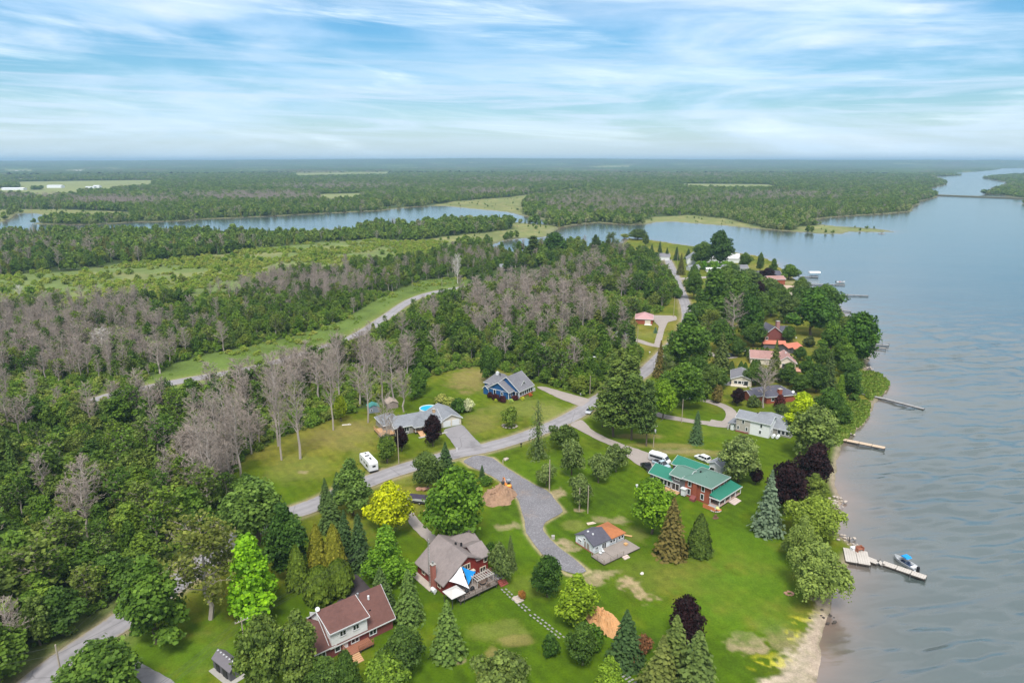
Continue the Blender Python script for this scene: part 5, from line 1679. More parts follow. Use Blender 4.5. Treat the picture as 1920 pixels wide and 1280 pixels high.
def dead_tree(nm, h, w_, seed, twig=0.02, prim=20, sec=5, ter=5, leaves=0, leafsize=0.25, forky=False):
    """bare crown: trunk, limbs, branches and a haze of twigs; optional few live leaves"""
    q = random.Random(seed)
    tb, cb_ = MB(), MB()
    k = 7
    pts = [Vector((0, 0, -0.2))]
    for i in range(1, k + 1):
        pts.append(Vector((q.uniform(-.02, .02) * h + 0.0, q.uniform(-.02, .02) * h, h * 0.96 * i / k)))
    r0 = 0.017 * h + 0.04
    for i in range(k):
        tb.tube(pts[i], pts[i + 1], r0 * (1 - 0.9 * i / k), r0 * (1 - 0.9 * (i + 1) / k), 6)
    tips = []

    def ribbon_(a, b, r):
        d = (b - a)
        n = d.orthogonal().normalized() * r
        m_ = d.cross(n).normalized() * r
        cb_.add([a - n, a + n, b], [(0, 1, 2)])
        cb_.add([a - m_, a + m_, b], [(0, 1, 2)])
    for i in range(prim):
        t = 0.28 + 0.70 * (i + q.random()) / prim
        f = t * k
        j = min(int(f), k - 1)
        s = pts[j].lerp(pts[j + 1], f - j)
        az = i * 2.4 + q.uniform(-.6, .6)
        ln = w_ / 2 * (1.15 - 0.75 * abs(t - 0.55) * 1.6) * q.uniform(0.7, 1.15)
        el = q.uniform(0.35, 1.0) if not forky else q.uniform(0.6, 1.5)
        d = Vector((math.cos(az), math.sin(az), el)).normalized()
        e = s + d * ln
        mid = s.lerp(e, 0.5) + Vector((q.uniform(-.1, .1), q.uniform(-.1, .1), -0.06)) * ln
        rb = r0 * 0.30 * (1.15 - t)
        tb.tube(s, mid, rb + 0.012, rb * 0.65 + 0.01, 4)
        tb.tube(mid, e, rb * 0.65 + 0.01, 0.012, 3)
        for m_ in range(sec):
            u = 0.25 + 0.75 * (m_ + q.random()) / sec
            s2 = s.lerp(mid, u * 2) if u < 0.5 else mid.lerp(e, u * 2 - 1)
            d2 = (d + Vector((q.gauss(0, .7), q.gauss(0, .7), q.gauss(0.25, .45)))).normalized()
            e2 = s2 + d2 * ln * q.uniform(0.25, 0.5)
            ribbon_(s2, e2, twig * 1.5)
            for w2 in range(ter):
                u2 = 0.15 + 0.85 * q.random()
                s3 = s2.lerp(e2, u2)
                d3 = (d2 + Vector((q.gauss(0, .8), q.gauss(0, .8), q.gauss(0.2, .5)))).normalized()
                e3 = s3 + d3 * ln * q.uniform(0.12, 0.3)
                ribbon_(s3, e3, twig)
                tips.append(e3)
    nl = None
    if leaves:
        T = np.array([tuple(tips[q.randrange(len(tips))]) for _ in range(leaves)]) + nr.normal(size=(leaves, 3)) * 0.35
        Nn = sph(leaves) + np.array([0, 0, 0.4])
        Nn /= np.linalg.norm(Nn, axis=1, keepdims=True)
        nl = leafy(nm + '_leaves', [('q', quads(T, Nn, leafsize * nr.uniform(0.6, 1.3, leaves)), np.clip(0.5 + nr.normal(size=leaves) * 0.18, 0, 1))])
    return tb.mesh(nm + '_trunk'), cb_.mesh(nm + '_twigs'), nl


def conifer(nm, h, w_, levels, per, seed, size=0.3, droop=0.35, power=0.9, core=0.55, base=0.04, gaps=0.0, nb=7):
    """whorls of needle-clad branches round a spire"""
    q = np.random.default_rng(seed)
    P, Nn, S, T = [], [], [], []
    for i in range(levels):
        t = base + (0.985 - base) * (i / (levels - 1)) ** 0.92
        R_ = w_ / 2 * ((1 - t) ** power) * q.uniform(0.86, 1.1) + 0.06
        n = max(4, int(per * (0.35 + 0.65 * (1 - t))))
        a0 = q.uniform(0, 6.28)
        for j in range(n):
            if q.random() < gaps:
                continue
            a = a0 + 2 * math.pi * j / n + q.uniform(-.2, .2)
            L_ = R_ * q.uniform(0.75, 1.12)
            tone = q.uniform(-0.14, 0.14)
            for b in range(nb):
                u = 0.30 + 0.70 * (b + q.random() * 0.8) / nb
                r = L_ * u
                z = t * h - droop * L_ * u ** 1.5 + 0.14 * L_ * u + q.normal() * 0.05
                sp = q.normal() * 0.16 * L_ * (1.1 - 0.6 * u)
                P.append((math.cos(a) * r - math.sin(a) * sp, math.sin(a) * r + math.cos(a) * sp, max(z, 0.1)))
                v = np.array([math.cos(a) * 0.7, math.sin(a) * 0.7, 0.75]) + q.normal(size=3) * 0.35
                Nn.append(v / np.linalg.norm(v))
                S.append(size * q.uniform(0.6, 1.2) * (0.55 + 0.5 * (1 - t)))
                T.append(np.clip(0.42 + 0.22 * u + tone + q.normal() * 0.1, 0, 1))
    parts = [('q', quads(np.array(P), np.array(Nn), np.array(S)), T)]
    if core:
        mb = MB()
        k = 9
        rings = [(0.06, 1.0), (0.35, 0.66), (0.7, 0.3), (0.97, 0.03)]
        vv = [(math.cos(2 * math.pi * i / k) * w_ / 2 * core * r, math.sin(2 * math.pi * i / k) * w_ / 2 * core * r, h * z) for z, r in rings for i in range(k)]
        ff = [(a * k + i, a * k + (i + 1) % k, (a + 1) * k + (i + 1) % k, (a + 1) * k + i) for a in range(3) for i in range(k)]
        parts.append(('s', vv, ff, 0.3))
    return leafy(nm, parts)


def flame(nm, h, w_, n, seed, size=0.22, shape=None, cols=1):
    """clipped cedar: dense upright sprays over a smooth body"""
    q = np.random.default_rng(seed)
    shape = shape or (lambda t: (1 - t) ** 0.62 * min(1, t * 6 + 0.55))
    t = q.random(n) ** 0.85
    a = q.uniform(0, 2 * math.pi, n)
    rr = np.array([shape(v) for v in t]) * w_ / 2
    ridge = 1 + 0.10 * np.sin(a * 7 + t * 5) * np.sin(t * 22) + 0.06 * np.sin(a * 13 + 2)
    rad = rr * ridge * q.uniform(0.86, 1.06, n)
    P = np.stack([np.cos(a) * rad, np.sin(a) * rad, t * h], 1)
    Nn = np.stack([np.cos(a), np.sin(a), 0.35 + 0 * a], 1) + q.normal(size=(n, 3)) * 0.4
    Nn /= np.linalg.norm(Nn, axis=1, keepdims=True)
    roll = np.tile(np.array([[0, 0, 1.0]]), (n, 1)) + q.normal(size=(n, 3)) * 0.25
    T = np.clip(0.5 + 0.25 * (ridge - 1) * 4 + q.normal(size=n) * 0.16, 0, 1)
    parts = [('q', quads(P, Nn, size * q.uniform(0.6, 1.2, n), aspect=1.5, roll=roll), T)]
    k = 12
    zs = np.linspace(0.0, 0.98, 8)
    vv = [(math.cos(2 * math.pi * i / k) * w_ / 2 * 0.86 * shape(z), math.sin(2 * math.pi * i / k) * w_ / 2 * 0.86 * shape(z), h * z) for z in zs for i in range(k)]
    ff = [(b * k + i, b * k + (i + 1) % k, (b + 1) * k + (i + 1) % k, (b + 1) * k + i) for b in range(7) for i in range(k)]
    parts.append(('s', vv, ff, 0.35))
    return leafy(nm, parts)


def pine(nm, h, w_, seed, n_cl=34, per=60, size=0.26):
    """white pine: flat, uneven plates of needles on a tall trunk"""
    q = np.random.default_rng(seed)
    parts = []
    for i in range(n_cl):
        t = 0.22 + 0.76 * (i + q.random()) / n_cl
        R_ = w_ / 2 * (1.1 - 0.85 * t) * (0.55 + 0.6 * q.random())
        a = i * 2.4 + q.uniform(-.5, .5)
        u = q.uniform(0.35, 0.95)
        c = np.array([math.cos(a) * R_ * u, math.sin(a) * R_ * u, t * h + 0.10 * R_])
        ex = np.array([0.20 * w_ * (1.15 - t * 0.7), 0.20 * w_ * (1.15 - t * 0.7), 0.05 * w_ + 0.16])
        d = sph(per)
        P = c + d * ex * (q.random((per, 1)) ** 0.4)
        P[:, 2] -= 0.10 * ((P[:, 0] - c[0]) ** 2 + (P[:, 1] - c[1]) ** 2)
        Nn = d * np.array([0.5, 0.5, 0.6]) + np.array([0, 0, 0.8]) + q.normal(size=(per, 3)) * 0.45
        Nn /= np.linalg.norm(Nn, axis=1, keepdims=True)
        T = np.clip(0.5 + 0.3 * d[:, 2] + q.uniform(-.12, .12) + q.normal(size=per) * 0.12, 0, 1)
        parts.append(('q', quads(P, Nn, size * q.uniform(0.6, 1.25, per)), T))
    return leafy(nm, parts)


def weeper(nm, h, w_, seed, n_lobe=16, strands=520, size=0.24):
    q = np.random.default_rng(seed)
    lob = crown_lobes(n_lobe, h * 0.35, h * 0.98, w_ / 2, lambda t: math.sin(min(1, t * 1.1 + 0.15) * math.pi) ** 0.5, w_ * 0.17, seed)
    parts = []
    P, Nn, S, T = [], [], [], []
    for (x, y, z, r) in lob:
        n = 190
        d = sph(n)
        d[:, 2] = np.abs(d[:, 2])
        P += list(np.array([x, y, z]) + d * r * q.uniform(0.75, 1.1, (n, 1)))
        v = d + np.array([0, 0, 0.4]) + q.normal(size=(n, 3)) * 0.5
        Nn += list(v / np.linalg.norm(v, axis=1, keepdims=True))
        S += list(size * q.uniform(0.6, 1.2, n))
        T += list(np.clip(0.55 + q.uniform(-.1, .1) + q.normal(size=n) * 0.15, 0, 1))
        mb = MB().blob((x, y, z), (r * 0.62,) * 3, int(q.integers(1e6)), 1, 0.1)
        parts.append(('s', mb.v, mb.f, 0.35))
        for s_ in range(strands // n_lobe):
            a = q.uniform(0, 6.28)
            L_ = q.uniform(0.6, 2.4) * h / 9
            px_, py_ = x + math.cos(a) * r * q.uniform(0.8, 1.1), y + math.sin(a) * r * q.uniform(0.8, 1.1)
            tone = q.uniform(-.12, .12)
            for k in range(4):
                P.append((px_ + q.normal() * .06, py_ + q.normal() * .06, max(z + r * 0.2 - L_ * (k + 0.5) / 4, 0.3)))
                v = np.array([math.cos(a), math.sin(a), 0.25]) + q.normal(size=3) * 0.3
                Nn.append(v / np.linalg.norm(v))
                S.append(size * 0.7)
                T.append(np.clip(0.52 + tone + q.normal() * 0.1, 0, 1))
    parts.append(('q', quads(np.array(P), np.array(Nn), np.array(S), aspect=1.3), T))
    return leafy(nm, parts)


round_ = lambda t: math.sin(min(1.0, 0.16 + 0.84 * t) * math.pi) ** 0.55 if t < 0.999 else 0.1
egg_ = lambda t: (math.sin(min(1.0, 0.22 + 0.78 * t) * math.pi) ** 0.7) * (1.05 - 0.25 * t)
tall_ = lambda t: (math.sin(min(1.0, 0.20 + 0.80 * t) * math.pi) ** 0.6) * (1.1 - 0.5 * t)
cone_ = lambda t: 1.02 - 0.82 * t

# proto: nominal height, nominal width, crown mesh, trunk mesh
PROTO = {}


def proto(k, h, w_, crown, trunk):
    PROTO.setdefault(k, []).append((h, w_, crown, trunk))


for i in range(3):       # large garden trees seen close
    proto('B', 12, 10, lobed('round_crown', crown_lobes(26, 2.6, 12, 5.0, (round_, egg_, round_)[i], 1.75, 20 + i), 6400, 0.21), trunk_mesh('trunk', 9.5, 0.30, 6, 2.6, i))
for i in range(2):
    proto('T', 14, 9, lobed('tall_crown', crown_lobes(28, 2.2, 14, 4.5, (tall_, cone_)[i], 1.55, 40 + i), 6400, 0.21), trunk_mesh('trunk', 12, 0.30, 6, 2.2, 10 + i))
for i in range(3):       # small orchard trees: looser
    proto('A', 5, 6, lobed('apple_crown', crown_lobes(15, 1.4, 5, 3.0, round_, 1.0, 60 + i), 3000, 0.15, core=0.55), trunk_mesh('trunk', 3.4, 0.17, 6, 1.5, 20 + i, 0.05))
for i in range(3):
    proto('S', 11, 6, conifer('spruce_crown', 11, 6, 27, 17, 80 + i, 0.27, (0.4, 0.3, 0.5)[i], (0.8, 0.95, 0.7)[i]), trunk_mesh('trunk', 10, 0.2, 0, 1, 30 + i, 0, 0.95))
for i in range(2):
    proto('C', 7, 4, flame('cedar_crown', 7, 4, 4200, 90 + i, 0.15), trunk_mesh('trunk', 4, 0.14, 0, 1, 40 + i))
proto('G', 4, 4.4, flame('globe_crown', 4, 4.4, 4200, 95, 0.15, lambda t: max(0.02, (1 - (2 * t * 0.92 - 0.78) ** 2)) ** 0.5 if t < 0.97 else 0.15), trunk_mesh('trunk', 2, 0.12, 0, 1, 42))
for i in range(2):
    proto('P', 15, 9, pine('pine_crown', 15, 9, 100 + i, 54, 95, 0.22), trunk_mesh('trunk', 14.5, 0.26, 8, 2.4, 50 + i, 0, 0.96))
for i in range(2):
    proto('W', 9, 9, weeper('willow_crown', 9, 9, 110 + i, 30, 1300, 0.145), trunk_mesh('trunk', 7, 0.35, 6, 2.4, 60 + i, 0.08))
proto('L', 12, 6, conifer('larch_crown', 12, 6, 24, 13, 120, 0.17, 0.85, 0.55, 0.18, 0.10, 0.25, 9), trunk_mesh('trunk', 12, 0.2, 5, 1.5, 70, 0, 0.96))
for i in range(3):
    proto('Q', 2, 2.6, lobed('bush_crown', crown_lobes(8, 0.25, 2, 1.3, round_, 0.62, 130 + i), 1100, 0.11, core=0.75), trunk_mesh('stem', 1.0, 0.06, 3, 0.5, 80 + i))
DEADP = []
for i in range(4):
    DEADP.append((16, 7, dead_tree('bare%d' % i, 16, 7, 140 + i, 0.024, 34, 7, 8, forky=i in (1, 3))))
HALF = []
for i in range(3):
    HALF.append((14, 7, dead_tree('half%d' % i, 14, 7, 150 + i, 0.022, 26, 5, 6, leaves=3200, leafsize=0.15)))

LEAF = leaf_mat('leaf_by_plant')
NEEDLE = leaf_mat('needle_by_plant', trans=0.06, rough=0.7, tint=0.55)
FOREST_LEAF = leaf_mat('woodland_leaf', [(0.0, (0.040, 0.078, 0.014)), (0.14, (0.060, 0.115, 0.018)), (0.28, (0.034, 0.070, 0.020)), (0.40, (0.088, 0.140, 0.026)), (0.50, (0.052, 0.098, 0.022)), (0.62, (0.105, 0.135, 0.046)), (0.72, (0.044, 0.090, 0.024)), (0.84, (0.096, 0.160, 0.030)), (0.93, (0.070, 0.105, 0.040)), (1.0, (0.120, 0.160, 0.036))])
FOREST_NEEDLE = leaf_mat('woodland_needle', [(0.0, (0.032, 0.064, 0.022)), (0.4, (0.044, 0.080, 0.024)), (0.7, (0.065, 0.091, 0.026)), (1.0, (0.092, 0.097, 0.033))], 0.06, 0.7)
SCRUB_LEAF = leaf_mat('scrub_leaf', [(0.0, (0.060, 0.115, 0.020)), (0.35, (0.085, 0.150, 0.028)), (0.65, (0.105, 0.155, 0.045)), (0.85, (0.140, 0.170, 0.062)), (1.0, (0.065, 0.105, 0.022))])
FAR_LEAF = leaf_mat('far_leaf', [(0.0, (0.047, 0.085, 0.023)), (0.3, (0.062, 0.111, 0.026)), (0.6, (0.077, 0.128, 0.033)), (0.85, (0.097, 0.142, 0.041)), (1.0, (0.074, 0.106, 0.038))])
TWIG = mat('dead_twigs', (0.36, 0.30, 0.255), 0.95, 0.2, 0.3)

CATS = {'B': 'tree', 'T': 'tree', 'A': 'tree', 'S': 'tree', 'C': 'tree', 'G': 'shrub', 'P': 'tree', 'W': 'tree', 'L': 'tree', 'Q': 'shrub', 'D': 'tree', 'H': 'tree'}
KIND = {'B': 'leafy_tree', 'T': 'leafy_tree', 'A': 'apple_tree', 'S': 'spruce_tree', 'C': 'cedar_tree', 'G': 'cedar_shrub', 'P': 'pine_tree', 'W': 'willow_tree', 'L': 'larch_tree', 'Q': 'shrub', 'D': 'bare_tree', 'H': 'leafy_tree'}
TREE_AT = []


def plant(k, bx, by, ty, wpx, col, label, group=None, name=None, var=None, yaw=None):
    """one garden plant: base pixel, row of its tip, width in pixels"""
    x, y = G(bx, by)
    h = max(0.4, H_(bx, by, ty))
    wd = wpx * depth(bx, by) / F
    TREE_AT.append((x, y, wd / 2))
    root = empty(name or KIND[k], (x, y, 0), rng.uniform(0, 6.28) if yaw is None else yaw, label, CATS[k], group)
    if k in 'DH':
        hh, ww, (tm, cm, lm) = (DEADP if k == 'D' else HALF)[rng.randrange(4 if k == 'D' else 3) if var is None else var]
        t = mesh_obj('trunk', tm, DEADBARK, root)
        c = mesh_obj('branches', cm, TWIG, root)
        ch = [t, c]
        if lm:
            l = mesh_obj('leaves', lm, LEAF, root)
            l.color = (*col, 1)
            ch.append(l)
    else:
        lst = PROTO[k]
        hh, ww, cm, tm = lst[rng.randrange(len(lst)) if var is None else var]
        c = mesh_obj('crown', cm, NEEDLE if k in 'SCGPL' else LEAF, root)
        c.color = (*col, 1)
        t = mesh_obj('trunk', tm, BARK, root)
        ch = [c, t]
    for o in ch:
        o.scale = (wd / ww, wd / ww, h / hh)
    return root


# colours of single plants
MID, DEEP, LITE, LIME, GOLD = (0.050, 0.105, 0.018), (0.032, 0.072, 0.018), (0.085, 0.155, 0.024), (0.105, 0.225, 0.012), (0.250, 0.290, 0.010)
OLIVE, SILV, PURP, BLUE, SPR = (0.10, 0.125, 0.040), (0.125, 0.170, 0.085), (0.015, 0.0055, 0.010), (0.072, 0.105, 0.108), (0.040, 0.070, 0.030)
CED, CEDG, BRN, WIL, DKS, APP = (0.060, 0.095, 0.018), (0.110, 0.115, 0.020), (0.072, 0.062, 0.028), (0.118, 0.165, 0.062), (0.026, 0.052, 0.026), (0.088, 0.128, 0.060)

GARDEN = [
    # bottom left corner and the road bend
    ('T', 293, 1205, 1046, 146, (0.060, 0.115, 0.024), 'big dense green tree inside the bend of the near road', 0),
    ('B', 197, 1330, 1214, 160, (0.062, 0.115, 0.026), 'broad green tree cut by the bottom edge beside the road', 0),
    ('H', 395, 1160, 985, 125, (0.095, 0.115, 0.040), 'sparse olive tree with bare patches left of the lime green tree', 0),
    ('T', 476, 1158, 1008, 122, LIME, 'vivid lime green tree next to the power pole', 1),
    ('B', 485, 1020, 898, 135, (0.075, 0.130, 0.040), 'large silvery-green tree hiding the road left of the spruces', 1),
    ('T', 541, 1082, 946, 96, DEEP, 'dark green tree in front of the large silvery-green one', 0),
    ('C', 560, 1100, 1022, 46, CED, 'green pointed cedar leftmost of the cedar clump', 0),
    ('C', 598, 1078, 984, 46, CEDG, 'golden cedar, taller and farther one of the two golden cedars', 0),
    ('C', 630, 1086, 984, 52, CEDG, 'golden cedar, plumper one beside the dark spruces', 1),
    ('G', 600, 1126, 1064, 58, CED, 'round clipped cedar on the lawn nearest the dark driveway', 0),
    ('G', 638, 1112, 1050, 48, CED, 'round cedar between the golden cedars and the dark driveway', 0),
    ('S', 612, 955, 895, 34, SPR, 'slim spruce standing right at the road, first of the row', 0),
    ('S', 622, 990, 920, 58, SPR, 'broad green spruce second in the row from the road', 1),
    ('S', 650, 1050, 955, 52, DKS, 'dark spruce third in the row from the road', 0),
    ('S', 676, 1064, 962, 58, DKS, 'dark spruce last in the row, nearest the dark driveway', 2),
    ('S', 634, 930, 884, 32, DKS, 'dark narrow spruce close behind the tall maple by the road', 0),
    ('T', 662, 965, 861, 84, (0.072, 0.125, 0.042), 'tall green tree with pale top by the road opposite the trailer', 0),
    ('B', 733, 1000, 905, 92, GOLD, 'golden yellow tree beside the red house driveway', 1),
    ('T', 727, 1096, 990, 92, (0.080, 0.165, 0.022), 'bright green pointed tree between the two nearest houses', 1),
    ('S', 716, 1140, 1062, 62, SPR, 'bushy spruce below the bright green pointed tree', 0),
    ('S', 768, 1162, 1066, 64, (0.055, 0.095, 0.034), 'full green spruce left of the sail deck', 2),
    ('S', 840, 1228, 1124, 76, (0.058, 0.100, 0.034), 'full green spruce on the lawn just below the gazebo', 0),
    ('B', 856, 1022, 882, 124, (0.075, 0.148, 0.022), 'large bright green tree rising behind the dark red house', 0),
    ('B', 802, 915, 848, 56, (0.062, 0.100, 0.040), 'round grey-green tree with boulders under it', 2),
    ('S', 836, 894, 828, 50, DKS, 'dark spruce beside the round grey-green tree at the junction', 1),
    ('S', 904, 898, 871, 17, DKS, 'tiny dark spruce at the edge of the gravel drive', 0),
    ('Q', 912, 908, 893, 24, MID, 'small green bush beside the earth heap', 0),
    ('A', 937, 1088, 1022, 54, APP, 'grey-green tree at the right corner of the red house', 0),
    ('S', 957, 1066, 1003, 28, (0.050, 0.075, 0.034), 'narrow spruce behind the grey-green tree at the red house', 0),
    ('Q', 921, 1040, 1019, 24, DEEP, 'dark shrub tucked behind the red house\'s right roof', 0),
    ('B', 1026, 1118, 1045, 64, DEEP, 'dark round tree left of the gravel drive end', 0),
    ('T', 1082, 1172, 1076, 84, (0.130, 0.200, 0.022), 'yellow-green tree at the end of the gravel drive', 0),
    ('Q', 1108, 1216, 1176, 50, MID, 'sprawling green shrub left of the straw heap', 0),
    ('B', 1092, 1246, 1168, 66, (0.045, 0.085, 0.022), 'dark leafy tree below the yellow-green tree', 1),
    ('S', 1172, 1242, 1142, 78, DKS, 'dark spruce right of the straw heap', 0),
    ('B', 1166, 1222, 1186, 22, LITE, 'thin light green sapling in front of the dark spruce', 0),
    ('Q', 1206, 1222, 1192, 34, (0.13, 0.065, 0.05), 'reddish shrub between spruce and purple maple', 0),
    ('Q', 1182, 1244, 1222, 30, (0.14, 0.09, 0.06), 'brown shrub at the foot of the dark spruce', 0),
    ('T', 1141, 1310, 1231, 68, (0.110, 0.180, 0.026), 'light green tree at the bottom edge below the shrubs', 0),
    ('A', 940, 1312, 1224, 108, (0.10, 0.14, 0.055), 'pale spreading tree at the bottom edge below the stone path', 0),
    ('Q', 1030, 1228, 1194, 36, DEEP, 'round dark shrub by the lower stepping stones', 0),
    ('S', 1262, 1272, 1152, 92, (0.062, 0.090, 0.034), 'tallest olive spruce of the bottom clump', 0),
    ('S', 1238, 1302, 1190, 100, (0.070, 0.088, 0.034), 'wide olive spruce leftmost in the bottom clump', 1),
    ('S', 1302, 1312, 1182, 112, (0.055, 0.084, 0.034), 'wide dark spruce rightmost in the bottom clump', 2),
    ('B', 1284, 1212, 1122, 74, PURP, 'purple maple on the lawn behind the bottom spruces', 0),
    ('B', 500, 1310, 1160, 108, (0.078, 0.118, 0.036), 'big olive green tree left of the brown-roofed house', 0),
    ('T', 566, 1290, 1144, 92, (0.082, 0.122, 0.040), 'olive green tree touching the brown roof\'s end', 0),
    ('B', 612, 1318, 1236, 84, (0.050, 0.090, 0.026), 'dark green tree in front of the brown house\'s lower wall', 2),
    ('B', 655, 1326, 1222, 50, (0.048, 0.090, 0.026), 'small dark tree left of the brown house\'s steps', 0),
    ('B', 727, 1330, 1234, 96, (0.100, 0.165, 0.030), 'bright green tree at the bottom edge right of the brown house', 0),
    ('B', 757, 1262, 1176, 84, (0.042, 0.078, 0.024), 'dark green tree at the right corner of the brown house', 1),
    ('Q', 700, 1262, 1238, 30, LITE, 'bright fern-like shrub by the brown house deck', 0),
    # round the brick farmhouse and the lawn down to the water
    ('B', 1222, 1000, 901, 90, (0.098, 0.185, 0.018), 'lime-topped round tree in front of the brick farmhouse', 0),
    ('S', 1258, 1040, 932, 70, BRN, 'browning spruce on the lawn, middle of the lawn trio', 0),
    ('C', 1310, 1038, 964, 50, (0.042, 0.068, 0.018), 'dark double-topped cedar on the lawn, right of the browning spruce', 0),
    ('S', 1437, 998, 880, 66, BLUE, 'tall blue spruce on the lakeside lawn', 1),
    ('B', 1470, 962, 868, 84, PURP, 'purple maple right behind the blue spruce', 0),
    ('B', 1526, 915, 832, 76, PURP, 'purple maple at the water\'s edge beyond the blue spruce', 1),
    ('B', 1416, 908, 872, 28, PURP, 'small purple tree at the foot of the silvery round tree', 0),
    ('B', 1384, 902, 819, 84, SILV, 'silvery round tree beside the white outbuilding', 0),
    ('W', 1522, 1010, 930, 104, (0.128, 0.180, 0.042), 'yellow-green weeping willow above the dock', 0),
    ('W', 1498, 1062, 968, 66, WIL, 'middle willow of the shore row', 1),
    ('W', 1530, 1122, 1022, 128, WIL, 'wide grey-green willow leaning over the shore below the dock', 1),
    ('W', 1478, 1040, 1002, 34, WIL, 'small round willow on the lawn side of the shore row', 0),
    ('T', 1524, 935, 888, 56, (0.085, 0.120, 0.034), 'thin olive tree at the shore below the purple maples', 0),
    ('B', 1522, 862, 764, 100, (0.105, 0.150, 0.062), 'large silvery tree right of the white house', 0),
    ('B', 1500, 800, 736, 66, (0.20, 0.27, 0.012), 'yellow tree beside the dark-roofed brick bungalow', 1),
    ('S', 1305, 830, 770, 32, (0.040, 0.075, 0.048), 'lone blue-green spruce on the lawn inside the loop drive', 2),
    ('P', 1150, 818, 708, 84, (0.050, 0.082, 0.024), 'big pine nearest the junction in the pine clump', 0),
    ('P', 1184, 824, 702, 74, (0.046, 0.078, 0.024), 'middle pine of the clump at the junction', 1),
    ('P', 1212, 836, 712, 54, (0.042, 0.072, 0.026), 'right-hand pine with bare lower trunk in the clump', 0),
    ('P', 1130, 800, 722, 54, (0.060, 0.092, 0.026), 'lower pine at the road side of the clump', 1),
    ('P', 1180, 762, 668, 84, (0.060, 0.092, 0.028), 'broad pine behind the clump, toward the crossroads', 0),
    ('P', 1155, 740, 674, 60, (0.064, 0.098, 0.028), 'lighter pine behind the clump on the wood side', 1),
    ('L', 1008, 858, 748, 50, (0.055, 0.082, 0.042), 'feathery drooping larch by the road', 0),
    ('A', 1056, 842, 797, 56, (0.058, 0.094, 0.030), 'dark apple tree nearest the junction on the lawn', 0),
    ('A', 1072, 890, 828, 54, APP, 'grey-green apple tree right of the larch', 1),
    ('A', 1122, 905, 852, 46, APP, 'lower one of the paired apple trees near the farmhouse drive', 2),
    ('A', 1155, 884, 834, 52, APP, 'upper one of the paired apple trees near the farmhouse drive', 0),
    ('A', 1087, 950, 892, 52, APP, 'apple tree with two slim poles in front of it', 1),
    ('A', 1024, 910, 870, 42, APP, 'small apple tree behind the tall wooden pole', 2),
    ('A', 956, 802, 764, 38, (0.10, 0.150, 0.034), 'small tree in a ring of stones by the road', 0),
    ('B', 812, 836, 779, 42, PURP, 'purple maple in front of the bungalow', 0),
    ('B', 753, 846, 800, 28, PURP, 'slim purple tree left of the bungalow porch', 2),
    ('B', 726, 868, 815, 42, (0.075, 0.125, 0.030), 'round green tree under the bare trunk by the trailer', 0),
    ('D', 726, 866, 742, 40, MID, 'bare grey tree by the bungalow deck', 0),
    ('Q', 830, 757, 740, 28, (0.20, 0.22, 0.10), 'pale flowering bush nearest the pool', 0),
    ('Q', 845, 762, 746, 26, (0.17, 0.20, 0.08), 'pale green bush second from the pool', 1),
    ('Q', 860, 770, 747, 32, DEEP, 'dark green bush in the row by the pool', 2),
    ('Q', 879, 771, 749, 22, (0.33, 0.36, 0.40), 'white blossoming bush at the end of the row by the pool', 0),
    ('B', 640, 790, 742, 28, (0.18, 0.24, 0.022), 'small yellow-green tree at the edge of the bare wood', 0),
    ('B', 914, 718, 650, 42, (0.040, 0.082, 0.020), 'dense dark tree touching the blue house\'s rear roof', 1),
    ('T', 790, 738, 680, 42, (0.058, 0.115, 0.024), 'leafy tree at the lawn corner behind the pool', 0),
    ('T', 778, 748, 700, 30, (0.050, 0.100, 0.022), 'lower leafy tree at the lawn corner behind the pool', 1),
    # hedge bushes at the blue house
    ('Q', 918, 745, 736, 13, (0.035, 0.010, 0.018), 'purple bush at the far left of the blue house bed', 0),
    ('Q', 929, 749, 739, 16, (0.035, 0.010, 0.018), 'purple bush in the middle of the blue house bed', 1),
    ('Q', 942, 753, 742, 16, (0.035, 0.010, 0.018), 'purple bush at the near corner of the blue house bed', 2),
    ('Q', 966, 750, 742, 14, (0.05, 0.012, 0.018), 'dark red bush in the nook beside the sunroom', 0),
    ('Q', 957, 755, 748, 10, (0.22, 0.30, 0.12), 'small pale bush below the blue house\'s near corner', 1),
    ('Q', 980, 749, 744, 9, (0.27, 0.30, 0.05), 'yellow-green bush below the sunroom windows', 2),
    ('Q', 994, 743, 737, 8, (0.32, 0.10, 0.05), 'orange-red bush below the sunroom windows', 0),
    ('Q', 930, 753, 748, 7, (0.25, 0.30, 0.05), 'small lime bush in front of the purple ones', 1),
    # along the loop and the crossroads
    ('B', 1242, 786, 713, 50, (0.105, 0.185, 0.020), 'round bright green tree beside the loop drive', 0),
    ('B', 1281, 764, 682, 76, (0.062, 0.118, 0.022), 'green tree behind the round bright one at the loop', 2),
    ('T', 1288, 690, 588, 92, (0.055, 0.108, 0.024), 'huge dark green tree at the crossroads', 0),
    ('S', 1236, 706, 638, 28, BRN, 'scraggly grey-brown spruce at the crossroads corner', 0),
    ('H', 1247, 706, 668, 28, (0.08, 0.12, 0.05), 'birch-like tree with pale stems at the crossroads corner', 0),
    ('B', 1330, 735, 683, 44, (0.068, 0.110, 0.036), 'round green tree left of the cream bungalow', 0),
    ('Q', 1318, 748, 718, 34, (0.055, 0.095, 0.028), 'dark shrub near the top of the loop drive', 0),
    ('Q', 1346, 754, 724, 26, (0.085, 0.075, 0.034), 'reddish-green shrub near the top of the loop drive', 1),
    ('B', 1383, 760, 728, 30, PURP, 'small purple tree before the cream bungalow', 0),
    ('Q', 1410, 762, 742, 24, (0.06, 0.09, 0.04), 'grey-green bush beside the small purple tree', 2),
    ('D', 1431, 764, 676, 46, MID, 'bare reddish-grey tree between the two bungalows', 1),
    ('S', 1351, 695, 622, 46, (0.046, 0.066, 0.026), 'dark spruce at the end of the side lane', 0),
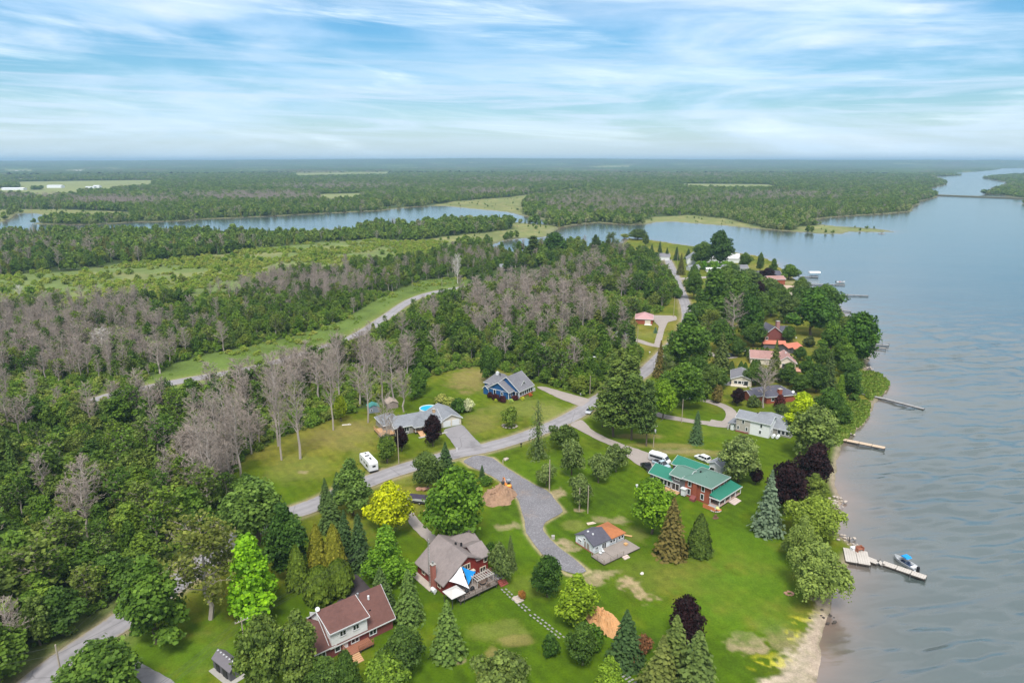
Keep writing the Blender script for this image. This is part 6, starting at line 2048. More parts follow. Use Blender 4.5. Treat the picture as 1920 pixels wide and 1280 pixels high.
    ('S', 1450, 712, 636, 36, (0.050, 0.066, 0.026), 'dark spruce in front of the dusty pink roof', 1),
    ('B', 1464, 790, 758, 34, (0.06, 0.095, 0.035), 'green bush tree behind the white house', 0),
    ('Q', 1462, 766, 742, 26, (0.05, 0.014, 0.02), 'dark purple bush against the brick bungalow', 1),
    # far shore side
    ('B', 1606, 682, 588, 84, (0.040, 0.092, 0.018), 'large dark tree on the shore beyond the orange roofs', 0),
    ('T', 1578, 690, 632, 54, (0.062, 0.115, 0.022), 'lighter leafy tree below the large shore tree', 0),
    ('B', 1556, 662, 602, 54, (0.055, 0.110, 0.022), 'leafy tree on the lawn left of the large shore tree', 1),
    ('B', 1520, 628, 540, 84, (0.038, 0.090, 0.018), 'large deep green tree behind the orange-roofed sheds', 1),
    ('B', 1544, 594, 534, 60, (0.045, 0.090, 0.024), 'dark tree at the shore by the long far dock', 2),
    ('B', 1478, 606, 556, 52, (0.060, 0.095, 0.036), 'grey-green tree behind the maroon house chimney', 0),
    ('Q', 1518, 650, 632, 24, (0.045, 0.060, 0.028), 'dark bush on the lawn beyond the orange sheds', 0),
    ('Q', 1544, 656, 638, 24, (0.030, 0.050, 0.022), 'darker bush right of the first lawn bush', 1),
    ('S', 1552, 728, 656, 40, (0.036, 0.058, 0.026), 'dark spruce in the shore thicket', 0),
    ('B', 1530, 735, 684, 50, (0.038, 0.075, 0.020), 'dark tree left of the shore spruce', 0),
    ('T', 1592, 752, 684, 54, (0.036, 0.075, 0.020), 'dark tree at the head of the grey dock', 0),
    ('T', 1570, 778, 705, 30, (0.085, 0.145, 0.024), 'slim bright green tree in the shore thicket', 1),
    ('B', 1552, 782, 728, 52, (0.040, 0.085, 0.020), 'round dark tree behind the large silvery tree', 2),
    ('B', 1576, 800, 758, 44, (0.045, 0.090, 0.022), 'low dark tree by the reeds', 0),
    ('B', 1500, 735, 704, 44, (0.045, 0.085, 0.022), 'green tree right of the brick bungalow roof', 0),
    ('T', 1334, 612, 506, 92, (0.044, 0.088, 0.022), 'huge tree beside the far road bend', 1),
    ('B', 1384, 600, 512, 74, (0.052, 0.098, 0.024), 'broad tree right of the huge roadside one', 1),
    ('S', 1340, 600, 530, 30, (0.040, 0.066, 0.034), 'dark spruce in the roadside grove', 1),
    ('B', 1316, 622, 566, 60, (0.050, 0.095, 0.024), 'leafy tree at the foot of the roadside grove', 2),
    ('H', 1330, 640, 583, 40, (0.095, 0.125, 0.034), 'yellowish tree above the crossroads tree', 1),
    ('D', 1372, 640, 552, 42, MID, 'tall bare tree with straight trunk on the lane lawn', 0),
    ('B', 1402, 640, 556, 54, (0.032, 0.075, 0.018), 'dark tree right of the tall bare one', 0),
    ('B', 1424, 600, 548, 46, (0.055, 0.100, 0.028), 'green tree above the maroon house', 1),
    ('B', 1420, 572, 528, 26, PURP, 'small purple tree in the far grove', 2),
    ('B', 1400, 545, 506, 70, (0.062, 0.100, 0.034), 'broad grey-green tree below the dark-roofed house', 0),
    ('B', 1440, 562, 522, 54, (0.058, 0.092, 0.034), 'grey-green tree by the tan-roofed house', 2),
    ('B', 1438, 527, 503, 34, PURP, 'far purple tree near the brick-red house', 0),
    ('T', 1449, 518, 486, 24, (0.045, 0.085, 0.024), 'narrow tree behind the far purple one', 1),
    ('B', 1479, 524, 496, 42, (0.058, 0.110, 0.018), 'round green tree on the sandy beach', 1),
    ('B', 1460, 550, 532, 24, (0.028, 0.060, 0.020), 'dark clipped tree by the beach lawn', 0),
    ('B', 1348, 500, 434, 50, (0.032, 0.068, 0.022), 'tallest dark tree near the end of the point', 0),
    ('B', 1318, 498, 454, 46, (0.050, 0.092, 0.022), 'round green tree left of the tallest one on the point', 2),
    ('S', 1238, 484, 463, 14, (0.028, 0.052, 0.030), 'dark spruce at the road head, right of the grey house', 0),
    ('S', 1250, 487, 464, 16, (0.028, 0.052, 0.030), 'dark spruce at the road head, left of the road', 1),
    ('S', 1268, 488, 462, 15, (0.026, 0.048, 0.028), 'dark spruce at the road head, right of the road', 2),
    ('S', 1290, 486, 466, 18, (0.026, 0.048, 0.028), 'dark spruce behind the gambrel house', 0),
    ('S', 1276, 515, 474, 20, (0.055, 0.060, 0.026), 'brownish spruce beside the road bend near the white shed', 1),
    ('S', 1222, 472, 457, 10, (0.030, 0.056, 0.026), 'small pointed spruce on the open point', 2),
    ('S', 1237, 471, 451, 9, (0.026, 0.050, 0.024), 'narrow pointed spruce on the open point', 0),
    ('A', 1210, 462, 440, 14, (0.055, 0.085, 0.030), 'small tree alone on the open point', 0),
    ('B', 1396, 504, 474, 24, (0.050, 0.090, 0.026), 'lone tree on the lawn behind the white garage', 2),
    ('A', 1424, 512, 476, 16, (0.050, 0.085, 0.030), 'thin-stemmed tree by the water behind the dark roof', 1),
    ('B', 1196, 449, 430, 42, (0.055, 0.090, 0.030), 'low bushy clump at the tip of the open point', 0),
    ('Q', 1172, 446, 439, 18, (0.12, 0.15, 0.04), 'yellowish bush left of the clump on the point', 0),
    ('T', 1116, 480, 440, 24, (0.034, 0.058, 0.024), 'dark tree by the inlet water', 0),
    ('H', 1144, 478, 438, 20, (0.06, 0.09, 0.03), 'half bare tree by the inlet water', 0),
    ('D', 1168, 492, 452, 22, MID, 'bare tree beside the point lawn', 2),
    ('B', 1040, 482, 436, 48, (0.035, 0.080, 0.022), 'large dark tree on the near side of the creek', 0),
    ('P', 1000, 492, 442, 44, (0.042, 0.068, 0.024), 'broad pine on the near side of the creek', 0),
    ('S', 1229, 624, 612, 10, (0.060, 0.115, 0.115), 'small blue spruce on the lawn by the rose-roofed house', 0),
    ('A', 1186, 634, 596, 20, (0.16, 0.16, 0.09), 'flowering tree on the lane left of the rose-roofed house', 0),
    ('B', 1300, 560, 505, 40, (0.050, 0.095, 0.022), 'roundish tree right beside the far road opposite the green bank', 1),
    ('B', 1360, 560, 500, 60, (0.058, 0.100, 0.026), 'full tree behind the huge roadside one', 2),
    ('B', 1395, 575, 528, 50, (0.046, 0.088, 0.022), 'deep green tree in the middle of the far grove', 0),
    ('T', 1445, 592, 540, 44, (0.052, 0.098, 0.024), 'leafy tree between maroon house and far purple tree', 1),
    ('B', 1466, 576, 540, 40, (0.060, 0.105, 0.028), 'small full tree on the shore side of the far grove', 1),
    ('B', 1500, 586, 540, 50, (0.042, 0.084, 0.022), 'dark full tree left of the large deep green one', 0),
    ('B', 1500, 560, 520, 40, (0.060, 0.100, 0.030), 'grey-green tree beside the tan sand', 1),
    ('B', 1350, 660, 600, 56, (0.046, 0.090, 0.022), 'green tree left of the lane lawn', 0),
    ('B', 1312, 668, 620, 44, (0.060, 0.108, 0.026), 'lighter tree on the right flank of the huge crossroads tree', 2),
    ('B', 1262, 690, 632, 44, (0.066, 0.112, 0.028), 'pale-topped tree on the left flank of the huge crossroads tree', 1),
    ('B', 1382, 668, 634, 34, (0.040, 0.078, 0.022), 'small dark tree at the end of the lane', 1),
    ('B', 1412, 650, 606, 44, (0.044, 0.086, 0.022), 'leafy tree left of the orange-roofed long shed', 2),
    ('B', 1478, 640, 612, 30, (0.046, 0.088, 0.024), 'bushy tree in front of the maroon house', 0),
    ('B', 1500, 676, 650, 28, (0.040, 0.080, 0.022), 'small leafy tree by the stepped orange shed', 1),
    ('B', 1416, 722, 684, 44, (0.050, 0.090, 0.026), 'leafy tree right behind the cream bungalow', 2),
    ('B', 1478, 722, 680, 40, (0.044, 0.084, 0.022), 'leafy tree below the tan deck', 1),
    ('T', 1512, 716, 668, 36, (0.040, 0.082, 0.020), 'tall leafy tree between hedge and shore thicket', 0),
    ('B', 1350, 728, 690, 42, (0.056, 0.100, 0.026), 'bushy tree beside the cream bungalow drive', 1),
    ('B', 1308, 716, 668, 46, (0.044, 0.088, 0.022), 'dark tree below the huge crossroads tree', 0),
    ('B', 1590, 706, 664, 44, (0.050, 0.098, 0.022), 'leafy tree at the shore end of the cedar hedge', 2),
    ('T', 1622, 668, 606, 44, (0.044, 0.094, 0.020), 'outermost tree leaning over the water on the shore', 0),
    ('B', 1540, 690, 648, 40, (0.048, 0.090, 0.022), 'leafy tree on the lawn above the hedge end', 1),
    ('B', 1556, 618, 566, 44, (0.046, 0.094, 0.020), 'shore tree below the long far dock', 0),
    ('B', 1586, 632, 594, 40, (0.070, 0.110, 0.034), 'pale thin shore tree by the dark gear dock', 1),
    ('B', 1372, 520, 494, 34, (0.052, 0.092, 0.026), 'round tree between white garage and dark-roofed house', 2),
    ('B', 1300, 532, 496, 26, (0.048, 0.086, 0.026), 'small tree beside the far side drive', 1),
    ('B', 1206, 486, 462, 34, (0.048, 0.090, 0.024), 'round tree left of the grey house at the road head', 0),
    ('B', 1182, 494, 462, 30, (0.056, 0.096, 0.024), 'second round tree left of the grey road-head house', 1),
    ('D', 452, 896, 742, 52, MID, 'bare tree standing foremost on the lawn corner near the left wood', None),
    ('D', 563, 860, 690, 58, MID, 'big bare tree with forked white trunk on the lawn, nearest the trailer', None),
    ('D', 522, 836, 668, 50, MID, 'tall bare tree left of the forked one', None),
    ('D', 757, 772, 690, 40, MID, 'slender bare tree on the lawn beside the pool', None),
    ('D', 737, 762, 652, 42, MID, 'bare tree between the sheds and the pool', None),
    ('D', 402, 946, 800, 60, MID, 'wide bare tree at the road side of the left wood', None),
    ('D', 640, 772, 628, 46, MID, 'tall bare tree beside the small yellow-green tree', None),
    ('D', 430, 876, 716, 52, MID, 'bare tree in the wood edge behind the lawn corner', None),
    ('D', 384, 920, 770, 56, MID, 'bare tree by the pole at the wood edge', None),
    ('D', 625, 806, 655, 40, MID, 'bare tree on the grass left of the small yellow-green tree', None),
    ('D', 718, 756, 640, 36, MID, 'thin bare tree behind the brown shed', None),
    ('D', 300, 700, 640, 40, MID, 'bare tree right at the upper road, left of the verge end', None),
    ('D', 284, 690, 630, 36, MID, 'second bare tree at the upper road verge end', None),
    ('D', 415, 905, 740, 46, MID, 'narrow bare tree deeper behind the lawn corner', None),
    ('D', 1168, 650, 600, 34, MID, 'bare tree above the bushes by the lane', None),
    ('D', 690, 792, 660, 38, MID, 'bare tree in front of the blue-green shed', None),
    ('D', 528, 862, 700, 44, MID, 'slim bare tree on the grass left of the forked one', None),
    ('S', 721, 448, 420, 12, (0.022, 0.044, 0.022), 'lone dark spruce in the scrub near the left lake', 0),
    ('D', 38, 560, 534, 16, MID, 'white bleached snag standing in the left scrub', 3),
    ('D', 196, 672, 615, 34, MID, 'forked bleached snag leaning above the left wood', 3),
    ('D', 858, 532, 476, 18, MID, 'bleached snag beside the upper road bend', 3),
]
PAL = {}
for k, bx, by, ty, wpx, col, lab, var in GARDEN:
    r_ = plant(k, bx, by, ty, wpx, col, lab, var=var if k not in 'GL' else 0, group='bleached snags in the wood' if 'bleached snag' in lab else 'bare trees along the lawn edge' if k == 'D' else None)
    if 'bleached' in lab:
        for c in r_.children:
            for sl_ in c.material_slots:
                sl_.link = 'OBJECT'
                sl_.material = PALEBARK

# hedges: rows of cedars grown together, each plant its own
def hedge(name, label, line, h, w_, step, col, kind='C'):
    root = empty(name, (*G(*line[0]), 0), 0, label, 'hedge')
    pts = PG(line)
    lst = PROTO[kind]
    n = 0
    for a, b in zip(pts[:-1], pts[1:]):
        L_ = math.hypot(*(b - a))
        for i in range(max(1, int(L_ / step))):
            p = a + (b - a) * ((i + 0.5) * step / L_)
            hh, ww, cm, tm = lst[n % len(lst)]
            c = mesh_obj('plant', cm, NEEDLE if kind in 'CG' else LEAF, root)
            k = rng.uniform(0.85, 1.12)
            c.color = (*[v * rng.uniform(0.88, 1.1) for v in col], 1)
            c.location = (p[0] - root.location.x, p[1] - root.location.y, 0)
            c.scale = (w_ / ww * k, w_ / ww * k, h / hh * k)
            c.rotation_euler = (0, 0, rng.uniform(0, 6.28))
            TREE_AT.append((p[0], p[1], w_ / 2))
            n += 1
    return root


hedge('cedar_hedge', 'dark cedar hedge left of the cream bungalow', [(1366, 700), (1384, 702), (1408, 700), (1428, 694)], 5.4, 3.4, 1.9, (0.036, 0.062, 0.018))
hedge('cedar_hedge', 'dark cedar hedge between the pink roof and the orange roofs', [(1398, 668), (1424, 667), (1450, 672), (1472, 680), (1500, 692), (1530, 702), (1556, 706)], 4.0, 3.0, 2.0, (0.036, 0.066, 0.018))
hedge('leafy_hedge', 'bright green leafy hedge in front of the pale long-roofed house', [(1306, 505), (1330, 506), (1352, 505), (1380, 503)], 6.0, 6.5, 3.6, (0.075, 0.150, 0.020), 'Q')
hedge('leafy_hedge', 'bushy green bank along the left side of the far road', [(1270, 560), (1262, 540), (1252, 520)], 5.0, 6.0, 4.0, (0.055, 0.105, 0.024), 'Q')
hedge('leafy_hedge', 'line of bushes beside the lane between wood and crossroads', [(1150, 672), (1172, 668), (1195, 664), (1212, 662)], 3.2, 4.6, 2.6, (0.058, 0.115, 0.022), 'Q')
hedge('leafy_hedge', 'green thicket of shrubs behind the pines', [(1112, 716), (1120, 700), (1135, 690), (1160, 688)], 4.2, 5.0, 2.8, (0.058, 0.112, 0.024), 'Q')
hedge('leafy_hedge', 'low shrubs along the shore lawn below the pink house deck', [(1478, 716), (1496, 722), (1512, 728)], 3.0, 4.0, 2.6, (0.045, 0.090, 0.022), 'Q')


# ------------------------------------------------------------------ the woods
def forest_class(x, y):
    """share of ground that carries wood there: 0 none; codes 1 near wood, 2 beyond upper road, 3 lakeside dark wood, 4 scrub meadow, 5 far"""
    px, py = topx(x, y)
    r = np.hypot(x, y)
    code = np.full(x.shape, 5)
    lawn = sdist(x, y, LAWN)
    mead = sdist(x, y, MEADOW)
    ws = water_sd(x, y)
    bad = (ws > -3.0) | (lawn > 1.0)
    for f in FIELDS:
        bad |= sdist(x, y, f) > 0
    marsh = np.zeros(x.shape, bool)
    for f in MARSH:
        marsh |= sdist(x, y, f) > 0
    bad |= ldist(x, y, ROAD_MAIN) < 5.6
    bad |= ldist(x, y, ROAD_UP) < 5.4
    bad |= ldist(x, y, LANE) < 4.5
    bad |= (py > 1150) & (px > 250)
    bad |= (px < 620) & (py > np.interp(px, [-300, 68, 228, 380, 465, 590, 620], [1580, 1272, 1160, 1052, 992, 944, 940])) & (r < 400)
    bad |= (px > 1268) & (r < 640)
    bad |= sdist(x, y, VERGE) > 0.5
    near = r < 640
    up = np.array([(px_ < 1000) for px_ in px])
    code = np.where(near, 1, code)
    code = np.where((mead > 0), 4, code)
    dark = sdist(x, y, PG([(-400, 545), (0, 522), (50, 512), (150, 507), (250, 494), (400, 479), (480, 467), (540, 460), (560, 446), (480, 440), (0, 440), (-400, 440)])) > 0
    code = np.where(dark & ~bad, 3, code)
    code = np.where(marsh, 6, code)
    code = np.where(bad, 0, code)
    return code, px, py, r


def jitter_grid(x0, x1, y0, y1, s):
    gx, gy = np.meshgrid(np.arange(x0, x1, s), np.arange(y0, y1, s))
    gx = gx + nr.uniform(-0.42, 0.42, gx.shape) * s
    gy = gy + nr.uniform(-0.42, 0.42, gy.shape) * s
    return gx.reshape(-1), gy.reshape(-1)


def in_view(x, y, margin=190):
    px, py = topx(x, y)
    return (px > -margin) & (px < 1920 + margin) & (py < 1280 + 150) & (y > 20)


# prototypes for the woods: one mesh each, trunk and crown as two materials
def joined(nm, items):
    vs_, fs, mi, tt = [], [], [], []
    mats = []
    for me, m in items:
        if m not in mats:
            mats.append(m)
        b = len(vs_)
        vs_ += [tuple(v.co) for v in me.vertices]
        at = me.attributes.get('tint')
        for i, p in enumerate(me.polygons):
            fs.append(tuple(b + v for v in p.vertices))
            mi.append(mats.index(m))
            tt.append(at.data[i].value if at else 0.5)
    me = bpy.data.meshes.new(nm)
    me.from_pydata(vs_, [], fs)
    me.polygons.foreach_set('material_index', mi)
    a = me.attributes.new('tint', 'FLOAT', 'FACE')
    a.data.foreach_set('value', np.array(tt, np.float32))
    for m in mats:
        me.materials.append(m)
    me.update()
    return me


WOOD = {'leafy': [], 'bare': [], 'half': [], 'conifer': [], 'bush': [], 'far': [], 'farbare': [], 'farcon': [], 'pale': [], 'reed': [], 'scrub': []}
for i in range(6):
    sh = (egg_, round_, tall_, tall_, egg_, cone_)[i]
    WOOD['leafy'].append((11, 7, joined('leafy_tree', [(lobed('c', crown_lobes(18, 2.2, 11, 3.5, sh, 1.35, 200 + i), 2300, 0.235), FOREST_LEAF), (trunk_mesh('t', 9, 0.2, 3, 1.8, 90 + i), BARK)])))
for i in range(4):
    t, c, l = dead_tree('d', 17, 6.4, 210 + i, 0.042, 32, 7, 6, forky=i == 2)
    WOOD['bare'].append((17, 6.4, joined('bare_tree', [(t, DEADBARK), (c, TWIG)])))
for i in range(3):
    t, c, l = dead_tree('d', 14, 6.0, 220 + i, 0.026, 22, 4, 5, leaves=750, leafsize=0.26)
    WOOD['half'].append((14, 6.0, joined('half_bare_tree', [(t, DEADBARK), (c, TWIG), (l, FOREST_LEAF)])))
for i in range(3):
    WOOD['conifer'].append((13, 6, joined('conifer_tree', [(conifer('c', 13, 6, 20, 12, 230 + i, 0.36, 0.3, 0.8, 0.55, 0.12, 0.12, 5) if i else pine('c', 13, 6.5, 230, 34, 46, 0.34), FOREST_NEEDLE), (trunk_mesh('t', 12.5, 0.17, 0, 1, 95 + i, 0, 0.96), BARK)])))
for i in range(4):
    WOOD['bush'].append((2.4, 3.2, joined('bush', [(lobed('c', crown_lobes(8, 0.2, 2.4, 1.6, round_, 0.72, 240 + i), 620, 0.17), SCRUB_LEAF)])))
for i in range(4):
    WOOD['far'].append((11, 9, joined('far_leafy_tree', [(lobed('c', crown_lobes(9, 2.0, 11, 4.5, (round_, egg_, egg_, round_)[i], 1.9, 250 + i), 330, 0.62, core=0.8), FAR_LEAF)])))
for i in range(2):
    t, c, l = dead_tree('d', 13, 7, 260 + i, 0.085, 14, 4, 3)
    WOOD['farbare'].append((13, 7, joined('far_bare_tree', [(t, DEADBARK), (c, TWIG)])))
for i in range(2):
    WOOD['farcon'].append((13, 6, joined('far_conifer_tree', [(conifer('c', 13, 6, 11, 8, 270 + i, 0.75, 0.3, 0.85, 0.6, 0.08, 0, 3), FOREST_NEEDLE)])))
PALE = leaf_mat('pale_willow_leaf', [(0.0, (0.115, 0.150, 0.085)), (1.0, (0.150, 0.180, 0.115))])
WOOD['pale'].append((10, 10, joined('pale_willow', [(lobed('c', crown_lobes(11, 1.2, 10, 5.0, round_, 2.0, 280), 500, 0.55, core=0.8), PALE)])))
VERGE_LEAF = leaf_mat('verge_leaf', [(0.0, (0.120, 0.185, 0.036)), (0.4, (0.145, 0.205, 0.048)), (0.8, (0.180, 0.205, 0.075)), (1.0, (0.130, 0.180, 0.044))])
for i in range(3):
    WOOD['scrub'].append((2.4, 3.2, joined('scrub_bush', [(lobed('c', crown_lobes(9, -0.2, 2.2, 1.7, round_, 0.75, 300 + i), 620, 0.17), VERGE_LEAF)])))
REED = leaf_mat('reed_leaf', [(0.0, (0.105, 0.165, 0.045)), (0.6, (0.09, 0.150, 0.036)), (1.0, (0.140, 0.175, 0.065))])
WOOD['reed'].append((1.5, 2.0, joined('reed_clump', [(flame('c', 1.5, 2.0, 260, 290, 0.15, lambda t: 0.75 - 0.35 * t), REED)])))
PROTO_COL = {}
for k, lst in WOOD.items():
    c = bpy.data.collections.new('woodland_' + k)
    for i, (h, w_, me) in enumerate(lst):
        c.objects.link(bpy.data.objects.new('proto_%s_%02d' % (k, i), me))
    PROTO_COL[k] = c


def scatter(name, label_kind, k, X, Y, Z, sxy, sz, parent=None):
    """many plants as one mass: points carrying size, turn and kind"""
    n = len(X)
    me = bpy.data.meshes.new(name)
    me.vertices.add(n)
    me.vertices.foreach_set('co', np.stack([X, Y, Z], -1).astype(np.float32).reshape(-1))
    a = me.attributes.new('size', 'FLOAT_VECTOR', 'POINT')
    a.data.foreach_set('vector', np.stack([sxy, sxy, sz], -1).astype(np.float32).reshape(-1))
    a = me.attributes.new('turn', 'FLOAT_VECTOR', 'POINT')
    a.data.foreach_set('vector', np.stack([0 * X, 0 * X, nr.uniform(0, 6.28, n)], -1).astype(np.float32).reshape(-1))
    a = me.attributes.new('pick', 'INT', 'POINT')
    a.data.foreach_set('value', nr.integers(0, len(WOOD[k]), n).astype(np.int32))
    me.update()
    o = link(bpy.data.objects.new(name, me))
    g = bpy.data.node_groups.new('scatter_' + k, 'GeometryNodeTree')
    g.interface.new_socket('Geometry', in_out='INPUT', socket_type='NodeSocketGeometry')
    g.interface.new_socket('Geometry', in_out='OUTPUT', socket_type='NodeSocketGeometry')
    gi, go = g.nodes.new('NodeGroupInput'), g.nodes.new('NodeGroupOutput')
    ci = g.nodes.new('GeometryNodeCollectionInfo')
    ci.inputs['Collection'].default_value = PROTO_COL[k]
    ci.inputs['Separate Children'].default_value = True
    ci.inputs['Reset Children'].default_value = True
    ip = g.nodes.new('GeometryNodeInstanceOnPoints')
    ip.inputs['Pick Instance'].default_value = True

    def attr(nm, t):
        n_ = g.nodes.new('GeometryNodeInputNamedAttribute')
        n_.data_type = t
        n_.inputs['Name'].default_value = nm
        return n_.outputs[0]
    L = g.links
    L.new(gi.outputs[0], ip.inputs['Points'])
    L.new(ci.outputs[0], ip.inputs['Instance'])
    L.new(attr('pick', 'INT'), ip.inputs['Instance Index'])
    L.new(attr('size', 'FLOAT_VECTOR'), ip.inputs['Scale'])
    L.new(attr('turn', 'FLOAT_VECTOR'), ip.inputs['Rotation'])
    L.new(ip.outputs[0], go.inputs[0])
    md = o.modifiers.new('scatter', 'NODES')
    md.node_group = g
    tag(o, kind='stuff')
    return o


ZONE_NAME = {1: 'the near wood beside the houses', 2: 'the wood across the upper road', 3: 'the dark wood before the left lake', 4: 'the scrubby meadow', 5: 'the far woods'}


def near_roofs(x, y):
    bad = np.zeros(x.shape, bool)
    for o in COL.objects:
        if o.parent is None and o.get('category') in ('house', 'shed', 'garage', 'cottage'):
            mx = [v for ch in o.children if ch.name.startswith('wall') for v in ch.bound_box]
            if not mx:
                continue
            u0, u1 = min(v[0] for v in mx) - 3.2, max(v[0] for v in mx) + 3.2
            v0, v1 = min(v[1] for v in mx) - 3.2, max(v[1] for v in mx) + 3.2
            c, s = math.cos(o.rotation_euler.z), math.sin(o.rotation_euler.z)
            dx, dy = x - o.location.x, y - o.location.y
            a, b = dx * c + dy * s, -dx * s + dy * c
            bad |= (a > u0) & (a < u1) & (b > v0) & (b < v1)
    return bad


def build_woods():
    # -------- trees up to ~640 m
    x, y = jitter_grid(-560, 520, 60, 640, 4.9)
    k = in_view(x, y)
    x, y = x[k], y[k]
    ex, ey = jitter_grid(-560, 520, 60, 640, 5.4)          # the dead stands are crowded
    k = in_view(ex, ey)
    ex, ey = ex[k], ey[k]
    epx, epy = topx(ex, ey)
    k = nr.random(len(ex)) < (dead_share(epx, epy) - 0.35) * 1.3
    x, y = np.concatenate([x, ex[k]]), np.concatenate([y, ey[k]])
    code, px, py, r = forest_class(x, y)
    extra = np.arange(len(x)) >= len(x) - k.sum()
    keep = (code > 0) & (code != 6) & ~near_roofs(x, y)
    keep &= ~extra | (code != 4)
    # gaps in the wood, thinner toward the meadow
    gap = fbm(x + 31, y - 77, 26.0, 3)
    keep &= (gap > 0.36) | (r < 170)
    keep &= ~((py < 640) & (px < 700) & (fbm(x - 60, y + 200, 34.0, 3) > 0.62) & (nr.random(len(x)) < 0.7))
    keep &= (code != 4) | (nr.random(len(x)) < 0.06)
    keep &= ~((px > 430) & (px < 780) & (py > 700) & (nr.random(len(x)) < 0.35))
    # sight of the upper road and its verge: only low growth just in front of it
    dr = ldist(x, y, ROAD_UP)
    keep &= ~((dr < 26) & (px > 400) & (py > np.interp(px, [200, 480, 690, 800, 900], [742, 690, 617, 552, 537])) & (nr.random(len(x)) < 0.60))
    keep &= ~((dr < 12) & (nr.random(len(x)) < 0.6))
    x, y, code, px, py, r, extra = (v[keep] for v in (x, y, code, px, py, r, extra))
    ds = np.where(extra, 0.97, dead_share(px, py))
    u = nr.random(len(x))
    v = nr.random(len(x))
    north = (px < 1000) & (py < np.interp(px, [-300, 60, 340, 480, 690, 800, 980], [900, 780, 712, 686, 617, 552, 528]))
    zone = np.where(code == 1, np.where(north, 2, 1), code)
    con = np.where(zone == 3, 0.30, np.where(zone == 2, 0.05, 0.04))
    kind = np.full(len(x), 'leafy', dtype='<U8')
    kind[v < con] = 'conifer'
    isdead = u < ds
    kind[isdead] = 'bare'
    kind[(u >= ds) & (u < ds + 0.20) & (zone != 3)] = 'half'
    kind[isdead & (nr.random(len(x)) < 0.16)] = 'half'
    kind[zone == 4] = 'bush'
    n = len(x)
    hgt = {'leafy': (5.0, 11.0), 'bare': (9.5, 16.5), 'half': (7.0, 13.0), 'conifer': (7.5, 13.5), 'bush': (1.6, 4.5)}
    lo = np.array([hgt[q][0] for q in kind])
    hi = np.array([hgt[q][1] for q in kind])
    H = lo + (hi - lo) * nr.random(n) ** 1.1
    big = (nr.random(n) < 0.10) & (kind == 'leafy')
    H = np.where(big, H * 1.25, H)
    edge = np.clip(np.minimum(dr_ := ldist(x, y, ROAD_UP), 40) / 26, 0.55, 1.0)
    H *= np.where(zone == 2, 0.82, 1.0)
    H = H * np.where(kind == 'bush', 1.0, edge)
    W = {'leafy': 0.76, 'bare': 0.40, 'half': 0.50, 'conifer': 0.46, 'bush': 1.35}
    Wd = H * np.array([W[q] for q in kind]) * nr.uniform(0.8, 1.25, n)
    # those that show largest stand as trees of their own
    vis = H / r
    cnt = {'leafy': 225, 'bare': 250, 'half': 60, 'conifer': 160, 'bush': 60}
    single = np.zeros(n, bool)
    for q, c in cnt.items():
        idx = np.where((kind == q) & (px > -60) & (px < 1960) & (py < 1330))[0]
        single[idx[np.argsort(-vis[idx])[:c]]] = True
    NAME = {'leafy': 'leafy_tree', 'bare': 'bare_tree', 'half': 'leafy_tree', 'conifer': 'conifer_tree', 'bush': 'shrub'}
    SAY = {'leafy': 'leafy tree in %s', 'bare': 'bare grey tree in %s', 'half': 'half-bare tree in %s', 'conifer': 'dark conifer in %s', 'bush': 'rounded bush growing in %s'}
    for i in np.where(single)[0]:
        q = str(kind[i])
        hh, ww, me = WOOD[q][int(nr.integers(len(WOOD[q])))]
        o = bpy.data.objects.new(NAME[q], me)
        link(o)
        o.location = (float(x[i]), float(y[i]), 0)
        o.rotation_euler = (0, 0, float(nr.uniform(0, 6.28)))
        o.scale = (float(Wd[i] / ww), float(Wd[i] / ww), float(H[i] / hh))
        zi = int(zone[i])
        zn = ZONE_NAME[zi]
        if zi == 1:
            X_ = px[i]
            zn = ('the wood along the near road' if X_ < 430 and py[i] > 960 else 'the left wood below the upper road' if X_ < 430 else 'the bare stand behind the bungalow lawn' if X_ < 690 and py[i] > 690 else
                  'the strip beside the upper road' if X_ < 800 else 'the wood behind the blue house' if X_ < 1120 and py[i] > 590 else 'the deep middle wood' if X_ < 1120 else 'the wood left of the far road')
        elif zi == 2:
            zn = 'the wood across the upper road, %s' % ('left end' if px[i] < 300 else 'middle' if px[i] < 620 else 'right end')
        sz = 'tall' if H[i] > lo[i] + .62 * (hi[i] - lo[i]) else 'low' if H[i] < lo[i] + .28 * (hi[i] - lo[i]) else 'mid-sized'
        tag(o, sz + ' ' + SAY[q] % zn, 'shrub' if q == 'bush' else 'tree', '%s %ss in %s' % (sz, NAME[q].replace('_', ' '), zn))
    for q in cnt:
        m = (kind == q) & ~single
        hh, ww = WOOD[q][0][0], WOOD[q][0][1]
        scatter('forest', q, q, x[m], y[m], 0 * x[m], Wd[m] / ww, H[m] / hh)
    # -------- undergrowth
    x, y = jitter_grid(-420, 400, 70, 420, 2.7)
    k = in_view(x, y, 60)
    x, y = x[k], y[k]
    code, px, py, r = forest_class(x, y)
    keep = ((code == 1) | (code == 3)) & ~near_roofs(x, y)
    x, y, px, py, r = x[keep], y[keep], px[keep], py[keep], r[keep]
    h = nr.uniform(0.7, 2.3, len(x)) * np.clip((r - 60) / 120, 0.8, 1.25)
    scatter('undergrowth', 'bush', 'bush', x, y, 0 * x, h * 1.45 / 3.2, h / 2.4)
    # verges and rough meadow
    x, y = jitter_grid(-900, 600, 150, 950, 3.8)
    k = in_view(x, y, 60)
    x, y = x[k], y[k]
    r = np.hypot(x, y)
    sv = sdist(x, y, VERGE)
    sm = sdist(x, y, MEADOW)
    dr = ldist(x, y, ROAD_UP)
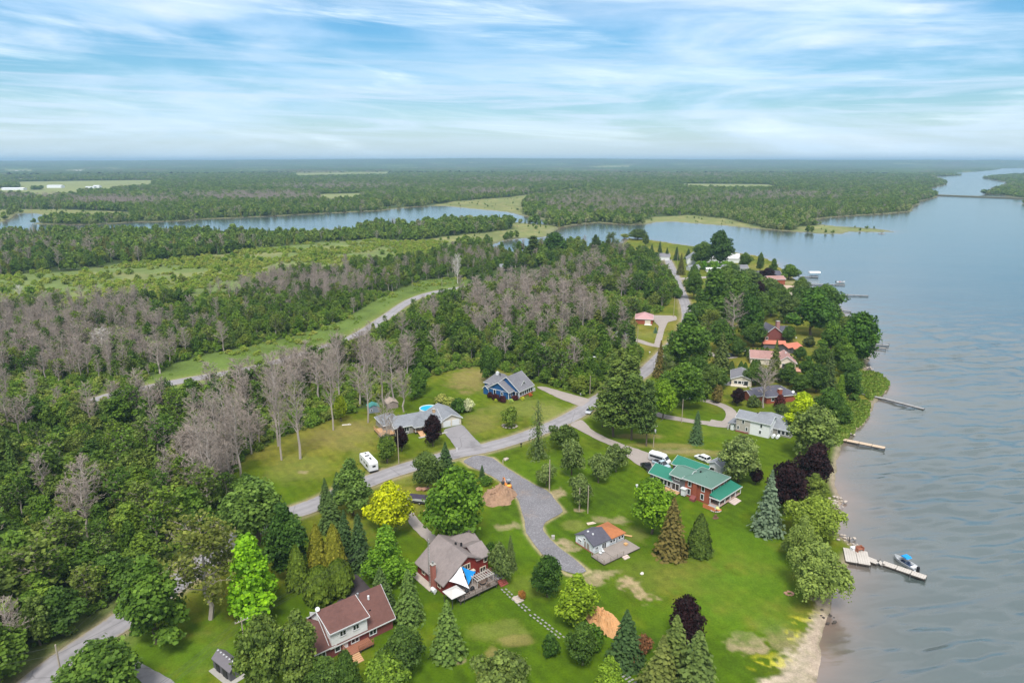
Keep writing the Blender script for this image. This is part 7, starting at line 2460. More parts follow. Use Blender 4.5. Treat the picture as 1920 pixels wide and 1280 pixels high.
    keep = ((sv > 0) & (dr > 8.5) & (fbm(x, y, 11.0, 3) > 0.47) & (nr.random(len(x)) < 0.75)) | ((sm > 0) & (nr.random(len(x)) < 0.95 * smooth(0.30, 0.56, fbm(x, y, 30.0))))
    x, y, r, sm = x[keep], y[keep], r[keep], sm[keep]
    h = np.where(sm > 0, nr.uniform(0.6, 3.0, len(x)), nr.uniform(0.35, 1.0, len(x)))
    m = sm > 0
    scatter('scrub', 'scrub', 'scrub', x[m], y[m], 0 * x[m], h[m] * 1.8 / 3.2, h[m] / 2.4)
    mv_ = ~m & (ldist(x, y, ROAD_UP) > 13) & (fbm(x + 80, y, 16.0, 2) > 0.5)
    scatter('scrub', 'scrub', 'scrub', x[mv_], y[mv_], 0 * x[mv_], h[mv_] * 4.2 / 3.2, h[mv_] * 2.0 / 2.4)
    scatter('weeds', 'reed', 'reed', x[~m], y[~m], 0 * x[~m] - 0.1, h[~m] * 1.9, h[~m] * 0.75)
    # reeds on the near shore
    P, rad = [], []
    for poly, step in (([(1600, 700), (1640, 700), (1664, 720), (1650, 738), (1630, 748), (1612, 730), (1600, 716)], 0.9), ([(1556, 812), (1570, 770), (1600, 752), (1628, 760), (1624, 780), (1596, 810), (1570, 832)], 0.9)):
        pg = PG(poly)
        gx, gy = jitter_grid(pg[:, 0].min(), pg[:, 0].max(), pg[:, 1].min(), pg[:, 1].max(), step)
        m = sdist(gx, gy, pg) > -0.4
        P.append(np.stack([gx[m], gy[m]], -1))
    P = np.concatenate(P)
    s = nr.uniform(0.6, 1.3, len(P))
    scatter('reeds', 'reed', 'reed', P[:, 0], P[:, 1], 0 * s - 0.2, s, s)
    # -------- woods from 640 m to 3 km
    PX, PY, PK, PH, PW = [], [], [], [], []
    for r0, r1, s in ((640, 1000, 6.5), (1000, 1700, 8.2), (1700, 3200, 11.5), (3200, 5200, 16.0)):
        x, y = jitter_grid(-r1 * 0.84, r1 * 0.84, r0 * 0.6, r1, s)
        r = np.hypot(x, y)
        k = (r >= r0) & (r < r1) & in_view(x, y, 120)
        x, y = x[k], y[k]
        code, px, py, r = forest_class(x, y)
        ws = water_sd(x, y)
        keep = (code > 0) & ~near_roofs(x, y)
        keep &= (code != 4) | (nr.random(len(x)) < 0.05)
        keep &= (code != 6) | (nr.random(len(x)) < 0.06)
        keep &= fbm(x - 400, y + 90, 60.0, 3) > 0.26
        spit = (px > 1565) & (px < 1690) & (py > 422) & (py < 441)
        keep &= ~spit | ((px < 1645) & (py < 433) & (nr.random(len(x)) < 0.5))
        x, y, px, py, r, ws, code = (v[keep] for v in (x, y, px, py, r, ws, code))
        ds = dead_share(px, py)
        u = nr.random(len(x))
        kk = np.full(len(x), 'far', dtype='<U8')
        kk[u < 0.10] = 'farcon'
        patchc = fbm(x + 900, y + 900, 120.0, 3)
        kk[(patchc > 0.60) & (u < 0.7)] = 'farcon'
        kk[(code == 3) & (nr.random(len(x)) < 0.45)] = 'farcon'
        kk[nr.random(len(x)) < ds] = 'farbare'
        shore_pale = ((ws > -22) & (py < 432) & (nr.random(len(x)) < 0.30)) | ((px > 1310) & (px < 1520) & (py > 395) & (py < 436) & (nr.random(len(x)) < 0.45)) | ((px > 690) & (px < 810) & (py > 382) & (py < 398) & (nr.random(len(x)) < 0.5))
        kk[shore_pale] = 'pale'
        h = nr.uniform(4.5, 12.0, len(x)) * (0.92 + s * 0.012) * (0.75 + 0.5 * fbm(x + 50, y, 90.0, 2))
        h = np.where(kk == 'farbare', h * 1.05, h)
        h = np.where(kk == 'pale', h * 0.85, h)
        h = np.where((code == 4) | (code == 6) | spit[keep], h * 0.35, h)
        w_ = h * np.where(kk == 'farbare', 0.75, np.where(kk == 'farcon', 0.55, 0.88)) * nr.uniform(0.85, 1.25, len(x)) * (s / 8.0 if s > 9 else 1.0)
        PX.append(x); PY.append(y); PK.append(kk); PH.append(h); PW.append(w_)
    x, y, kk, h, w_ = (np.concatenate(v) for v in (PX, PY, PK, PH, PW))
    for q in ('far', 'farbare', 'farcon', 'pale'):
        m = kk == q
        hh, ww = WOOD[q][0][0], WOOD[q][0][1]
        scatter('forest', q, q, x[m], y[m], 0 * x[m], w_[m] / ww, h[m] / hh)
    # -------- canopy of the woods from 3 km to the skyline
    X, Y, n_r, n_a = polar(4700.0, 26000.0, [(7000, 0.0075), (12000, 0.012), (1e9, 0.03)], R(-42), R(42), 640)
    X = X + nr.uniform(-0.3, 0.3, X.shape) * np.hypot(X, Y) * 0.0022
    x, y = X.reshape(-1), Y.reshape(-1)
    px, py = topx(x, y)
    r = np.hypot(x, y)
    ws = water_sd(x, y)
    bare = ws > -30
    for f in FIELDS:
        bare |= sdist(x, y, f) > 5
    clear = fbm(x, y, 500.0, 3)
    bare |= (clear > 0.70)
    top = 6.0 + 8.5 * nr.random(len(x)) ** 1.6 + 3.5 * fbm(x, y, 160.0, 3) + 5 * (nr.random(len(x)) < 0.05)
    z = np.where(bare, -0.6, top) + hill(x, y, ws)
    dsd = dead_share(px, py)
    n2 = fbm(x + 70, y, 260.0, 4)
    c = np.array([0.060, 0.098, 0.036])[None] * (0.45 + 1.0 * n2[:, None] + 0.6 * (nr.random((len(x), 1)) - 0.5))
    mv = np.clip(dsd * 0.9 + 0.6 * smooth(0.58, 0.72, fbm(x - 300, y + 40, 420.0, 3)), 0, 0.85) * nr.uniform(0.5, 1.0, len(x))
    c = c * (1 - mv[:, None]) + np.array([0.135, 0.105, 0.10])[None] * mv[:, None]
    fl = bare & (ws <= -30)
    c = np.where(fl[:, None], np.array([0.19, 0.21, 0.085])[None], c)
    keep = ws < 0
    me, used = grid_mesh('forest', X, Y, z.reshape(X.shape), n_r, n_a, keep.reshape(X.shape), smooth_=False)
    put_color(me, 'canopy', np.clip(c[used], 0.004, 1))
    m = bpy.data.materials.new('far_canopy')
    m.use_nodes = True
    b = m.node_tree.nodes['Principled BSDF']
    b.inputs['Roughness'].default_value = 1.0
    b.inputs['Specular IOR Level'].default_value = 0.0
    at = N(m.node_tree, 'ShaderNodeAttribute', attribute_name='canopy')
    m.node_tree.links.new(at.outputs['Color'], b.inputs['Base Color'])
    tag(mesh_obj('forest', me, m), kind='stuff')


build_woods()


# ------------------------------------------------------------------ vehicles
def heading(a, b):                           # angle of the ground line between two pixels
    p, q = G(*a), G(*b)
    return math.degrees(math.atan2(q[1] - p[1], q[0] - p[0]))


def loft(secs, caps=True):
    """cross sections: list of (x, [(y,z)...]) with equal counts -> closed skin"""
    mb = MB()
    n = len(secs[0][1])
    vs_ = [(x, y, z) for x, ring in secs for y, z in ring]
    fs = []
    for i in range(len(secs) - 1):
        for j in range(n):
            k = (j + 1) % n
            fs.append((i * n + j, i * n + k, (i + 1) * n + k, (i + 1) * n + j))
    if caps:
        fs.append(tuple(range(n - 1, -1, -1)))
        fs.append(tuple((len(secs) - 1) * n + i for i in range(n)))
    return mb.add(vs_, [f[::-1] for f in fs])


def ring(w_, z0, z1, r=0.12):
    return [(-w_ + r * .4, z0), (-w_, z0 + r), (-w_, z1 - r), (-w_ + r, z1), (w_ - r, z1), (w_, z1 - r), (w_, z0 + r), (w_ - r * .4, z0)]


def wheel(root, x, y, r=0.34, w_=0.22):
    o = MB().tube((x, y - w_ / 2, r), (x, y + w_ / 2, r), r, r, 14).build('wheel', RUBBER, root)
    s = 1 if y > 0 else -1
    MB().tube((x, y + s * (w_ / 2 + 0.002), r), (x, y + s * (w_ / 2 + 0.02), r), r * 0.6, r * 0.55, 12).build('rim', STEEL, o)


def car(label, px, ang, paint, ln=4.6, wd=1.85, ht=1.65, kind='suv', name='parked_car', cat='car'):
    root = empty(name, (*G(*px), 0), R(ang), label, cat)
    h, wh, b = ln / 2, wd / 2, 0.30
    belt = ht * 0.58
    secs = [(-h, ring(wh * .90, b + .12, belt * .92)), (-h + .12, ring(wh * .97, b, belt)), (-h * .2, ring(wh, b - .04, belt * 1.03)), (h * .35, ring(wh, b - .04, belt)), (h - .45, ring(wh * .97, b, belt * .9)), (h - .08, ring(wh * .88, b + .05, belt * .78)), (h, ring(wh * .8, b + .12, belt * .66))]
    loft(secs).build('body', paint, root, smooth_=False)
    tw = wh * 0.80
    if kind == 'pickup':
        c0, c1, r0, r1 = -0.35, h * .52, -0.25, h * .22
    elif kind == 'van':
        c0, c1, r0, r1 = -h + .06, h * .82, -h + .12, h * .55
    else:
        c0, c1, r0, r1 = -h + .08, h * .52, -h + .45, h * .18
    g = MB()
    g.add([(c0, -wh * .94, belt - .02), (c1, -wh * .94, belt - .02), (c1, wh * .94, belt - .02), (c0, wh * .94, belt - .02), (r0, -tw, ht - .07), (r1, -tw, ht - .07), (r1, tw, ht - .07), (r0, tw, ht - .07)],
          [(3, 2, 1, 0), (4, 5, 6, 7), (0, 1, 5, 4), (1, 2, 6, 5), (2, 3, 7, 6), (3, 0, 4, 7)])
    g.build('windows', GLASS, root)
    t = MB()
    t.add([(r0 - .04, -tw - .01, ht - .065), (r1 + .04, -tw - .01, ht - .065), (r1 + .04, tw + .01, ht - .065), (r0 - .04, tw + .01, ht - .065), (r0 + .1, -tw * .88, ht), (r1 - .1, -tw * .88, ht), (r1 - .1, tw * .88, ht), (r0 + .1, tw * .88, ht)],
          [(3, 2, 1, 0), (4, 5, 6, 7), (0, 1, 5, 4), (1, 2, 6, 5), (2, 3, 7, 6), (3, 0, 4, 7)])
    t.build('roof', paint, root)
    for s in (-1, 1):
        pl = MB()
        for fx in (0.0, 0.33, 0.66, 1.0) if kind != 'pickup' else (0.0, 0.5, 1.0):
            xb, xt = c0 + (c1 - c0) * fx, r0 + (r1 - r0) * fx
            a, e = (xb, s * wh * .95, belt - .02), (xt, s * (tw + .012), ht - .06)
            pl.tube(a, e, 0.045, 0.04, 4)
        pl.build('pillars', paint, root)
        MB().box(c1 - .5, s * wh - .02 if s > 0 else s * wh - .16, belt, c1 - .32, s * wh + .16 if s > 0 else s * wh + .02, belt + .16).build('mirror', paint, root)
        MB().box(h - .12, s * wh * .62 - .14, belt * .55, h + .015, s * wh * .62 + .14, belt * .68).build('headlight', mat('lamp_glass', (.7, .72, .75), .1, 0), root)
        MB().box(-h - .012, s * wh * .74 - .1, belt * .62, -h + .08, s * wh * .74 + .1, belt * .85).build('tail_light', mat('red_lamp', (.35, .01, .01), .2, 0), root)
        for x in (-h * .60, h * .62):
            wheel(root, x, s * (wh - .1), 0.36 if kind != 'suv' else 0.35)
    if kind == 'pickup':
        MB().box(-h + .12, -wh * .78, belt - .3, -0.45, wh * .78, belt + .035).build('bed', BLACK, root)
    return root


def white_van(label, px, ang):
    root = empty('van', (*G(*px), 0), R(ang), label, 'van')
    ln, wh, ht = 6.0, 1.0, 2.6
    h = ln / 2
    W_, sv = WHITE, mat('silver_paint', (.50, .51, .53), .3, .05, metal=.3)
    secs = [(-h, ring(wh * .95, .4, 2.45, .2)), (-h + .15, ring(wh, .32, ht, .22)), (h * .45, ring(wh, .32, ht, .22)), (h * .62, ring(wh * .98, .32, 2.2, .3)), (h * .80, ring(wh * .96, .32, 1.35, .2)), (h * .96, ring(wh * .9, .38, 1.1, .2)), (h, ring(wh * .8, .45, .95, .15))]
    loft(secs).build('body', W_, root)
    for s in (-1, 1):
        y = s * (wh + .006)
        MB().box(-h + .3, min(y, y - s * .03), 1.35, h * .42, max(y, y - s * .03), 2.0).build('side_window', GLASS, root)
        MB().box(h * .47, min(y, y - s * .03) , 1.3, h * .62, max(y, y - s * .03), 1.85).build('door_window', GLASS, root)
        MB().box(-h + .2, min(y, y - s * .025), .42, h * .9 - .4, max(y, y - s * .025), 1.28).build('side_panel', sv, root)
        for x in (-h * .58, h * .62):
            wheel(root, x, s * (wh - .08), .37)
        MB().box(h * .66, s * (wh + .02) - .12, 1.3, h * .72, s * (wh + .02) + .12, 1.6).build('mirror', BLACK, root)
        MB().box(h - .14, s * .62 - .14, .72, h + .012, s * .62 + .14, .92).build('headlight', mat('lamp_glass', (.7, .72, .75), .1, 0), root)
    ws = MB()
    ws.add([(h * .63, -.86, 2.16), (h * .63, .86, 2.16), (h * .80, .84, 1.40), (h * .80, -.84, 1.40), (h * .60, -.86, 2.1), (h * .60, .86, 2.1), (h * .77, .84, 1.36), (h * .77, -.84, 1.36)], [(0, 3, 2, 1), (4, 5, 6, 7), (0, 1, 5, 4), (1, 2, 6, 5), (2, 3, 7, 6), (3, 0, 4, 7)])
    ws.build('windscreen', GLASS, root)
    MB().box(-1.2, -.5, ht + .002, 0.2, .5, ht + .22).build('roof_unit', W_, root)


def travel_trailer():
    root = empty('travel_trailer', (*G(692, 876), 0), R(heading((679, 862), (703, 888))), 'long white travel trailer parked on the grass beside the road', 'trailer')
    h, wh = 3.9, 1.22
    b = MB()
    prof = [(-h, .62), (-h + .25, .5), (h - .15, .5), (h, .7), (h, 2.6), (h - .5, 3.05), (-h + .35, 3.05), (-h, 2.75)]
    b.prism(prof, 'y', -wh, wh)
    b.build('body', WHITE, root)
    gv = mat('pale_grey_panel', (.55, .56, .58), .5, .08)
    for s in (-1, 1):
        y = s * (wh + .01)
        y0, y1 = min(y, y - s * .04), max(y, y - s * .04)
        MB().box(1.0, y0, 1.2, 2.6, y1, 2.0).build('window', GLASS, root)
        MB().box(-.6, y0, 1.45, .3, y1, 2.05).build('window', GLASS, root)
        MB().box(-2.6, y0, 1.45, -1.9, y1, 2.1).build('window', GLASS, root)
        MB().box(-3.5, y0, .75, -2.75, y1, 2.4).build('door', gv, root)
        MB().box(-1.7, y0, .75, 3.2, y1, 1.05).build('stripe', gv, root)
        for x in (-.5, .35):
            wheel(root, x, s * (wh - .12), .36)
    MB().box(h - .02, -.35, 1.6, h + .012, .55, 2.15).build('rear_window', GLASS, root)
    for x, w2 in ((-2.6, .2), (-.9, .42), (.9, .2), (1.5, .2)):
        MB().box(x - .2, -.25 + (.3 if w2 < .3 else 0) - w2, 3.052, x + .25, .1 + w2, 3.22).build('roof_vent', DARK, root)
    MB().tube((-h, -.6, .55), (-h - 1.2, 0, .5), .06).tube((-h, .6, .55), (-h - 1.2, 0, .5), .06).build('drawbar', DARK, root)
    MB().box(h - .3, -1.15, .42, h + .12, 1.15, .55).build('bumper', BLACK, root)


def excavator():
    root = empty('excavator', (*G(952, 916), 0), R(heading((948, 920), (936, 904))), 'small orange excavator parked between gravel drive and earth heap', 'excavator')
    org, pale = mat('orange_paint', (.62, .20, .03), .45, .12), mat('faded_yellow_orange', (.75, .40, .08), .45, .1)
    for s in (-1, 1):
        t = MB()
        n = 14
        pts = []
        for i in range(n):
            a = math.pi / 2 + math.pi * i / (n / 2 - 1) if i < n // 2 else -math.pi / 2 + math.pi * (i - n // 2) / (n / 2 - 1)
            cx = -.8 if i < n // 2 else .8
            pts.append((cx + .3 * math.cos(a), .32 + .3 * math.sin(a)))
        t.prism(pts, 'y', s * .75 - .2, s * .75 + .2)
        t.build('track', RUBBER, root)
    MB().box(-.7, -.55, .3, .7, .55, .62).build('undercarriage', DARK, root)
    hb = MB()
    hb.prism([(-.9, -.75), (-1.45, -.45), (-1.55, 0), (-1.45, .45), (-.9, .75), (.5, .75), (.5, -.75)], 'z', .64, 1.35)
    hb.build('house', org, root)
    MB().blob((-1.0, 0, 1.35), (.5, .6, .28), 3, 2, .05).build('counterweight', pale, root)
    for x in (-.35, .55):
        for y in (-.6, .15):
            MB().box(x - .04, y - .04, 1.352, x + .04, y + .04, 2.35).build('cab_post', BLACK, root)
    MB().box(-.5, -.72, 2.352, .7, .28, 2.44).build('cab_roof', STEEL, root)
    MB().box(-.3, -.5, 1.352, .2, .05, 1.75).build('seat', BLACK, root)
    bm = MB()
    bm.tube((.5, .35, 1.0), (1.5, .35, 2.3), .17, .15, 4).tube((1.5, .35, 2.3), (2.5, .35, 2.0), .15, .13, 4)
    bm.build('boom', org, root)
    MB().tube((2.45, .35, 2.1), (2.75, .35, .8), .12, .10, 4).build('stick', org, root)
    MB().prism([(2.5, .8), (3.0, .85), (3.1, .35), (2.8, .1), (2.45, .3)], 'y', .0, .7).build('bucket', DARK, root)
    MB().tube((.7, .35, 1.6), (1.35, .35, 2.05), .06).build('ram', STEEL, root)
    MB().box(1.0, -.8, .1, 1.12, .8, .5).build('blade', org, root)


travel_trailer()
excavator()
white_van('white high-roof van with dark side windows behind the farmhouse', (1237, 866), heading((1222, 862), (1252, 871)))
PAINT = {n: mat(n + '_car_paint', c, .25, .04, spec=.5) for n, c in (('black', (.02, .02, .023)), ('white', (.74, .75, .76)), ('silver', (.42, .43, .46)), ('navy', (.03, .035, .05)), ('blue_grey', (.35, .45, .52)))}
car('black pickup truck parked at the end of the farmhouse drive', (1214, 879), heading((1222, 886), (1206, 872)), PAINT['black'], 5.4, 1.95, 1.8, 'pickup', 'pickup_truck', 'truck')
car('pale pickup with dark bed standing between van and farmhouse annex', (1240, 874), heading((1226, 868), (1256, 882)), PAINT['blue_grey'], 5.5, 1.95, 1.8, 'pickup', 'pickup_truck', 'truck')
car('white SUV on the worn track behind the brick farmhouse', (1317, 862), heading((1330, 868), (1304, 857)), PAINT['white'])
car('dark car parked on the road beside the pines', (1105, 773), heading((1110, 766), (1100, 779)), PAINT['silver'])
car('small white buggy on the lawn by the cedar hedge', (1393, 659), 25, PAINT['white'], 3.4, 1.7, 1.7)
car('black car next to the rose-roofed house', (1222, 603), 80, PAINT['black'])
car('dark car half hidden under trees at the side lane\'s end', (1369, 669), 40, PAINT['navy'], 4.4)
car('white car half hidden under trees beside the loop drive', (1287, 748), 20, PAINT['white'], 4.4)


def hull(mb_, L_, B, D, z, bow=1):
    st = [(-1.0, .92, 1.0), (-.5, 1.0, 1.0), (.1, .98, 1.0), (.5, .8, 1.04), (.8, .45, 1.1), (1.0, .04, 1.18)]
    secs = []
    for t, wf, zf in st:
        x = t * L_ / 2
        w_ = B / 2 * wf
        secs.append((x, [(-w_, z + D * zf), (-w_ * .86, z + D * .35), (-w_ * .25, z), (w_ * .25, z), (w_ * .86, z + D * .35), (w_, z + D * zf), (w_ * .86, z + D * zf - .03), (w_ * .7, z + D * .45), (-w_ * .7, z + D * .45), (-w_ * .86, z + D * zf - .03)]))
    return loft(secs)


def boat(label, px, ang, L_, paint, inner, top=None, z=-.5, name='motor_boat', group=None):
    root = empty(name, (*G(*px, -0.3), 0), R(ang), label, 'boat', group)
    hull(None, L_, L_ * .36, .95, z).build('hull', paint, root)
    B = L_ * .36
    MB().box(-L_ * .40, -B * .33, z + .50, L_ * .22, B * .33, z + .58).build('floor', inner, root)
    MB().box(-L_ * .12, -B * .32, z + .58, -L_ * .04, -B * .08, z + 1.05).build('seat', inner, root)
    MB().box(-L_ * .12, B * .08, z + .58, -L_ * .04, B * .32, z + 1.05).build('seat', inner, root)
    MB().box(-L_ * .42, -B * .32, z + .58, -L_ * .30, B * .32, z + .95).build('bench', WHITE, root)
    wsd = MB()
    wsd.slab((L_ * .16, -B * .36, z + 1.35), (L_ * .16, B * .36, z + 1.35), (L_ * .26, B * .3, z + .95), (L_ * .26, -B * .3, z + .95), .04)
    wsd.build('windscreen', GLASS, root)
    MB().box(-L_ * .58, -.22, z + .3, -L_ * .50, .22, z + 1.45).build('outboard_motor', BLACK, root)
    if top:
        b = MB()
        b.prism([(-L_ * .14, z + 1.95), (-L_ * .08, z + 2.2), (L_ * .10, z + 2.2), (L_ * .16, z + 1.95)], 'y', -B * .36, B * .36)
        b.build('bimini_top', top, root)
        for x in (-L_ * .10, L_ * .12):
            for s in (-1, 1):
                MB().tube((x, s * B * .34, z + .9), (x, s * B * .34, z + 2.0), .025).build('bimini_pole', STEEL, root)
    return root


boat('silver fishing boat with blue bimini top tied to the near dock', (1697, 1058), heading((1722, 1070), (1678, 1043)), 5.4, mat('silver_hull', (.48, .50, .52), .35, .1), mat('navy_vinyl', (.03, .05, .10), .6, .1), mat('bright_blue_canvas', (.01, .26, .66), .7, .05))
boat('white boat with red trim on a lift at the second far dock', (1576, 531), 8, 6.5, WHITE, mat('red_vinyl', (.5, .06, .06), .6, .1), None, z=-.1)

# covered trailer boat behind the golden tree
tb = empty('covered_boat', (*G(783, 942), 0), R(heading((800, 941), (774, 938))), 'white boat under dark cover on a trailer beside the golden tree', 'boat')
hull(None, 5.6, 2.1, 1.0, .55).build('hull', mat('off_white_hull', (.62, .63, .66), .4, .08), tb)
cv = MB()
cv.prism([(-1.02, 1.5), (-.5, 2.05), (.5, 2.05), (1.02, 1.5)], 'x', -2.7, 2.0)
cv.build('cover', mat('plum_canvas', (.045, .035, .06), .8, .15), tb)
MB().box(-2.6, -.8, .38, 2.2, .8, .5).tube((2.2, 0, .45), (3.4, 0, .45), .06).build('trailer_frame', DARK, tb)
for s in (-1, 1):
    wheel(tb, -.8, s * .9, .34)


# ------------------------------------------------------------------ docks
def dock(label, pts, width, m, z=0.25, sect=3.0, group=None, posts=True, name='dock', rail=0):
    P = [Vector(G(*p, z)) for p in pts]
    root = empty(name, (P[0].x, P[0].y, 0), 0, label, 'dock', group)
    o = Vector((P[0].x, P[0].y))
    for a, b in zip(P[:-1], P[1:]):
        d = (b - a)
        L_ = d.length
        d.normalize()
        ang = math.atan2(d.y, d.x)
        k = max(1, round(L_ / sect))
        s = L_ / k
        for i in range(k):
            mb = MB()
            nb = max(3, int(s / .42))
            for j in range(nb):
                mb.box(.03 + (s - .06) * j / nb, -width / 2, -.07, .03 + (s - .06) * (j + 1) / nb - .03, width / 2, 0)
            q = a + d * (s * i)
            ob = mb.build('deck_section', m, root, (q.x - o.x, q.y - o.y, z), ang)
            ob['kind'] = 'stuff'
            fb = MB().box(.05, -width / 2 + .04, -.38, s - .05, -width / 2 + .16, -.072).box(.05, width / 2 - .16, -.38, s - .05, width / 2 - .04, -.072)
            fb.build('beam', WOOD_DARK, root, (q.x - o.x, q.y - o.y, z), ang)
            if posts:
                for sy in (-1, 1):
                    MB().tube((s * .96, sy * (width / 2 + .06), -1.6), (s * .96, sy * (width / 2 + .06), .22 + rail), .055, .055, 6).build('post', WOOD_DARK, root, (q.x - o.x, q.y - o.y, z), ang)
    return root


PALEDECK = mat('bleached_dock_boards', (.46, .42, .38), .8, .22, 3.0)
TANDECK = mat('tan_dock_boards', (.52, .40, .29), .8, .2, 3.0)
GREYDECK = mat('grey_dock_boards', (.30, .29, .285), .8, .25, 3.0)
dd = dock('broad weathered dock platform at the foot of the willow lawn', [(1583, 1038), (1630, 1046)], 5.4, PALEDECK, .45, 2.4, name='dock_platform')
dock('pale sectioned dock running out beside the silver fishing boat', [(1626, 1046), (1647, 1054), (1655, 1054), (1737, 1082)], 1.7, PALEDECK, .35, 2.8)
dock('clean tan dock beside the large silvery shore tree', [(1565, 820), (1660, 839)], 1.7, TANDECK, .4, 3.0)
dock('long narrow grey dock reaching out past the reeds', [(1604, 735), (1660, 747), (1733, 766)], 1.3, GREYDECK, .35, 3.2)
dock('narrow dock with thin posts off the large shore tree, nearer one', [(1630, 650), (1662, 653)], 1.2, GREYDECK, .35, 3.0, 'twin docks off the large shore tree', rail=.6)
dock('narrow dock with thin posts off the large shore tree, farther one', [(1630, 644), (1667, 647)], 1.2, GREYDECK, .35, 3.0, 'twin docks off the large shore tree', rail=.6)
dock('dark dock with stored gear below the far dark shore tree', [(1580, 591), (1627, 595)], 2.0, GREYDECK, .4, 3.5)
dock('short thin dock above the dark gear dock', [(1568, 581), (1596, 583)], 1.2, GREYDECK, .35, 3.5)
dock('longest thin dock of the far shore', [(1550, 551), (1628, 554)], 1.6, GREYDECK, .4, 4.0)
dock('thin dock leading to the boat with red trim', [(1516, 532), (1584, 533.5)], 1.5, GREYDECK, .4, 4.0)
dock('thin dock leading to the canopied lift, farthest of all', [(1498, 518), (1534, 519)], 1.5, GREYDECK, .4, 4.0)
lf = empty('boat_lift', (*G(1526, 518), 0), 0, 'white canopied boat lift at the farthest dock', 'boat lift')
for sx in (-3, 3):
    for sy in (-1.5, 1.5):
        MB().tube((sx, sy, -1.2), (sx, sy, 2.6), .09).build('post', STEEL, lf)
cp = MB()
cp.prism([(-1.9, 2.6), (-1.2, 3.5), (1.2, 3.5), (1.9, 2.6)], 'x', -3.9, 3.9)
cp.build('canopy', WHITE, lf)
MB().box(-2.6, -1.1, .3, 2.6, 1.1, .6).build('cradle', DARK, lf)
gd = empty('storage_box', (*G(1622, 593), 0.4), 0, 'small dark box at the end of the gear dock', 'box')
MB().box(-.6, -.5, 0, .6, .5, .9).build('body', GREYDECK, gd)
MB().box(-.65, -.55, .902, .65, .55, 1.0).build('lid', DARK, gd)
# things by the near dock
bn = empty('garden_swing', (*G(1611, 1036), .46), R(20), 'rust-brown bench swing at the lakeside corner of the dock platform', 'bench')
rb = mat('rust_red_wood', (.30, .115, .07), .8, .2)
MB().box(-.8, -.3, .4, .8, .3, .48).build('seat', rb, bn)
MB().box(-.8, .3, .482, .8, .38, 1.1).build('backrest', rb, bn)
for s in (-1, 1):
    MB().box(s * .8 - .06, -.4, 0, s * .8 + .06, .45, .9).build('side', rb, bn)
wb = empty('dock_box', (*G(1599, 1034), .46), R(20), 'white storage box on the dock platform beside the swing', 'box')
MB().box(-.5, -.4, 0, .5, .4, .6).build('body', WHITE, wb)
MB().box(-.55, -.45, .602, .55, .45, .68).build('lid', WHITE, wb)
pm = empty('post', (*G(1592, 1017), 0), 0, 'dark mooring post standing on the grassy shore edge', 'post')
MB().tube((0, 0, -.3), (0, 0, 1.2), .12, .1, 8).build('shaft', WOOD_DARK, pm)
MB().tube((0, 0, 1.2), (0, 0, 1.4), .16, .12, 8).build('cap', DARK, pm)


# ------------------------------------------------------------------ poles and wires
def pole(label, bx, by, ty, arm=False, can=False, r=.14, lamp=False):
    x, y = G(bx, by)
    h = H_(bx, by, ty)
    root = empty('utility_pole', (x, y, 0), R(rng.uniform(20, 50)), label, 'pole')
    MB().tube((0, 0, -.2), (0, 0, h), r, r * .7, 9).build('shaft', POLEWOOD, root)
    if arm:
        MB().box(-1.1, -.06, h - .75, 1.1, .06, h - .62).build('crossarm', POLEWOOD, root)
        for dx in (-1.0, -.45, .45, 1.0):
            MB().tube((dx, 0, h - .618), (dx, 0, h - .42), .05, .04, 6).build('insulator', WHITE, root)
    if can:
        MB().tube((.34, 0, h - 2.6), (.34, 0, h - 1.5), .24, .24, 10).build('transformer', mat('pale_grey_can', (.55, .57, .58), .5, .05), root)
    if lamp:
        MB().tube((0, 0, h - 1.0), (1.2, 0, h - .8), .04).box(1.1, -.12, h - .86, 1.6, .12, h - .72).build('lamp_arm', STEEL, root)
    return (x, y, h)


POLES = {}
for k, lab, bx, by, ty, arm, can in (
        ('a', 'leaning utility pole beside the near road at the bottom left', 122, 1300, 1208, False, False), ('b', 'utility pole with crossarm next to the lime green tree', 460, 1225, 1157, True, False), ('c', 'pole with white transformer at the edge of the left wood', 388, 976, 936, False, True),
        ('d', 'tall bare wooden pole beside the gravel drive', 1030, 921, 862, False, False), ('e', 'slim pole in front of the apple tree, right one', 1102, 962, 910, False, False), ('f', 'slim pole in front of the apple tree, left one', 1086, 958, 914, False, False),
        ('g', 'pole with transformer right of the pine clump', 1225, 838, 796, True, True), ('h', 'pole on the lawn by the loop drive', 1278, 792, 748, False, False), ('i', 'pole at the end of the blue house drive', 1106, 740, 704, False, False), ('j', 'thin pole between trailer and bungalow', 748, 871, 806, False, False),
        ('k', 'pole beside the lane left of the crossroads', 1195, 645, 612, False, False), ('l', 'pole by the upper road verge', 773, 537, 519, False, False), ('m', 'pole at the upper road\'s bend', 829, 548, 520, False, False), ('n', 'pole in the grass beside the far road', 1263, 594, 556, False, False),
        ('o', 'far pole near the spruces at the road head', 1270, 494, 472, False, False), ('p', 'pole standing in the wood near the hidden house', 978, 524, 504, False, False)):
    POLES[k] = pole(lab, bx, by, ty, arm, can, .16 if k in 'ad' else .13)
lp = empty('street_lamp', (*G(1491, 651), 0), 0, 'thin lamp post with round globes behind the stepped orange shed', 'lamp post')
MB().tube((0, 0, 0), (0, 0, 4.2), .06).build('shaft', DARK, lp)
MB().blob((0, 0, 4.4), (.28, .28, .28), 1, 2, 0).build('globe', WHITE, lp)
WIRE = mat('wire', (.05, .05, .05), .6, 0)


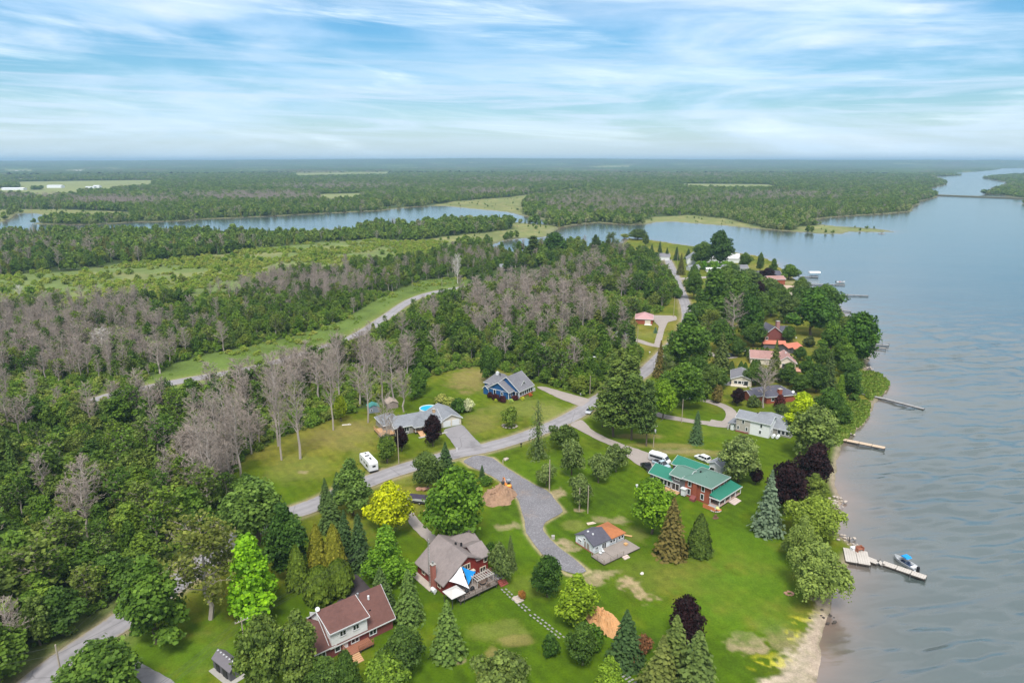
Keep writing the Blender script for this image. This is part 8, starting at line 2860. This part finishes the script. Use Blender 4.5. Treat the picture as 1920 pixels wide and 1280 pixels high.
def wire_run(label, a, b, offs, sag=.6, r=.018):
    root = empty('power_line', ((a[0] + b[0]) / 2, (a[1] + b[1]) / 2, 0), 0, label, 'power line')
    ox, oy = root.location.x, root.location.y
    A, B = Vector(a), Vector(b)
    d = (B - A)
    n = Vector((-d.y, d.x, 0)).normalized()
    for o in offs:
        mb = MB()
        k = 10
        pv = None
        for i in range(k + 1):
            t = i / k
            p = A.lerp(B, t) + n * o[0] + Vector((-ox, -oy, o[1] - sag * 4 * t * (1 - t)))
            if pv is not None:
                mb.tube(pv, p, r, r, 3)
            pv = p
        mb.build('wire', WIRE, root)


PT = lambda k, dz=-.3: (POLES[k][0], POLES[k][1], POLES[k][2] + dz)
gx, gy = G(-120, 1330)
wire_run('power line leaving the near pole towards the left edge', PT('a'), (gx, gy, 8.0), [(0, 0), (.1, -1.3)], .5)
wire_run('power line from the near pole along the wood edge', PT('a'), PT('c'), [(0, 0), (.1, -1.2)], .9)
gx, gy = G(270, 1400)
wire_run('bundle of wires from the crossarm pole to the bottom edge', PT('b', -.5), (gx, gy, 7.4), [(-.9, 0), (-.45, 0), (.45, 0), (.9, 0)], .7)
gx, gy = G(800, 1004)
wire_run('bundle of wires from the crossarm pole up past the golden cedars', PT('b', -.5), (*G(700, 1085), 7.6), [(-.9, 0), (-.45, 0), (.45, 0), (.9, 0)], .6)
wire_run('wires over the red house driveway', (*G(700, 1085), 7.6), (*G(835, 970), 7.4), [(-.5, 0), (0, 0), (.5, 0)], .5)
wire_run('single wire from the near poles to the cottage poles', PT('e'), PT('d'), [(0, 0)], .5)
wire_run('wire between the loop drive pole and the transformer pole', PT('g'), PT('h'), [(0, 0), (.3, -.4)], .4)


# ------------------------------------------------------------------ small things on the ground
def rocks(name, label, cat, px, n, spread, size, m, seed, ring_=False):
    root = empty(name, (*G(*px), 0), 0, label, cat)
    q = random.Random(seed)
    for i in range(n):
        a = i * 6.283 / n if ring_ else q.uniform(0, 6.28)
        d = spread if ring_ else spread * q.random() ** .5
        s = size * q.uniform(.6, 1.25)
        MB().blob((d * math.cos(a), d * math.sin(a) * .8, s * .35), (s, s * q.uniform(.7, 1), s * .6), seed * 31 + i, 1, .25).build('stone', m, root)
    return root


rocks('boulder', 'large reddish boulders under the round grey-green tree', 'rocks', (792, 916), 3, 1.5, .95, ROCKRED, 2)
rocks('stone_ring', 'ring of stones around the small tree by the road', 'stones', (956, 799), 12, 2.2, .42, STONE, 3, True)
rocks('stone_pair', 'pale boulder beside the gravel drive entrance', 'rocks', (947, 862), 2, .5, .6, STONE, 4)
rocks('fire_ring', 'small reddish ring of stones on the willow lawn', 'stones', (1480, 1113), 9, .7, .32, ROCKRED, 5, True)
rocks('shore_rocks', 'pale rocks along the grassy point by the dock', 'rocks', (1600, 1024), 9, 1.4, .3, STONE, 6)
for i, (qx, qy, n) in enumerate(((1570, 937, 14), (1566, 946, 12), (1583, 1007, 9), (1548, 1078, 12), (1555, 1066, 10), (1628, 690, 14), (1622, 672, 12), (1590, 812, 8), (1574, 822, 8))):
    rocks('shore_rocks', ['rubble at the shore below the purple maple', 'second heap of rubble lower on that shore', 'stones at the grass tip left of the dock', 'rocks under the wide shore willow', 'rocks where the dock platform meets the shore', 'rubble shore right of the large dark shore tree', 'rubble shore below the large dark shore tree', 'stones beside the tan dock reeds', 'stones at the root of the tan dock'][i], 'rocks', (qx, qy), n, 2.4, .38, STONE, 20 + i)
rocks('flat_stone', 'broken flat stone in the grass of the lakeside lawn', 'rocks', (1206, 1075), 2, .5, .45, mat('pale_stone', (.6, .55, .5), .9, .15), 41)
rocks('drift_rocks', 'dark stones and driftwood lying in the shallows', 'rocks', (1545, 1155), 12, 3.0, .28, WOOD_DARK, 42)

# heaps
def heap(name, label, px, rx, ry, h, m, seed, ang=0, lumps=10):
    root = empty(name, (*G(*px), 0), R(ang), label, 'heap')
    n = 40
    mb = MB()
    vs_, idx = [], {}
    for i in range(n + 1):
        for j in range(n + 1):
            u, v = -1.15 + 2.3 * i / n, -1.15 + 2.3 * j / n
            e = u * u + v * v
            e = e * (.7 + .65 * float(fbm(u * 2 + seed * 3, v * 2 + 9, 1.1, 2)))
            z = h * max(0, 1 - e) ** 1.0 * (.45 + 1.1 * float(fbm(u * 3 + seed, v * 3, .9, 3))) + (float(vnoise(u * 12 + seed, v * 12, 1.0)) - .4) * .45 * max(0, 1.15 - e) - .12
            vs_.append((u * rx, v * ry, z))
    fs = [(i * (n + 1) + j, (i + 1) * (n + 1) + j, (i + 1) * (n + 1) + j + 1, i * (n + 1) + j + 1) for i in range(n) for j in range(n)]
    mb.add(vs_, fs)
    mb.build('mound', m, root)
    q = random.Random(seed)
    for i in range(lumps):
        a, d = q.uniform(0, 6.28), q.uniform(.3, 1.0)
        MB().blob((rx * d * math.cos(a), ry * d * math.sin(a), h * max(0, 1 - d * d) * .8 + .05), (.32, .28, .2), seed + i, 1, .3).build('clod', m, root)


heap('earth_heap', 'brown heap of dug earth beside the small excavator', (936, 930), 4.2, 5.4, 2.3, mat('dug_earth', (.29, .18, .115), 1, .5, 2.2, bump=.1), 3, -20, 30)
heap('straw_heap', 'orange-tan heap of straw or wood chips on the lower lawn', (1133, 1166), 2.7, 4.6, 1.6, mat('straw', (.50, .27, .12), 1, .3, 5), 9, 25, 4)

# stepping stones across the lawn, in two rows
st = empty('stepping_stone_path', (*G(950, 1110), 0), 0, 'double row of pale stepping stones crossing the lawn below the red house', 'path')
ox, oy = st.location.x, st.location.y
sm_ = MB().box(-.26, -.15, 0, .26, .15, .05).mesh('stone')
runs = PG([(944, 1104), (970, 1128), (998, 1152), (1024, 1172), (1060, 1200)])
tot = 0
pale = mat('pale_slab', (.27, .265, .245), .9, .15, 4)
for a, b in zip(runs[:-1], runs[1:]):
    d = b - a
    L_ = math.hypot(*d)
    d = d / L_
    for i in range(int(L_ / .95)):
        for s in (-.38, .38):
            p = a + d * (i * .95 + (.4 if s > 0 else 0)) + np.array([-d[1], d[0]]) * s
            mesh_obj('stone', sm_, pale, st, (p[0] - ox + rng.uniform(-.06, .06), p[1] - oy + rng.uniform(-.06, .06), .06), math.atan2(d[1], d[0]) + rng.uniform(-.2, .2))
st2 = empty('stepping_stone_path', (*G(1175, 1262), 0), 0, 'short continuation of stepping stones at the bottom edge', 'path')
ox, oy = st2.location.x, st2.location.y
a, b = PG([(1166, 1262), (1200, 1290)])
for i in range(6):
    for s in (-.38, .38):
        p = a + (b - a) * i / 6
        mesh_obj('stone', sm_, pale, st2, (p[0] - ox + s * .7, p[1] - oy + s * .5, .06), .6)
gs = empty('garden_steps', (*G(971, 1124), 0), R(heading((962, 1116), (980, 1132))), 'small flight of grey garden steps halfway along the stone path', 'steps')
for i in range(4):
    MB().box(-.9 + i * .45, -.8, 0, -.45 + i * .45, .8, .28 - i * .05).build('step', STONE, gs)
rbush = plant('Q', 979, 1122, 1108, 15, (.20, .10, .04), 'rust-coloured bush beside the garden steps', var=0)

# little uprights by the roads
def small_post(name, label, cat, px, h, m, top=None, w_=.1):
    root = empty(name, (*G(*px), 0), 0, label, cat)
    MB().box(-w_, -w_, 0, w_, w_, h).build('post', m, root)
    if top:
        MB().box(-.28, -.18, h + .002, .28, .18, h + .35).build('box', top, root)


small_post('mailbox', 'black mailbox post at the roadside left of the larch', 'mailbox', (977, 838), .9, BLACK, BLACK, .12)
small_post('marker_post', 'white marker post at the bungalow drive corner', 'post', (857, 846), 1.2, WHITE)
small_post('marker_post', 'pale post beside the boulder at the gravel drive entrance', 'post', (943, 870), 1.3, POLEWOOD)
small_post('sign', 'white sign board on the grass by the blue house drive', 'sign', (1089, 741), .4, WHITE, WHITE)
small_post('mailbox', 'white mailbox on the verge at the crossroads', 'mailbox', (1218, 664), .8, POLEWOOD, WHITE)
small_post('garden_light', 'white globe light on the lawn left of the lime-topped tree', 'light', (1194, 913), .4, WHITE, WHITE)
small_post('utility_box', 'grey utility box in the grass beside the gravel drive', 'box', (1037, 1009), .7, PLINTH, None, .35)
small_post('marker_post', 'small white post on the lawn by the open point', 'post', (1373, 488), 3.0, WHITE, None, .2)
ib = empty('log', (*G(650, 797), 0), R(12), 'pale fallen log lying at the edge of the bare wood', 'log')
MB().tube((-1.4, 0, .18), (1.4, 0, .15), .2, .15, 8).build('trunk', PALEBARK, ib)
MB().tube((.4, 0, .2), (.9, .5, .5), .06, .03, 5).build('branch', PALEBARK, ib)
tt_ = empty('picnic_table', (*G(802, 960), 0), R(60), 'tan wooden table on the lawn beside the big bright tree', 'table')
tw_ = mat('honey_wood', (.46, .26, .13), .8, .2)
MB().box(-.9, -.4, .72, .9, .4, .78).build('table_top', tw_, tt_)
for s in (-1, 1):
    MB().box(s * .6 - .05, -.5, 0, s * .6 + .05, .5, .718).build('leg', tw_, tt_)
    MB().box(-.9, s * .75 - .14, .42, .9, s * .75 + .14, .47).build('bench', tw_, tt_)
bs = empty('tarpaulin', (*G(1419, 619), 0), 0, 'bright blue tarpaulin-covered load beside the maroon house', 'tarpaulin')
MB().blob((0, 0, .9), (2.0, 1.4, 1.1), 7, 2, .12).build('cover', mat('blue_tarp', (.02, .12, .60), .5, .1), bs)
MB().box(-1.8, -1.2, 0, 1.8, 1.2, .5).build('pallet', WOOD_DARK, bs)
ra = empty('raft', (*G(1653, 438), -0.3), 0, 'tiny dark raft floating off the marsh spit', 'raft')
MB().box(-3, -1.6, 0, 3, 1.6, .5).build('deck', GREYDECK, ra)
MB().box(-.8, -.6, .502, .8, .6, 1.1).build('box', DARK, ra)
bl = empty('rope_swing', (*G(1297, 1215), 0), 0, 'pale blue tub on the ground behind the bottom spruces', 'tub')
bl.name = 'tub'
MB().tube((0, 0, 0), (0, 0, .9), .7, .8, 12).build('shell', mat('pale_blue_plastic', (.35, .58, .70), .5, .05), bl)
MB().tube((0, 0, .9), (0, 0, 1.0), .86, .86, 12).build('rim', WHITE, bl)

# ------------------------------------------------------------------ the air
hz = MB().box(-32000, -500, -9, 32000, 30500, 158)
hm = bpy.data.materials.new('haze')
hm.use_nodes = True
hm.node_tree.nodes.clear()
pv_ = hm.node_tree.nodes.new('ShaderNodeVolumePrincipled')
pv_.inputs['Color'].default_value = (0.46, 0.70, 0.90, 1)
pv_.inputs['Density'].default_value = HAZE_DENSITY
pv_.inputs['Anisotropy'].default_value = 0.2
ho = hm.node_tree.nodes.new('ShaderNodeOutputMaterial')
hm.node_tree.links.new(pv_.outputs[0], ho.inputs['Volume'])
tag(hz.build('haze', hm), kind='stuff')
